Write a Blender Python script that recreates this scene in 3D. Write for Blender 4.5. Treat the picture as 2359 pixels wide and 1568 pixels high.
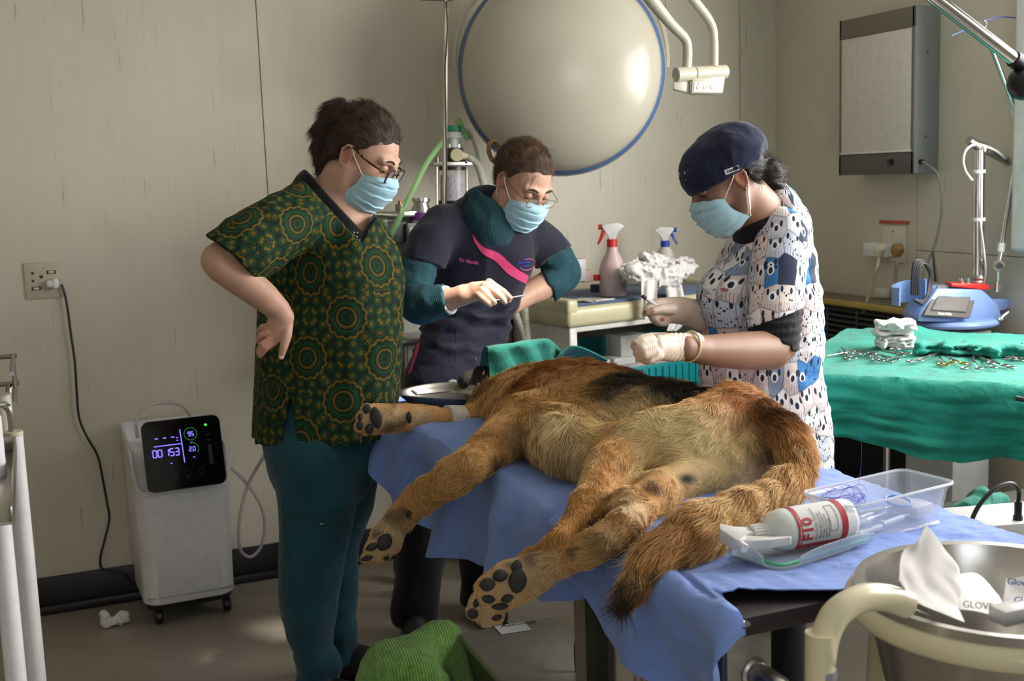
import bpy, bmesh, math, random
import numpy as np
from mathutils import Vector, Matrix
for _o in list(bpy.data.objects): bpy.data.objects.remove(_o, do_unlink=True)
S = bpy.context.scene; COL = S.collection
rnd = random.Random(7)
# ------------------------------------------------ camera (solved from the room's vanishing points)
W, H, F = 2359., 1568., 2680.
CH = 1.5
_v1 = np.array([-1118., -335, F]); _v3 = np.array([670., 19000, F])
_up = -_v3/np.linalg.norm(_v3)
_Y = _v1-np.dot(_v1, _up)*_up; _Y /= np.linalg.norm(_Y)
_X = np.cross(_Y, _up)
if _X[0] < 0: _X = -_X
RM = np.array([_X, _Y, _up])            # world <- camera(x right, y down, z forward)
CP = np.array([0, 0, CH])
cam = bpy.data.cameras.new('camera'); camo = bpy.data.objects.new('camera', cam); COL.objects.link(camo)
cam.sensor_width = 36; cam.lens = 36*F/W; cam.clip_start = .05
_m = np.eye(4); _m[:3, 0] = RM[:, 0]; _m[:3, 1] = -RM[:, 1]; _m[:3, 2] = -RM[:, 2]; _m[:3, 3] = CP
camo.matrix_world = Matrix(_m.tolist()); S.camera = camo
cam.dof.use_dof = True; cam.dof.focus_distance = 2.5; cam.dof.aperture_fstop = 7.0
# ------------------------------------------------ world, lights, exposure
S.view_settings.view_transform = 'Standard'; S.view_settings.look = 'None'
S.view_settings.gamma = 1; S.view_settings.use_curve_mapping = False
S.view_settings.exposure = -0.22
try:
    S.cycles.use_denoising = True
    S.cycles.use_adaptive_sampling = True; S.cycles.adaptive_threshold = .02; S.cycles.max_bounces = 8; S.cycles.diffuse_bounces = 4; S.cycles.glossy_bounces = 3
    S.cycles.transmission_bounces = 6; S.cycles.transparent_max_bounces = 12
    S.cycles.sample_clamp_indirect = 6; S.cycles.caustics_reflective = False; S.cycles.caustics_refractive = False
except Exception: pass
wd = bpy.data.worlds.new('world'); S.world = wd; wd.use_nodes = True
wd.node_tree.nodes['Background'].inputs[0].default_value = (.75, .86, 1, 1)
wd.node_tree.nodes['Background'].inputs[1].default_value = 1.0
def area(name, loc, target, sx, sy, power, col):
    l = bpy.data.lights.new(name, 'AREA'); l.shape = 'RECTANGLE'; l.size = sx; l.size_y = sy; l.energy = power; l.color = col
    o = bpy.data.objects.new(name, l); COL.objects.link(o); o.location = loc
    o.rotation_euler = (Vector(target)-Vector(loc)).to_track_quat('-Z', 'Y').to_euler(); return o
def spot(name, loc, target, ang, power, col, blend=.3, size=.05):
    l = bpy.data.lights.new(name, 'SPOT'); l.spot_size = math.radians(ang); l.spot_blend = blend; l.energy = power; l.color = col
    l.shadow_soft_size = size
    o = bpy.data.objects.new(name, l); COL.objects.link(o); o.location = loc
    o.rotation_euler = (Vector(target)-Vector(loc)).to_track_quat('-Z', 'Y').to_euler(); return o
XR, YB, XL, YF, ZC = 3.084, 4.38, -2.2, -2.6, 2.6       # room: right, back, left, front walls, ceiling
area('window_daylight', (XR-.03, 1.75, 1.72), (0, 1.75, 1.3), 2.2, 1.1, 140, (1, .97, .93))
area('rear_fill_light', (-.2, YF+.04, 1.6), (-.2, 0, 1.35), 1.6, 1.1, 32, (.90, .95, 1))  # fill light added behind the camera, source unseen
spot('operating_lamp_beam', (1.75, 2.70, 2.45), (1.19, 3.20, 1.03), 15, 420, (1, .93, .82), .5, .06)

# ------------------------------------------------ pixel -> point at a real depth
def ray(x, y): return RM @ (np.array([x-W/2, y-H/2, F])/F)
def pY(x, y, Y): d = ray(x, y); return CP+d*(Y/d[1])
def pX(x, y, X): d = ray(x, y); return CP+d*(X/d[0])
def pZ(x, y, Z): d = ray(x, y); return CP+d*((Z-CH)/d[2])
def dep(p): return float((np.asarray(p)-CP)@RM[:, 2])
def mpp(p): return dep(p)/F               # metres per pixel at p
RIGHT = RM[:, 0]; DOWN = RM[:, 1]; FWD = RM[:, 2]
# ------------------------------------------------ objects
def lin(h):
    h = h.lstrip('#'); c = [int(h[i:i+2], 16)/255 for i in (0, 2, 4)]
    return tuple((v/12.92 if v <= .04045 else ((v+.055)/1.055)**2.4) for v in c)
def rgba(h): return (*lin(h), 1) if isinstance(h, str) else (*h[:3], 1)
def tag(o, label=None, cat=None, group=None, kind=None):
    if label: o['label'] = label
    if cat: o['category'] = cat
    if group: o['group'] = group
    if kind: o['kind'] = kind
    return o
def thing(name, loc, label, cat, group=None):
    o = bpy.data.objects.new(name, None); COL.objects.link(o); o.location = [float(v) for v in loc]; o.empty_display_size = .05
    return tag(o, label, cat, group)
def _parent(o, parent):
    if parent is not None:
        o.parent = parent
        if parent.type == 'EMPTY': o.matrix_parent_inverse = Matrix.Translation(-Vector(parent.location))
def mesh_obj(name, me, m, parent=None, kind=None, label=None):
    o = bpy.data.objects.new(name, me); COL.objects.link(o)
    if m is not None and len(me.materials) == 0:
        for mm in (m if isinstance(m, (list, tuple)) else [m]): me.materials.append(mm)
    _parent(o, parent)
    if kind: o['kind'] = kind
    if label: o['label'] = label
    return o
def pymesh(name, v, f, m, parent=None, smooth=True, ang=None, kind=None, label=None):
    me = bpy.data.meshes.new(name)
    v = np.asarray(v, float)
    me.from_pydata([tuple(x) for x in v], [], [tuple(int(i) for i in q) for q in f]); me.update()
    if smooth:
        me.polygons.foreach_set('use_smooth', [True]*len(me.polygons))
        if ang: me.set_sharp_from_angle(angle=math.radians(ang))
    return mesh_obj(name, me, m, parent, kind, label)
def bmobj(name, bm, m, parent=None, smooth=True, ang=35, kind=None, label=None):
    bmesh.ops.recalc_face_normals(bm, faces=bm.faces)
    me = bpy.data.meshes.new(name); bm.to_mesh(me); bm.free()
    if smooth:
        me.polygons.foreach_set('use_smooth', [True]*len(me.polygons)); me.set_sharp_from_angle(angle=math.radians(ang))
    return mesh_obj(name, me, m, parent, kind, label)
def frame(d, upv=(0, 0, 1)):
    d = np.asarray(d, float); d = d/np.linalg.norm(d); u = np.cross(np.asarray(upv, float), d)
    if np.linalg.norm(u) < 1e-4: u = np.cross([0, 1, 0.], d)
    u /= np.linalg.norm(u); return u, np.cross(d, u), d
class B:
    """a bmesh collecting shapes that make ONE part"""
    def __init__(s): s.bm = bmesh.new()
    def _add(s, v, f, mi=0):
        vs = [s.bm.verts.new(tuple(float(c) for c in p)) for p in v]
        for q in f:
            try: fc = s.bm.faces.new([vs[i] for i in q]); fc.material_index = mi
            except ValueError: pass
        return s
    def box(s, c, size, bev=.004, rot=None, seg=2, mi=0):
        b = bmesh.new(); bmesh.ops.create_cube(b, size=1)
        for v in b.verts: v.co = Vector((v.co.x*size[0], v.co.y*size[1], v.co.z*size[2]))
        if bev: bmesh.ops.bevel(b, geom=list(b.edges), offset=min(bev, min(size)*.45), segments=seg, affect='EDGES', profile=.5)
        M = Matrix.Translation(Vector([float(x) for x in c])) @ (rot.to_4x4() if rot is not None else Matrix.Identity(4))
        b.verts.index_update()
        s._add([M @ v.co for v in b.verts], [[v.index for v in f.verts] for f in b.faces], mi); b.free(); return s
    def lathe(s, prof, loc=(0, 0, 0), axis=(0, 0, 1), n=32, mi=0, cap=True, su=1.):
        u, w, d = frame(axis); u = -u if False else u
        v = []; f = []
        for r, z in prof:
            for i in range(n):
                a = 2*math.pi*i/n; v.append(np.asarray(loc)+u*(r*math.cos(a)*su)+w*(r*math.sin(a))+d*z)
        for j in range(len(prof)-1):
            for i in range(n): f.append((j*n+i, j*n+(i+1) % n, (j+1)*n+(i+1) % n, (j+1)*n+i))
        if cap:
            f.append(tuple(range(n))[::-1]); f.append(tuple((len(prof)-1)*n+i for i in range(n)))
        return s._add(v, f, mi)
    def cyl(s, a, b, r, r2=None, n=20, bev=0, mi=0):
        a = np.asarray(a, float); b = np.asarray(b, float); L = np.linalg.norm(b-a); r2 = r if r2 is None else r2
        pr = [(r, 0), (r2, L)] if not bev else [(r-bev, 0), (r, bev), (r2, L-bev), (r2-bev, L)]
        return s.lathe(pr, a, b-a, n, mi)
    def ball(s, c, r, n=16, sc=(1, 1, 1), mi=0):
        b = bmesh.new(); bmesh.ops.create_uvsphere(b, u_segments=n, v_segments=max(6, n*2//3), radius=r); b.verts.index_update()
        s._add([np.asarray(c)+np.array([v.co.x*sc[0], v.co.y*sc[1], v.co.z*sc[2]]) for v in b.verts], [[v.index for v in f.verts] for f in b.faces], mi); b.free(); return s
    def tube(s, pts, r, n=10, smooth=4, mi=0, closed=False):
        p = catmull(pts, smooth, closed) if smooth else np.asarray(pts, float)
        v, f = sweep(p, r, n, closed); return s._add(v, f, mi)
    def prism(s, poly, vec, mi=0):
        n = len(poly); v = [np.asarray(p, float) for p in poly]+[np.asarray(p, float)+np.asarray(vec) for p in poly]
        f = [tuple(range(n))[::-1], tuple(range(n, 2*n))]+[(i, (i+1) % n, n+(i+1) % n, n+i) for i in range(n)]
        return s._add(v, f, mi)
    def done(s, name, m, parent=None, smooth=True, ang=35, kind=None, label=None, bevel=0):
        if bevel: bmesh.ops.bevel(s.bm, geom=list(s.bm.edges), offset=bevel, segments=2, affect='EDGES', profile=.5, clamp_overlap=True)
        return bmobj(name, s.bm, m, parent, smooth, ang, kind, label)
def catmull(pts, k=4, closed=False):
    p = np.asarray(pts, float); n = len(p); out = []
    if n < 3 and not closed:
        return p
    for i in range(n if closed else n-1):
        a, b, c, d = (p[(i-1) % n], p[i], p[(i+1) % n], p[(i+2) % n]) if closed else (p[max(i-1, 0)], p[i], p[i+1], p[min(i+2, n-1)])
        for j in range(k):
            t = j/k; out.append(.5*((2*b)+(c-a)*t+(2*a-5*b+4*c-d)*t*t+(3*b-a-3*c+d)*t**3))
    if not closed: out.append(p[-1])
    return np.array(out)
def sweep(p, r, n=10, closed=False):
    p = np.asarray(p, float); m = len(p); rr = np.asarray(r, float) if np.ndim(r) else None
    if rr is not None and len(rr) != m: rr = np.interp(np.linspace(0, 1, m), np.linspace(0, 1, len(rr)), rr)
    T = np.gradient(p, axis=0)
    if closed: T = np.roll(p, -1, 0)-np.roll(p, 1, 0)
    T /= np.maximum(np.linalg.norm(T, axis=1), 1e-9)[:, None]
    u, w, _ = frame(T[0]); v = []
    for i in range(m):
        u = u-T[i]*(u@T[i]); u /= max(np.linalg.norm(u), 1e-9); w = np.cross(T[i], u); R = rr[i] if rr is not None else r
        for k in range(n):
            a = 2*math.pi*k/n; v.append(p[i]+u*R*math.cos(a)+w*R*math.sin(a))
    f = [(j*n+k, j*n+(k+1) % n, ((j+1) % m)*n+(k+1) % n, ((j+1) % m)*n+k) for j in range(m if closed else m-1) for k in range(n)]
    if not closed: f += [tuple(range(n))[::-1], tuple((m-1)*n+k for k in range(n))]
    return v, f
def sheet(name, P, m, parent=None, thick=.002, kind=None, label=None, uv=True):
    """P: (a,b,3) grid of points -> thin solid cloth / paper, with real thickness"""
    P = np.asarray(P, float); a, b = P.shape[:2]
    du = np.gradient(P, axis=0); dv = np.gradient(P, axis=1); N = np.cross(du, dv); N /= np.maximum(np.linalg.norm(N, axis=2), 1e-9)[..., None]
    Q = P-N*thick; V = np.concatenate([P.reshape(-1, 3), Q.reshape(-1, 3)]); o = a*b; f = []
    for i in range(a-1):
        for j in range(b-1):
            q = (i*b+j, (i+1)*b+j, (i+1)*b+j+1, i*b+j+1); f.append(q); f.append(tuple(o+k for k in q[::-1]))
    for i in range(a-1):
        f.append((i*b, o+i*b, o+(i+1)*b, (i+1)*b)); f.append((i*b+b-1, (i+1)*b+b-1, o+(i+1)*b+b-1, o+i*b+b-1))
    for j in range(b-1):
        f.append((j, j+1, o+j+1, o+j)); k = (a-1)*b; f.append((k+j, o+k+j, o+k+j+1, k+j+1))
    return pymesh(name, V, f, m, parent, True, 60, kind, label)
def text_obj(name, s, loc, xdir, ydir, size, m, parent=None, depth=.0006, align='LEFT', bold=0., label=None):
    c = bpy.data.curves.new(name, 'FONT'); c.body = s; c.size = size; c.extrude = depth; c.align_x = align; c.offset = bold; c.resolution_u = 3
    t = bpy.data.objects.new(name, c); COL.objects.link(t)
    bpy.context.view_layer.update()
    me = bpy.data.meshes.new_from_object(t.evaluated_get(bpy.context.evaluated_depsgraph_get())); bpy.data.objects.remove(t)
    x = np.asarray(xdir, float); x /= np.linalg.norm(x); y = np.asarray(ydir, float); y = y-x*(x@y); y /= np.linalg.norm(y); z = np.cross(x, y)
    n = len(me.vertices); co = np.empty(n*3); me.vertices.foreach_get('co', co); co = co.reshape(-1, 3)
    co = np.asarray(loc)+co[:, :1]*x+co[:, 1:2]*y+co[:, 2:]*z; me.vertices.foreach_set('co', co.ravel()); me.update(); me.materials.clear(); me.name = name
    return mesh_obj(name, me, m, parent, None, label)
# ------------------------------------------------ materials
class NT:
    def __init__(s, name):
        s.m = bpy.data.materials.new(name); s.m.use_nodes = True; s.t = s.m.node_tree; s.p = s.t.nodes['Principled BSDF']
    def n(s, typ, **kw):
        nd = s.t.nodes.new('ShaderNode'+typ)
        for k, v in kw.items():
            if k in nd.inputs.keys() if isinstance(k, str) else False: s.set(nd.inputs[k], v)
            else: setattr(nd, k, v)
        return nd
    def set(s, sock, v):
        if hasattr(v, 'is_output'): s.t.links.new(v, sock)
        elif v is not None:
            if sock.type == 'RGBA' and isinstance(v, str): v = rgba(v)
            elif sock.type == 'RGBA' and np.ndim(v) and len(v) == 3: v = (*v, 1)
            sock.default_value = v
    def math(s, op, a, b=None, c=None):
        nd = s.t.nodes.new('ShaderNodeMath'); nd.operation = op
        for i, v in enumerate((a, b, c)):
            if v is not None: s.set(nd.inputs[i], v)
        return nd.outputs[0]
    def vmath(s, op, a, b=None, out=0):
        nd = s.t.nodes.new('ShaderNodeVectorMath'); nd.operation = op; s.set(nd.inputs[0], a)
        if b is not None: s.set(nd.inputs[1], b)
        return nd.outputs[out]
    def mix(s, fac, a, b, blend='MIX'):
        nd = s.t.nodes.new('ShaderNodeMix'); nd.data_type = 'RGBA'; nd.blend_type = blend
        s.set(nd.inputs[0], fac); s.set(nd.inputs[6], a); s.set(nd.inputs[7], b); return nd.outputs[2]
    def ramp(s, fac, stops, interp='LINEAR'):
        nd = s.t.nodes.new('ShaderNodeValToRGB'); nd.color_ramp.interpolation = interp; e = nd.color_ramp.elements
        while len(e) < len(stops): e.new(.5)
        for q, (p, c) in zip(e, stops): q.position = p; q.color = rgba(c) if not isinstance(c, (int, float)) else (c, c, c, 1)
        s.set(nd.inputs[0], fac); return nd.outputs[0]
    def coord(s, which='Object'): return s.t.nodes.new('ShaderNodeTexCoord').outputs[which]
    def noise(s, vec, scale, detail=3, rough=.5, out=0, dist=0):
        nd = s.t.nodes.new('ShaderNodeTexNoise'); nd.inputs['Scale'].default_value = scale; nd.inputs['Detail'].default_value = detail
        nd.inputs['Roughness'].default_value = rough; nd.inputs['Distortion'].default_value = dist; s.set(nd.inputs['Vector'], vec); return nd.outputs[out]
    def scale(s, vec, sc):
        nd = s.t.nodes.new('ShaderNodeMapping'); nd.inputs['Scale'].default_value = sc; s.set(nd.inputs['Vector'], vec); return nd.outputs[0]
    def bump(s, h, strength=.3, dist=.005):
        nd = s.t.nodes.new('ShaderNodeBump'); nd.inputs['Strength'].default_value = strength; nd.inputs['Distance'].default_value = dist
        s.set(nd.inputs['Height'], h); s.set(s.p.inputs['Normal'], nd.outputs[0]); return s
    def base(s, c, rough=.5, metal=0., **kw):
        s.set(s.p.inputs['Base Color'], c); s.set(s.p.inputs['Roughness'], rough); s.set(s.p.inputs['Metallic'], metal)
        for k, v in kw.items(): s.set(s.p.inputs[k.replace('_', ' ')], v)
        return s
_MC = {}
def mat(name, col, rough=.5, metal=0., var=.06, nscale=30, bump=0., bscale=200, **kw):
    """plain procedural material: slight mottling plus optional fine bump"""
    key = name
    if key in _MC: return _MC[key]
    t = NT(name); co = t.coord(); c = np.array(rgba(col)[:3])
    n = t.noise(co, nscale, 3)
    t.base(t.ramp(n, [(.3, tuple(np.clip(c*(1-var), 0, 1))), (.7, tuple(np.clip(c*(1+var), 0, 1)))]), rough, metal, **kw)
    if bump: t.bump(t.noise(co, bscale, 2), bump, .002)
    _MC[key] = t.m; return t.m
def glow(name, col, strength):
    t = NT(name); t.base('000000', .5); t.set(t.p.inputs['Emission Color'], col); t.p.inputs['Emission Strength'].default_value = strength
    return t.m
def glass(name, col, rough=.05, trans=.9, ior=1.45, alpha=1.):
    t = NT(name); co = t.coord(); c = np.array(rgba(col)[:3])
    t.base(t.ramp(t.noise(co, 20), [(.3, tuple(c*.97)), (.7, tuple(np.clip(c*1.02, 0, 1)))]), rough, 0); t.p.inputs['Transmission Weight'].default_value = trans; t.p.inputs['IOR'].default_value = ior
    t.p.inputs['Alpha'].default_value = alpha; return t.m
def cloth(name, col, col2=None, bump=.35, scale=25, weave=900, rough=.85, sheen=.15):
    t = NT(name); co = t.coord(); c = np.array(rgba(col)[:3]); d = np.array(rgba(col2)[:3]) if col2 else c*.86
    t.base(t.ramp(t.noise(co, 9, 4), [(.3, tuple(d)), (.7, tuple(c))]), rough, 0); t.p.inputs['Sheen Weight'].default_value = sheen; t.p.inputs['Specular IOR Level'].default_value = .2
    h = t.math('ADD', t.math('MULTIPLY', t.noise(co, scale, 5, .55, dist=.6), 1.), t.math('MULTIPLY', t.noise(co, weave, 1), .06)); t.bump(h, bump, .012); return t.m
# ------------------------------------------------ implicit surfaces for bodies, hair and clothes
def _hash(ix, iy, iz, s):
    n = (ix*374761393+iy*668265263+iz*2147483647+s*974711).astype(np.int64) & 0xffffffff
    n = ((n ^ (n >> 13))*1274126177) & 0xffffffff
    return ((n ^ (n >> 16)) & 0xffff)/65535.
def vnoise(p, freq, seed=0):
    q = np.asarray(p, float)*freq; i = np.floor(q).astype(np.int64); f = q-i; f = f*f*(3-2*f); r = 0
    for dx in (0, 1):
        for dy in (0, 1):
            for dz in (0, 1):
                w = (f[..., 0] if dx else 1-f[..., 0])*(f[..., 1] if dy else 1-f[..., 1])*(f[..., 2] if dz else 1-f[..., 2])
                r = r+w*_hash(i[..., 0]+dx, i[..., 1]+dy, i[..., 2]+dz, seed)
    return r*2-1
def fbm(p, freq, oct=3, seed=0): return sum(vnoise(p, freq*2**o, seed+o)*.5**o for o in range(oct))
def smin(a, b, k):
    h = np.clip(.5+.5*(b-a)/k, 0, 1); return b*(1-h)+a*h-k*h*(1-h)
class Field:
    def __init__(s, lo, hi, h):
        s.lo = np.asarray(lo, float); s.h = h; s.n = np.ceil((np.asarray(hi)-s.lo)/h).astype(int)+1; s.f = np.full(s.n, 1., np.float32)
    @staticmethod
    def around(pts, r, h):
        p = np.asarray(pts, float); return Field(p.min(0)-r, p.max(0)+r, h)
    def _sl(s, lo, hi):
        a = np.clip(np.floor((lo-s.lo)/s.h).astype(int), 0, s.n-1); b = np.clip(np.ceil((hi-s.lo)/s.h).astype(int)+1, 1, s.n)
        return tuple(slice(x, y) for x, y in zip(a, b)), a
    def _grid(s, sl):
        ax = [s.lo[i]+s.h*np.arange(sl[i].start, sl[i].stop) for i in range(3)]
        return np.stack(np.meshgrid(*ax, indexing='ij'), -1)
    def chain(s, pts, rad, u=None, k=.02, sub=False):
        P = np.asarray(pts, float).reshape(-1, 3); R = np.asarray(rad, float)
        if R.ndim == 0: R = np.full(len(P), float(R))
        ell = R.ndim == 2; mx = R.max()+2*k+s.h*2
        sl, _ = s._sl(P.min(0)-mx, P.max(0)+mx); G = s._grid(sl); d = None
        if min(G.shape[:3]) == 0: return s
        if len(P) == 1: P = np.vstack([P, P+1e-5]); R = np.concatenate([R, R])
        for i in range(len(P)-1):
            a, b = P[i], P[i+1]; ab = b-a; L2 = max(ab@ab, 1e-12)
            t = np.clip(((G-a)@ab)/L2, 0, 1)
            q = G-a-t[..., None]*ab
            if not ell: e = np.linalg.norm(q, axis=-1)-(R[i]+(R[i+1]-R[i])*t)
            else:
                w = ab/math.sqrt(L2); U = u[i] if np.ndim(u) == 2 else np.asarray(u, float); U = U-w*(w@U); U /= np.linalg.norm(U); V = np.cross(w, U)
                ru = R[i, 0]+(R[i+1, 0]-R[i, 0])*t; rv = R[i, 1]+(R[i+1, 1]-R[i, 1])*t; rm = np.minimum(ru, rv)
                e = (np.sqrt((q@U/ru)**2+(q@V/rv)**2+(q@w/rm)**2)-1)*rm
            d = e if d is None else np.minimum(d, e)
        c = s.f[sl]
        s.f[sl] = -smin(-c, d, k) if sub else smin(c, d, k) if k else np.minimum(c, d)
        return s
    def ell(s, c, r, R=None, k=.02, sub=False):
        """ellipsoid: centre, radii, axes (rows)"""
        c = np.asarray(c, float); r = np.asarray(r, float); A = np.eye(3) if R is None else np.asarray(R, float); mx = r.max()+2*k+s.h*2
        sl, _ = s._sl(c-mx, c+mx); G = s._grid(sl)-c
        if min(G.shape[:3]) == 0: return s
        q = np.stack([G@A[i]/r[i] for i in range(3)], -1); l = np.linalg.norm(q, axis=-1); g = np.linalg.norm(q/r, axis=-1)
        d = l*(l-1)/np.maximum(g, 1e-6); cc = s.f[sl]; s.f[sl] = -smin(-cc, d, k) if sub else smin(cc, d, k); return s
    def cut(s, p, n, k=0.):
        """remove everything on the +n side of the plane through p"""
        n = np.asarray(n, float)/np.linalg.norm(n); G = s._grid(tuple(slice(0, x) for x in s.n)); d = (G-np.asarray(p))@n
        s.f = (-smin(-s.f, -d, k) if k else np.maximum(s.f, d)).astype(np.float32); return s
    def like(s): g = Field.__new__(Field); g.lo, g.h, g.n = s.lo, s.h, s.n; g.f = np.full(s.n, 1., np.float32); return g
    def join(s, o, k=.02): s.f = (smin(s.f, o.f, k) if k else np.minimum(s.f, o.f)).astype(np.float32); return s
    def disp(s, fn, band=.03):
        m = np.abs(s.f) < band; idx = np.argwhere(m); p = s.lo+idx*s.h; s.f[m] += fn(p).astype(np.float32); return s
    def mesh(s):
        f = s.f; sg = f < 0; nx, ny, nz = f.shape; C = [(a, b, c) for a in (0, 1) for b in (0, 1) for c in (0, 1)]
        cnt = sum(sg[a:nx-1+a, b:ny-1+b, c:nz-1+c].astype(np.int8) for a, b, c in C)
        act = (cnt > 0) & (cnt < 8); I = np.argwhere(act); idx = np.full(act.shape, -1, np.int64); idx[act] = np.arange(len(I))
        vals = np.stack([f[I[:, 0]+a, I[:, 1]+b, I[:, 2]+c] for a, b, c in C], 1); acc = np.zeros((len(I), 3)); nn = np.zeros(len(I))
        for i in range(8):
            for j in range(i+1, 8):
                if sum(abs(C[i][q]-C[j][q]) for q in range(3)) != 1: continue
                va, vb = vals[:, i], vals[:, j]; x = (va < 0) != (vb < 0); t = va/np.where(x, va-vb, 1)
                p = np.asarray(C[i])+t[:, None]*(np.asarray(C[j])-np.asarray(C[i])); acc[x] += p[x]; nn[x] += 1
        V = s.lo+(I+acc/nn[:, None])*s.h; Q = []
        for ax in range(3):
            d = [0, 0, 0]; d[ax] = 1; a = sg[:nx-d[0], :ny-d[1], :nz-d[2]]; b = sg[d[0]:, d[1]:, d[2]:]
            E = np.argwhere(a != b); o1, o2 = [q for q in range(3) if q != ax]
            E = E[(E[:, o1] > 0) & (E[:, o2] > 0) & (E[:, o1] < s.n[o1]-1) & (E[:, o2] < s.n[o2]-1)]
            c = []
            for (p1, p2) in ((1, 1), (0, 1), (0, 0), (1, 0)):
                e = E.copy(); e[:, o1] -= p1; e[:, o2] -= p2; c.append(idx[e[:, 0], e[:, 1], e[:, 2]])
            q = np.stack(c, 1); fl = sg[E[:, 0], E[:, 1], E[:, 2]]
            if ax == 1: fl = ~fl
            q[~fl] = q[~fl][:, ::-1]; Q.append(q[(q >= 0).all(1)])
        return V, np.concatenate(Q)
    def obj(s, name, m, parent=None, col=None, uv=None, label=None, smooth_it=1):
        V, Q = s.mesh()
        for _ in range(smooth_it): V = relax(V, Q)
        return quads(name, V, Q, m, parent, col, uv, label)
def relax(V, Q, lam=.5):
    acc = np.zeros_like(V); n = np.zeros(len(V))
    for a in range(4):
        for b in (1, 3):
            np.add.at(acc, Q[:, a], V[Q[:, (a+b) % 4]]); np.add.at(n, Q[:, a], 1)
    n = np.maximum(n, 1); return V*(1-lam)+lam*acc/n[:, None]
def quads(name, V, Q, m, parent=None, col=None, uv=None, label=None):
    me = bpy.data.meshes.new(name); n = len(Q)
    me.vertices.add(len(V)); me.vertices.foreach_set('co', V.astype(np.float32).ravel())
    me.loops.add(n*4); me.loops.foreach_set('vertex_index', Q.astype(np.int32).ravel())
    me.polygons.add(n); me.polygons.foreach_set('loop_start', np.arange(0, n*4, 4, dtype=np.int32))
    try: me.polygons.foreach_set('loop_total', np.full(n, 4, np.int32))
    except Exception: pass
    me.polygons.foreach_set('use_smooth', np.ones(n, bool)); me.update(calc_edges=True); me.validate()
    if col is not None:
        c = col(V) if callable(col) else col; a = me.attributes.new('Col', 'FLOAT_COLOR', 'POINT')
        c = np.concatenate([c, np.ones((len(c), 1))], 1); a.data.foreach_set('color', c.astype(np.float32).ravel())
    if uv is not None:
        a = me.attributes.new('UVP', 'FLOAT_VECTOR', 'POINT'); a.data.foreach_set('vector', uv(V).astype(np.float32).ravel())
    return mesh_obj(name, me, m, parent, None, label)
def PT(rows):
    """rows (px, py, Y, r_px[, r2_px]) -> points, radii in metres (radii measured at that depth)"""
    P = []; R = []
    for r in rows:
        p = pY(r[0], r[1], r[2]); P.append(p); s = mpp(p); R.append([v*s for v in r[3:]])
    R = np.array(R); return np.array(P), (R[:, 0] if R.shape[1] == 1 else R)

def hair_curves(name, P, N, D, L, col, parent, m, K=5, lift=.25, root=.0004, grav=.1, wav=.12, kind='stuff'):
    """real hair strands rooted at P, lying along D"""
    n = len(P); T = np.linspace(0, 1, K); PTS = np.zeros((n, K, 3)); lift = np.broadcast_to(lift, (n,)); c2 = np.stack([vnoise(P, 55, 111), vnoise(P, 55, 112), vnoise(P, 55, 113)], 1)
    for k, t in enumerate(T): PTS[:, k] = P-N*.002+D*(t*L)[:, None]+N*(lift*(t-.55*t*t)*L)[:, None]+np.array([0, 0, -grav])*(t*t*L)[:, None]+c2*(t*t*L*wav)[:, None]
    return hair_from_points(name, PTS, col, parent, m, root, kind)
def hair_from_points(name, PTS, col, parent, m, root=.0004, kind='stuff'):
    n, K = PTS.shape[:2]; fc = bpy.data.hair_curves.new(name); fc.add_curves([K]*n); fc.attributes['position'].data.foreach_set('vector', PTS.astype(np.float32).ravel())
    ra = fc.attributes.get('radius') or fc.attributes.new('radius', 'FLOAT', 'POINT'); ra.data.foreach_set('value', np.tile((np.array([1, .95, .8, .55, .18]) if K == 5 else np.linspace(1, .2, K)).astype(np.float32)*root, n).astype(np.float32))
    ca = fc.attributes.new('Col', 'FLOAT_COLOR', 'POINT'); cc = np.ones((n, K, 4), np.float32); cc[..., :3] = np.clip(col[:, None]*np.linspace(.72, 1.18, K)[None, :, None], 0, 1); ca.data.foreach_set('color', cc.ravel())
    fc.materials.append(m); o = bpy.data.objects.new(name, fc); COL.objects.link(o); _parent(o, parent); o['kind'] = kind; return o
def scatter(V, Q, n, seed, wfn=None):
    tri = np.concatenate([Q[:, [0, 1, 2]], Q[:, [0, 2, 3]]]); rg = np.random.default_rng(seed); A = V[tri]; cr = np.cross(A[:, 1]-A[:, 0], A[:, 2]-A[:, 0]); ar = np.linalg.norm(cr, axis=1); nt = cr/np.maximum(ar, 1e-12)[:, None]
    w = ar*(wfn(A.mean(1), nt) if wfn else 1); pick = rg.choice(len(tri), n, p=w/w.sum()); b = rg.random((n, 2)); f = b.sum(1) > 1; b[f] = 1-b[f]
    return A[pick, 0]+(A[pick, 1]-A[pick, 0])*b[:, :1]+(A[pick, 2]-A[pick, 0])*b[:, 1:], nt[pick], rg
_fm = NT('animal_hair'); _aa = _fm.n('Attribute'); _aa.attribute_name = 'Col'; _fm.base(_aa.outputs['Color'], .55); _fm.p.inputs['Specular IOR Level'].default_value = .25; M_fur = _fm.m
_fm = NT('head_hair'); _aa = _fm.n('Attribute'); _aa.attribute_name = 'Col'; _fm.base(_aa.outputs['Color'], .38); _fm.p.inputs['Specular IOR Level'].default_value = .45; M_hairs = _fm.m
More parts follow.
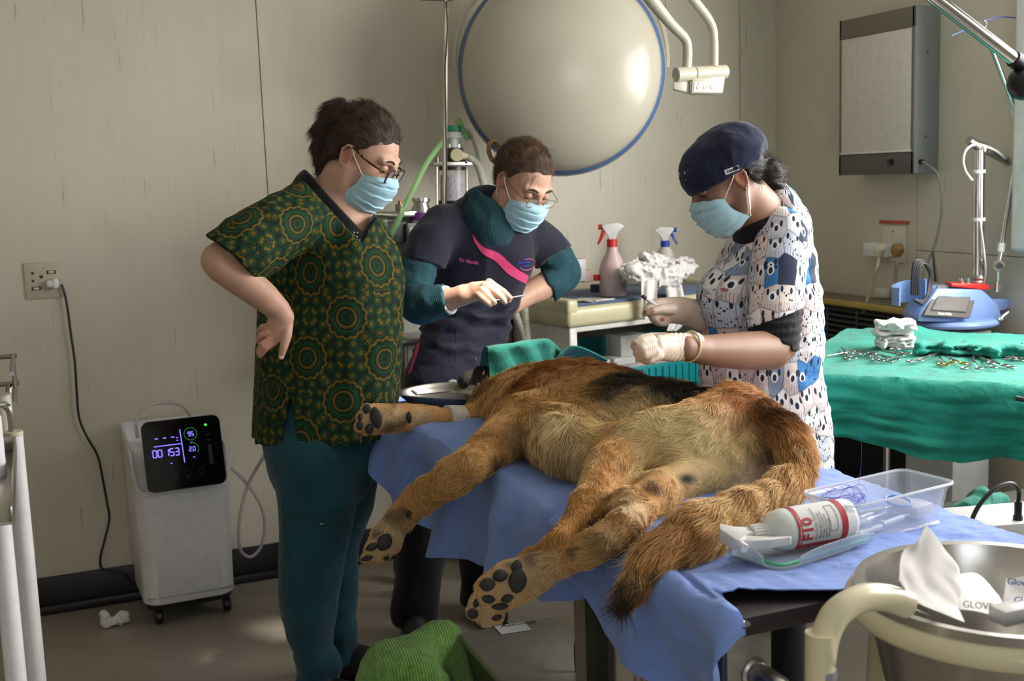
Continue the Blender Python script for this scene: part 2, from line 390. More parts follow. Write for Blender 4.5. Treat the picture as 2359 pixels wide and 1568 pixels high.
def comb(name, o, n, dirfn, L, dark, light, parent, seed, lift=.12, root=.00028, jit=.18):
    """strands combed over a hair volume"""
    me = o.data; V = np.empty(len(me.vertices)*3, np.float32); me.vertices.foreach_get('co', V); V = V.reshape(-1, 3).astype(float); Q = np.empty(len(me.loops), np.int32); me.loops.foreach_get('vertex_index', Q); Q = Q.reshape(-1, 4)
    P, N, rg = scatter(V, Q, n, seed); D = dirfn(P); cl = np.stack([fbm(P, 30, 2, seed+1), fbm(P, 30, 2, seed+2), fbm(P, 30, 2, seed+3)], 1); D = D+cl*jit*2+rg.normal(0, jit*.5, (n, 3)); D = D-N*(D*N).sum(1)[:, None]; D /= np.maximum(np.linalg.norm(D, axis=1), 1e-6)[:, None]
    t = np.clip(.5+.5*fbm(P, 60, 2, seed+5)+rg.normal(0, .22, n), 0, 1)[:, None]; col = np.array(lin(dark))*(1-t)+np.array(lin(light))*t
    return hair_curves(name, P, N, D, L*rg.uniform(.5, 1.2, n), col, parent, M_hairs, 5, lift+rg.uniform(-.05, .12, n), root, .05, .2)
# ================================================================ materials of the place
def wall_material():
    t = NT('cream_wall_board'); co = t.coord('Object'); v = t.scale(co, (1, 1, 1))
    big = t.noise(v, 1.3, 3); base = t.ramp(big, [(.3, '#c5beae'), (.75, '#d0cabb')])
    # vertical flecks printed in the boards
    s1 = t.noise(t.scale(co, (70, 70, 4.5)), 1., 2); f1 = t.ramp(s1, [(.685, 0.), (.74, 1.)])
    gate = t.ramp(t.noise(t.scale(co, (9, 9, 5)), 1., 1), [(.5, 0.), (.6, 1.)])
    f = t.math('MULTIPLY', t.math('MULTIPLY', f1, gate), .55)
    s2 = t.noise(t.scale(co, (130, 130, 1.6)), 1., 2); f2 = t.math('MULTIPLY', t.ramp(s2, [(.5, 0.), (.8, 1.)]), .16)
    c = t.mix(f, base, '#6d6656'); c = t.mix(f2, c, '#a99f86')
    dirt = t.ramp(t.noise(co, 3.1, 4), [(.55, 0.), (.8, .25)]); c = t.mix(dirt, c, '#a59a80')
    t.base(c, .42); t.bump(s2, .04, .002); return t.m
def floor_material():
    t = NT('grey_vinyl_floor'); co = t.coord('Object')
    c = t.ramp(t.noise(co, 1.7, 5), [(.3, '#8c857a'), (.7, '#9d968a')])
    sp = t.ramp(t.noise(co, 260, 2), [(.42, 0.), (.62, .35)]); c = t.mix(sp, c, '#6c665d')
    t.base(c, t.math('ADD', t.math('MULTIPLY', t.noise(co, 6, 3), .25), .2)); t.bump(t.noise(co, 90, 2), .03, .001); return t.m
M_wall = wall_material(); M_floor = floor_material()
M_ceil = mat('white_ceiling_board', '#d9d6cd', .8)
M_black_rub = mat('black_rubber', '#17141a', .45); M_black = mat('black_plastic', '#111114', .4); M_white = mat('white_plastic', '#dedede', .35)
M_cream = mat('cream_plastic', '#cfc7b2', .35); M_steel = mat('brushed_steel', '#b9b6b0', .28, 1., .05, 60); M_chrome = mat('chrome', '#dcdcde', .09, 1., .02)
M_dsteel = mat('dull_steel', '#8f8b84', .4, 1.); M_frame_w = mat('white_enamel', '#e2e3e3', .3); M_grey = mat('grey_plastic', '#8d9096', .4)
M_dark = mat('dark_grey_plastic', '#2b2c31', .5); M_tan = mat('tan_wood', '#a48d62', .5, 0, .2, 14); M_groove = mat('joint_backing', '#a1977f', .8)  # M_groove: tan wall backing that shows in the board joints
M_red = mat('red_plastic', '#c22a26', .35); M_bluep = mat('blue_plastic', '#2544a8', .35); M_greenp = mat('green_plastic', '#1f9a6a', .4)
# ================================================================ room shell
def slab(name, x0, x1, y0, y1, z0, z1, m, parent=None, kind='structure', bev=0): return B().box(((x0+x1)/2, (y0+y1)/2, (z0+z1)/2), (x1-x0, y1-y0, z1-z0), bev).done(name, m, parent, kind=kind)
slab('floor', XL-.2, XR+.3, YF-.2, YB+.3, -.1, 0, M_floor); slab('ceiling', XL-.2, XR+.3, YF-.2, YB+.3, ZC, ZC+.1, M_ceil)
wb = slab('wall_back', XL-.2, XR+.3, YB+.013, YB+.2, 0, ZC, M_groove)
xs = [XL]+[.829+1.036*k for k in (-2, -1, 0, 1, 2)]+[XR+.012]
for a, b in zip(xs[:-1], xs[1:]): B().box(((a+b)/2, YB+.006, ZC/2), (b-a-.003, .0125, ZC-.002), .0015, seg=1).done('panel', M_wall, wb)
WY0, WY1, WZ0, WZ1 = .65, 2.93, 1.17, 2.27
wr = thing('wall_right', (XR, 0, 0), None, None); wr['kind'] = 'structure'
ys = [YF, -1.69, -.655, .38, 1.415, 2.45, 3.485, YB+.012]
def rpanel(a, b, z0, z1):
    B().box((XR+.006, (a+b)/2, (z0+z1)/2), (.0125, b-a-.003, z1-z0-.002), .0015, seg=1).done('panel', M_wall, wr)
for a, b in zip(ys[:-1], ys[1:]):
    if b <= WY0 or a >= WY1: rpanel(a, b, 0, ZC)
    else:
        rpanel(a, b, 0, WZ0); rpanel(a, b, WZ1, ZC)
        if a < WY0: rpanel(a, WY0, WZ0, WZ1)
        if b > WY1: rpanel(WY1, b, WZ0, WZ1)
for (a, b, c, d) in ((YF, WY0, 0, ZC), (WY1, YB+.012, 0, ZC), (WY0, WY1, 0, WZ0), (WY0, WY1, WZ1, ZC)):
    B().box((XR+.106, (a+b)/2, (c+d)/2), (.187, b-a, d-c), 0).done('backing', M_groove, wr)
slab('wall_left', XL-.2, XL, YF-.2, YB+.2, 0, ZC, M_wall)
RX0, RX1, RZ0, RZ1 = -1.05, .65, 1.0, 2.2
wf = thing('wall_front', (0, YF, 0), None, None); wf['kind'] = 'structure'
for (a, b, c, d) in ((XL-.2, RX0, 0, ZC), (RX1, XR+.3, 0, ZC), (RX0, RX1, 0, RZ0), (RX0, RX1, RZ1, ZC)):
    B().box(((a+b)/2, YF-.1, (c+d)/2), (b-a, .2, d-c), 0).done('backing', M_wall, wf)
M_pane = glass('window_glass', '#f3f8ff', .02, 1.)
def window(name, horiz, fixed, a0, a1, z0, z1, out):
    r = thing(name, (XR if not horiz else 0, 0 if not horiz else YF, z0), None, None); r['kind'] = 'structure'
    def bx(a, b, c, d, w, off, nm, m):
        ctr = [(a+b)/2, fixed+off, (c+d)/2] if horiz else [fixed+off, (a+b)/2, (c+d)/2]; sz = (b-a, w, d-c) if horiz else (w, b-a, d-c)
        return B().box(ctr, sz, .004 if m is M_frame_w else 0).done(nm, m, r)
    t = .055; f = .06*out
    bx(a0, a0+t, z0, z1, .07, f, 'frame', M_frame_w); bx(a1-t, a1, z0, z1, .07, f, 'frame', M_frame_w)
    bx(a0+t, a1-t, z0, z0+t, .07, f, 'sill', M_frame_w); bx(a0+t, a1-t, z1-t, z1, .07, f, 'frame', M_frame_w)
    n = 3 if a1-a0 > 2 else 2
    for k in range(1, n): c = a0+(a1-a0)*k/n; bx(c-.025, c+.025, z0+t, z1-t, .06, f, 'mullion', M_frame_w)
    for k in range(n): bx(a0+(a1-a0)*k/n+.03, a0+(a1-a0)*(k+1)/n-.03, z0+t, z1-t, .006, f*1.2, 'pane', M_pane)
    return r
w1 = window('window_1', False, XR, WY0, WY1, WZ0, WZ1, 1); window('added_rear_window', True, YF, RX0, RX1, RZ0, RZ1, -1)  # the rear window is unseen, added to go with the fill light
# white rounded trim that stands proud of the right wall at the window's far jamb
p = pX(2352, 300, XR-.03)
B().box((XR-.03, p[1]-.035, 1.9), (.06, .10, 1.42), .02, seg=3).done('jamb_cover', M_frame_w, w1)
bb = slab('baseboard_back', -.09, XR-.4, YB-.012, YB-.0005, 0.0, .133, M_black_rub, bev=.003)
B().box(((XR-.49)/2, YB-.02, .017), (XR-.31, .028, .034), .008).done('toe_strip', M_black_rub, bb)
slab('trim_1', -.30, -.092, YB-.02, YB-.0005, 0, .12, M_tan, bev=.003)
# ================================================================ left: wall socket, power cord, oxygen machine, tissue
a = pY(53, 606, YB); b_ = pY(148, 684, YB)
cx_, cz_, hw, hh = (a[0]+b_[0])/2, (a[2]+b_[2])/2, (b_[0]-a[0])/2, (a[2]-b_[2])/2
so = thing('wall_socket', (cx_, YB, cz_), 'cream double wall socket on the back wall left of the oxygen machine', 'socket')
B().box((cx_, YB-.004, cz_), (2*hw, .008, 2*hh), .003).done('face_plate', mat('aged_ivory', '#b9b19c', .45), so)
def hole(px, py, r, m=M_black, nm='socket_hole', d=.0083):
    q = pY(px, py, YB); return B().cyl((q[0], YB-.006, q[2]), (q[0], YB-d-.0008, q[2]), r, n=14).done(nm, m, so)
for q in ((75, 629), (76, 647)): hole(*q, .005)
hole(95, 637, .0062)
for q in ((99, 616), (104, 674)): hole(*q, .0028, M_dsteel, 'screw')
for q in ((118, 626), (84, 664)):
    w = pY(*q, YB); B().box((w[0], YB-.0085, w[2]), (.03, .004, .012), .001).done('switch_frame', M_dark, so)
    B().box((w[0], YB-.0105, w[2]), (.018, .004, .008), .001).done('switch', M_cream, so)
pc = thing('power_lead', (.09, YB-.03, 1.2), 'black power cord with white plug hanging down the wall to the skirting', 'cord')
q = pY(121, 653, YB-.02)
B().box((q[0], YB-.024, q[2]), (.042, .03, .026), .009, seg=3).box((q[0]+.008, YB-.026, q[2]), (.022, .032, .038), .009, seg=3).done('plug', M_white, pc)
pts = [pY(x, y, YB-.02) for x, y in ((142, 655), (150, 680), (157, 720), (162, 760), (172, 830), (176, 890), (182, 960), (200, 1005), (225, 1050), (238, 1110), (247, 1160), (252, 1195), (242, 1240), (233, 1275), (231, 1298), (240, 1312))]
pts += [np.array([.215, YB-.03, .105]), np.array([.235, YB-.03, .06])]
B().tube(pts, .0042, 8).done('cable', M_black_rub, pc)
# oxygen concentrator
O = np.array([.405, 4.2, 0]); M_oxy = mat('oxygen_machine_white', '#d6d6d8', .42)
ox = thing('oxygen_machine', O, 'white floor-standing oxygen machine with black glowing display on castors', 'machine')
def oxp(x, y, z):   # the machine stands turned a little towards the window
    c, s = math.cos(math.radians(2)), math.sin(math.radians(2)); return O+np.array([x*c-y*s, x*s+y*c, z])
def rrect(hx, hy, r, n=5):
    out = []
    for (sx, sy, a0) in ((1, 1, 0), (-1, 1, 90), (-1, -1, 180), (1, -1, 270)):
        for k in range(n+1): t = math.radians(a0+90*k/n); out.append((sx*(hx-r)+r*math.cos(t), sy*(hy-r)+r*math.sin(t)))
    return out
def loft(rings, cap=True):
    n = len(rings[0]); v = [p for r in rings for p in r]; f = [(j*n+i, j*n+(i+1) % n, (j+1)*n+(i+1) % n, (j+1)*n+i) for j in range(len(rings)-1) for i in range(n)]
    if cap: f += [tuple(range(n))[::-1], tuple((len(rings)-1)*n+i for i in range(n))]
    return v, f
def rim_z(x, y):     # top edge: deep scoop down to the screen at the front, flared ears at the sides
    ear = .02*max(0, abs(x)/.15-.6); fr = np.clip((-y-.09)/.07, 0, 1); fr = fr*fr*(3-2*fr); return .665+ear-.185*fr
rings = []
for z, g in ((.075, -.008), (.085, 0), (.3, .002), (.47, .004)): rings.append([oxp(x, y, z) for x, y in rrect(.155+g, .165+g, .05, 9)])
rings.append([oxp(x, y, rim_z(x, y)) for x, y in rrect(.162, .170, .05, 9)]); rings.append([oxp(x, y, rim_z(x, y)-.002) for x, y in rrect(.156, .164, .047, 9)])
rings.append([oxp(x, y, min(.60, rim_z(x, y)-.03)) for x, y in rrect(.148, .156, .042, 9)])
v, f = loft(rings); pymesh('body', v, f, M_oxy, ox, ang=40)
v, f = loft([[oxp(x, y, .06) for x, y in rrect(.145, .155, .05)], [oxp(x, y, .078) for x, y in rrect(.15, .16, .05)]]); pymesh('base', v, f, M_black, ox, ang=40)
B().box(oxp(0, -.158, .105), (.29, .024, .0025), 0).done('seam', M_grey, ox)
sc_c, sc_n = oxp(.012, -.158, .6), np.array([.0, -1, .32]); sc_n /= np.linalg.norm(sc_n); sc_x = np.array([1, .035, 0]); sc_x /= np.linalg.norm(sc_x); sc_y = np.cross(sc_n, sc_x); sc_y = sc_y if sc_y[2] > 0 else -sc_y
def scp(u, w, d=0): return sc_c+sc_x*u+sc_y*w+sc_n*d
poly = rrect(.132, .121, .026)
v, f = loft([[scp(x*.96, y*.96, -.05) for x, y in poly], [scp(x, y, -.012) for x, y in poly], [scp(x, y, .006) for x, y in poly], [scp(x*.985, y*.985, .0095) for x, y in poly]])
M_scr = mat('display_glass', '#08070a', .12, 0, .02)
scr = pymesh('display', v, f, M_scr, ox, ang=40)
G_dig = glow('display_digits', '#7a6bff', 3.2); G_ring = glow('display_ring', '#1e8a3a', .8); G_led = glow('green_led', '#33ff33', 5.)
SEG = {'0': 'abcdef', '1': 'bc', '2': 'abged', '3': 'abgcd', '5': 'afgcd', '9': 'abcdfg', '-': 'g'}
def digit(ch, u, w, h, bld):
    wd_ = h*.52; t = h*.11
    S_ = {'a': ((0, h), (wd_, h)), 'b': ((wd_, h), (wd_, h/2)), 'c': ((wd_, h/2), (wd_, 0)), 'd': ((0, 0), (wd_, 0)), 'e': ((0, 0), (0, h/2)), 'f': ((0, h/2), (0, h)), 'g': ((0, h/2), (wd_, h/2))}
    for k in SEG[ch]:
        (x0, y0), (x1, y1) = S_[k]; g = t*.35
        if x0 == x1: P = [(x0-t/2, min(y0, y1)+g), (x0+t/2, min(y0, y1)+g), (x0+t/2, max(y0, y1)-g), (x0-t/2, max(y0, y1)-g)]
        else: P = [(x0+g, y0-t/2), (x1-g, y0-t/2), (x1-g, y0+t/2), (x0+g, y0+t/2)]
        bld.prism([scp(u+a, w+b2, .0098) for a, b2 in P], sc_n*.0006)
def bar(bld, u0, w0, u1, w1, t):
    d = np.array([u1-u0, w1-w0]); n = np.array([-d[1], d[0]])/np.hypot(*d)*t/2
    bld.prism([scp(u0+n[0], w0+n[1], .0098), scp(u0-n[0], w0-n[1], .0098), scp(u1-n[0], w1-n[1], .0098), scp(u1+n[0], w1+n[1], .0098)], sc_n*.0006)
bd = B()
for k in range(3): digit('-', -.092+.027*k, .047, .024, bd)
for i, ch in enumerate('00153'): digit(ch, -.103+.0172*i+(.005 if i > 1 else 0), -.004, .024, bd)
for i, ch in enumerate('95'): digit(ch, .020+.0105*i, .056, .014, bd)
digit('2', .018, .004, .014, bd); digit('0', .031, .004, .014, bd); bar(bd, .0275, .0035, .0295, .0035, .002)
bar(bd, -.097, .033, -.008, .033, .0022); bar(bd, -.006, .083, -.002, -.032, .0022)
for (u, w) in ((-.046, -.03), (.028, .033), (.031, -.018), (-.018, .055), (-.018, .046)): bar(bd, u-.003, w, u+.003, w, .002)
bd.done('digits', G_dig, scr)
def ring(bld, u, w, r, a0, a1, t=.002):
    n = 26
    for k in range(n):
        p0, p1 = [math.radians(a0+(a1-a0)*(k+j)/n) for j in (0, 1)]; bar(bld, u+r*math.cos(p0), w+r*math.sin(p0), u+r*math.cos(p1), w+r*math.sin(p1), t)
bd = B(); ring(bd, .028, .063, .0215, 0, 360); ring(bd, .028, .011, .0215, -40, 100); bd.done('gauge_ring', G_ring, scr)
B().cyl(scp(.082, .088, .009), scp(.082, .088, .0108), .0035, n=14).done('led', G_led, scr)
M_ghost = mat('dim_display_print', '#26262c', .3); bd = B()
for (u, w) in ((-.085, -.072), (-.04, -.072), (.005, -.07), (.05, -.068)): ring(bd, u, w, .009, 0, 360, .0014); bar(bd, u-.008, w-.014, u+.008, w-.014, .002)
for w in (.055, .035): bar(bd, .078, w, .095, w, .003)
bar(bd, .087, .018, .087, -.05, .011); bd.done('dim_icons', M_ghost, scr, kind='stuff')
for (x, y) in ((-.11, -.125), (.125, -.12), (-.11, .125), (.125, .125)):
    cst = B().cyl(oxp(x, y, .03)-[.013, 0, 0], oxp(x, y, .03)+[.013, 0, 0], .028, n=20, bev=.005).done('castor', M_black, ox)
    B().cyl(oxp(x, y+.008, .03), oxp(x, y+.008, .066), .009, n=12).done('castor_stem', M_dark, cst)
M_tube = glass('clear_tubing', '#e9dfe2', .25, .55)
pt = [oxp(-.13, -.1, .66), oxp(-.13, -.1, .72), oxp(-.1, -.09, .76), oxp(-.03, -.06, .765), oxp(.04, .0, .735), oxp(.07, .04, .69)]
tag(B().tube(pt, .0055, 8, 5).done('oxygen_tube', M_tube), 'short clear tube looping over the top of the oxygen machine', 'tube')
pts = [pY(x, y, Y) for x, y, Y in ((534, 1078, 4.2), (556, 1100, 4.2), (585, 1135, 4.22), (605, 1175, 4.25), (610, 1220, 4.28), (600, 1260, 4.3), (578, 1282, 4.3), (556, 1270, 4.28), (549, 1230, 4.25), (556, 1170, 4.22), (572, 1115, 4.2), (590, 1080, 4.15), (612, 1045, 4.0), (640, 1010, 3.8))]
tag(B().tube(pts, .0062, 8, 5).done('oxygen_tube', M_tube), 'long clear tube looped beside the right side of the oxygen machine', 'tube')
q = pZ(262, 1430, .02)
F_ = Field(q-[.09, .06, .03], q+[.09, .06, .07], .004)
F_.chain([q+[-.03, 0, .035], q+[-.022, 0, 0.0], q+[.0, 0, .0], q+[.03, .0, .008], q+[.05, 0, -.004]], [.014, .018, .018, .022, .008], k=.01).disp(lambda p: .009*fbm(p, 45, 3)); F_.cut([0, 0, .001], [0, 0, -1])
tag(F_.obj('tissue', mat('white_tissue', '#d8d6d2', .9, bump=.3)), 'crumpled white tissue lying on the floor left of the oxygen machine', 'tissue')
# ================================================================ left edge: white tube instrument trolley
Yc = 2.25
lt = thing('tube_trolley', pZ(10, 1568, .3)*[1, 1, 0], 'white tubular trolley with steel trays at the left edge of the picture', 'trolley')
M_tubew = mat('white_tube', '#e6e6ea', .3)
topc = pY(30, 998, Yc); botc = pY(82, 1568, Yc); leg_x = topc[0]
B().cyl((topc[0], Yc, .05), (topc[0], Yc, topc[2]), .0165, n=24).done('leg', M_tubew, lt)
B().cyl((topc[0], Yc, topc[2]-.004), (topc[0], Yc, topc[2]+.004), .0172, n=24).done('end_cap', M_cream, lt)
Y2 = 2.42; t2 = pY(14, 905, Y2); B().cyl((topc[0]-.018, Y2, .05), (topc[0]-.018, Y2, t2[2]), .0165, n=24).done('leg', mat('cream_tube', '#cfc9ba', .35), lt)
Y3 = 2.0; t3 = pY(0, 1000, Y3); B().cyl((t3[0]-.012, Y3, .05), (t3[0]-.012, Y3, t3[2]+.03), .0165, n=24).done('leg', M_tubew, lt)
B().cyl((t3[0]-.012, Y3, .42), (topc[0]-.018, Y2, .42), .010, n=14).cyl((t3[0]-.012, Y3, .30), (topc[0], Yc, .30), .010, n=14).done('cross_bar', M_tubew, lt)
tz = pY(38, 1025, 2.18)[2]; x1 = pY(38, 1025, 2.18)[0]
B().box((x1-.25, 1.95, tz-.012), (.50, .50, .004), .001).box((x1-.002, 1.95, tz), (.004, .50, .024), .001).box((x1-.25, 2.2, tz), (.5, .004, .024), .001).done('tray', M_steel, lt)
a = pY(26, 992, Yc); B().tube([a+[0, 0, -.02], a+[0, 0, .03], a+[-.006, 0, .045], a+[-.02, 0, .05], a+[-.2, -.02, .05]], .0055, 10).done('rail', M_steel, lt)
a = pY(30, 820, 2.5); bsk = B()
for z in (0, -.055): bsk.tube([a+[-.3, 0, z], a+[-.02, 0, z], a+[0, 0, z], a+[0, -.02, z], a+[0, -.25, z]], .0045, 8, 3)
for d in ((0, 0), (-.05, 0), (-.1, 0), (0, -.08)): bsk.cyl(a+[d[0], d[1], 0], a+[d[0], d[1], -.055], .0035, n=8)
bsk.tube([a+[-.012, 0, -.055], a+[-.016, -.01, -.08], a+[-.016, -.01, -.11]], .006, 8).done('basket_rail', M_dsteel, lt)
bx = pY(4, 1180, 2.6); tag(B().box((bx[0]-.05, 2.62, bx[2]-.0), (.09, .05, .12), .006).box((bx[0]-.05, 2.59, bx[2]-.02), (.07, .012, .05), .004, mi=1).done('medicine_box', [mat('dark_red_card', '#7d1d2b', .6), M_bluep]), 'small dark red box behind the white tubes at the left edge', 'box')
B().box((bx[0]-.12, 2.6, bx[2]-.075), (.36, .3, .012), .002).done('shelf', M_steel, lt)
# ================================================================ operating lamp (parked with its back to us)
Lc = pY(1293, 163, 3.85); LR = 240*mpp(Lc)
La = CP+np.array([0, 0, .30])-Lc; La /= np.linalg.norm(La)        # dome axis, towards us and a little up
lu, lw, ld = frame(La)
M_lampc = mat('lamp_ivory', '#b8b2a3', .26, 0, .03, 6)
M_ringb = mat('lamp_blue_rim', '#4d6690', .3)
lamp = thing('operating_lamp', Lc, 'large round ivory operating lamp with blue rim seen from its domed back', 'lamp')
prof = [(LR*1.0, -.07), (LR*1.005, -.02), (LR*.985, .0), (LR*.96, .018)]+[(LR*.95*math.cos(t), .03+.165*math.sin(t)) for t in np.linspace(0, 1.5, 14)]
B().lathe([(LR*.9, -.075), (LR*1.0, -.07)]+prof[1:3], Lc, La, 72).done('rim', M_lampc, lamp, ang=60)
B().lathe([(LR*.985, .0), (LR*.993, .006), (LR*.985, .016), (LR*.955, .026)], Lc, La, 72, cap=False).done('blue_band', M_ringb, lamp, ang=60)
B().lathe([(LR*.957, .022)]+prof[4:], Lc, La, 72).done('dome', M_lampc, lamp, ang=60)
cap = pY(1322, -8, 3.85)
hub = Lc+La*.155+lw*LR*.42 if False else None
hc = Lc-DOWN*LR*.70+La*.10; B().lathe([(.034, 0), (.04, .012), (.038, .02), (.02, .03)], hc, La, 28).done('hub_cap', M_lampc, lamp)
# curved arm that runs round the rim on both sides
def rimpt(ang, R, off): return Lc+RIGHT*(R*math.cos(ang))-DOWN*(R*math.sin(ang))+La*off
for sg in (0, 1):
    A = [math.radians(a) for a in (np.linspace(2, 88, 16) if sg == 0 else np.linspace(178, 92, 16))]
    P = [rimpt(a, LR*(1.03+.055*min(1, k/5)), -.03) for k, a in enumerate(A)]
    v = []; f = []
    for k, q in enumerate(P):
        rad = (q-Lc); rad = rad-La*(rad@La); rad /= np.linalg.norm(rad); wv = .012+.012*min(1, k/6)
        for (x, y) in ((-.006, -wv), (.006, -wv), (.006, wv), (-.006, wv)): v.append(q+rad*x+La*y)
    for k in range(len(P)-1):
        for c in range(4): f.append((4*k+c, 4*k+(c+1) % 4, 4*k+4+(c+1) % 4, 4*k+4+c))
    f += [(3, 2, 1, 0), tuple(4*(len(P)-1)+c for c in range(4))]
    pymesh('yoke', v, f, M_lampc, lamp, ang=40)
q = rimpt(math.radians(90), LR*1.085, -.03); B().cyl(q-[0, 0, .01], [q[0], q[1], ZC], .03, n=24).done('ceiling_stem', M_lampc, lamp)
# lamp control box on its two bent tubes
Yk = 3.1; kb = thing('lamp_control', pY(1612, 180, Yk), 'ivory lamp control box with push buttons hanging from two bent tubes', 'control')
def kp(x, y, Y=Yk): return pY(x, y, Y)
s = mpp(kp(1612, 180))
B().tube([kp(1455, -60), kp(1500, 0), kp(1545, 55), kp(1578, 90), kp(1584, 120), kp(1582, 156)], [15*s, 15*s, 12*s, 11*s, 11*s, 11*s], 16, 6).done('tube_arm', M_lampc, kb)
B().tube([kp(1560, -60), kp(1590, -10), kp(1625, 35), kp(1641, 65), kp(1645, 100), kp(1645, 152)], [12*s, 11*s, 11*s, 10.5*s, 10*s, 10*s], 16, 6).done('tube_arm', M_lampc, kb)
for q in (kp(1455, -60), kp(1560, -60)): B().cyl(q, [q[0], q[1], ZC], 13*s, n=16).done('tube_arm', M_lampc, kb)
B().cyl(kp(1556, 172), kp(1598, 169), 17*s, n=28, bev=2*s).done('swivel', M_lampc, kb)
B().cyl(kp(1599, 169), kp(1673, 165), 16*s, n=28, bev=2*s).done('housing', M_lampc, kb)
fx, fy = (kp(1668, 190)-kp(1594, 190)), np.array([0, 0, -1.])
B().prism([kp(1594, 172)+FWD*.02, kp(1670, 170)+FWD*.02, kp(1663, 216)+FWD*.02, kp(1591, 217)+FWD*.02], -FWD*.035).done('panel_box', M_lampc, kb, bevel=.003)
B().prism([kp(1553, 172)+FWD*.02, kp(1590, 172)+FWD*.02, kp(1590, 215)+FWD*.02, kp(1552, 205)+FWD*.02], -FWD*.02).done('side_box', M_lampc, kb, bevel=.003)
B().prism([kp(1598, 192)-FWD*.0155, kp(1660, 191)-FWD*.0155, kp(1656, 213)-FWD*.0155, kp(1596, 213)-FWD*.0155], -FWD*.001).done('keypad', mat('keypad_blue_grey', '#b7bcc0', .4), kb)
for i, x in enumerate((1606, 1622, 1637)):
    q = kp(x, 204)-FWD*.017; B().box(q, (9*s, .002, 9*s), .0008).done('button', M_cream, kb)
    ringv = B().tube([q-FWD*.0015+RIGHT*2.6*s*math.cos(t)-DOWN*2.6*s*math.sin(t) for t in np.linspace(0, 6.28, 13)], .0005, 6, 0).done('button_mark', M_dark, kb)
B().ball(kp(1607, 196)-FWD*.017, 1.6*s, 10).done('indicator', glow('red_indicator', '#ff7a60', 1.2), kb)
# ================================================================ ceiling drop pole with cable
Yp = 3.8; dp = thing('drip_pole', kp(1025, 470, Yp), 'thin ivory ceiling pole with a black wire twisted round it', 'pole')
sp = mpp(kp(1025, 200, Yp))
M_pole = mat('ivory_pole', '#c9c2ae', .35)
B().cyl(kp(1023, 560, Yp), kp(1027, 18, Yp), 5.2*sp, n=16).done('pole', M_pole, dp)
B().cyl(kp(1027, 20, Yp), kp(1027, 4, Yp), 4*sp, n=14).cyl(kp(1027, 8, Yp), [*kp(1027, 8, Yp)[:2], ZC], 2.5*sp, n=12).done('coupling', M_steel, dp)
B().box(kp(1010, -3, Yp), (.11, .05, .008), .002).done('mount_plate', M_dsteel, dp)
B().tube([kp(x, y, Yp)-FWD*.008 for x, y in ((1029, 4), (1031, 60), (1029, 110), (1026, 160), (1027, 230), (1028, 300), (1029, 380), (1028, 440), (1027, 476), (1020, 520), (1018, 560))], 1.9*sp, 8).done('wire', M_black_rub, dp)
# ================================================================ anaesthetic machine between the two women
Ya = 4.02; an = thing('anaesthetic_machine', kp(1000, 500, Ya)*[1, 1, 0], 'steel anaesthetic machine with vaporizer and clear absorber canister behind the vet', 'machine')
sa = mpp(kp(1040, 400, Ya)); M_purple = mat('purple_label', '#7a2f96', .5); M_lab = mat('paper_label', '#d5d6d6', .6)
def ap(x, y, d=0): return kp(x, y, Ya+d)
def acyl(x, y0, y1, r, m, nm, d=0, r2=None, bev=0): return B().cyl(ap(x, y0, d), ap(x, y1, d), r*sa, None if r2 is None else r2*sa, 24, bev).done(nm, m, an)
M_gran = NT('purple_granules'); co = M_gran.coord(); vv = M_gran.n('TexVoronoi'); vv.inputs['Scale'].default_value = 190; M_gran.set(vv.inputs['Vector'], co)
M_gran.base(M_gran.ramp(vv.outputs['Color'], [(.2, '#8d8399'), (.8, '#b5aebb')]), .8); M_gran.bump(vv.outputs['Distance'], .6, .004); M_gran = M_gran.m
M_acr = glass('clear_acrylic', '#f2f4f2', .06, .3, 1.45, .28)
acyl(1042, 470, 404, 27, M_gran, 'granules'); acyl(1042, 462, 386, 30, M_acr, 'canister')
acyl(1042, 392, 384, 31, M_black, 'canister_seal'); acyl(1042, 475, 462, 32, M_black, 'canister_seal')
for x in (1006, 1075): acyl(x, 480, 378, 2.6, M_steel, 'tie_rod', -.01)
B().box(ap(1036, 378), (98*sa, .09, 9*sa), .002).done('top_plate', M_steel, an)
B().box(ap(1036, 482), (110*sa, .12, 10*sa), .002).done('bottom_plate', M_steel, an)
acyl(1007, 374, 362, 5, M_dsteel, 'wing_nut'); B().box(ap(1007, 366), (13*sa, .004, 6*sa), .002).done('wing_nut', M_dsteel, an)
B().box(ap(1046, 358), (36*sa, .05, 34*sa), .002).done('valve_block', M_dark, an)
for x in (1036, 1046, 1057): acyl(x, 340, 332, 4, M_chrome, 'stud')
B().cyl(ap(1052, 357, -.02), ap(1052, 357, -.055), 15*sa, n=24, bev=.003).cyl(ap(1056, 357, -.04), ap(1078, 360, -.04), 11*sa, 7*sa, 20).done('elbow', mat('ivory_rubber', '#cfc6a4', .5), an)
B().cyl(ap(1071, 371, -.04), ap(1076, 373, -.04), 6*sa, n=12).done('clip', M_chrome, an)
acyl(1045, 340, 318, 11, M_white, 'flow_stem'); acyl(1046, 318, 304, 20, mat('frosted_dome', '#d3d6d0', .3), 'flow_dome', r2=17); acyl(1046, 303, 290, 17, M_greenp, 'green_cap', bev=.002)
M_hose = glass('milky_hose', '#dcdccd', .35, .35); M_green_t = glass('green_tubing', '#b4e6a0', .3, .45, 1.3, .8)
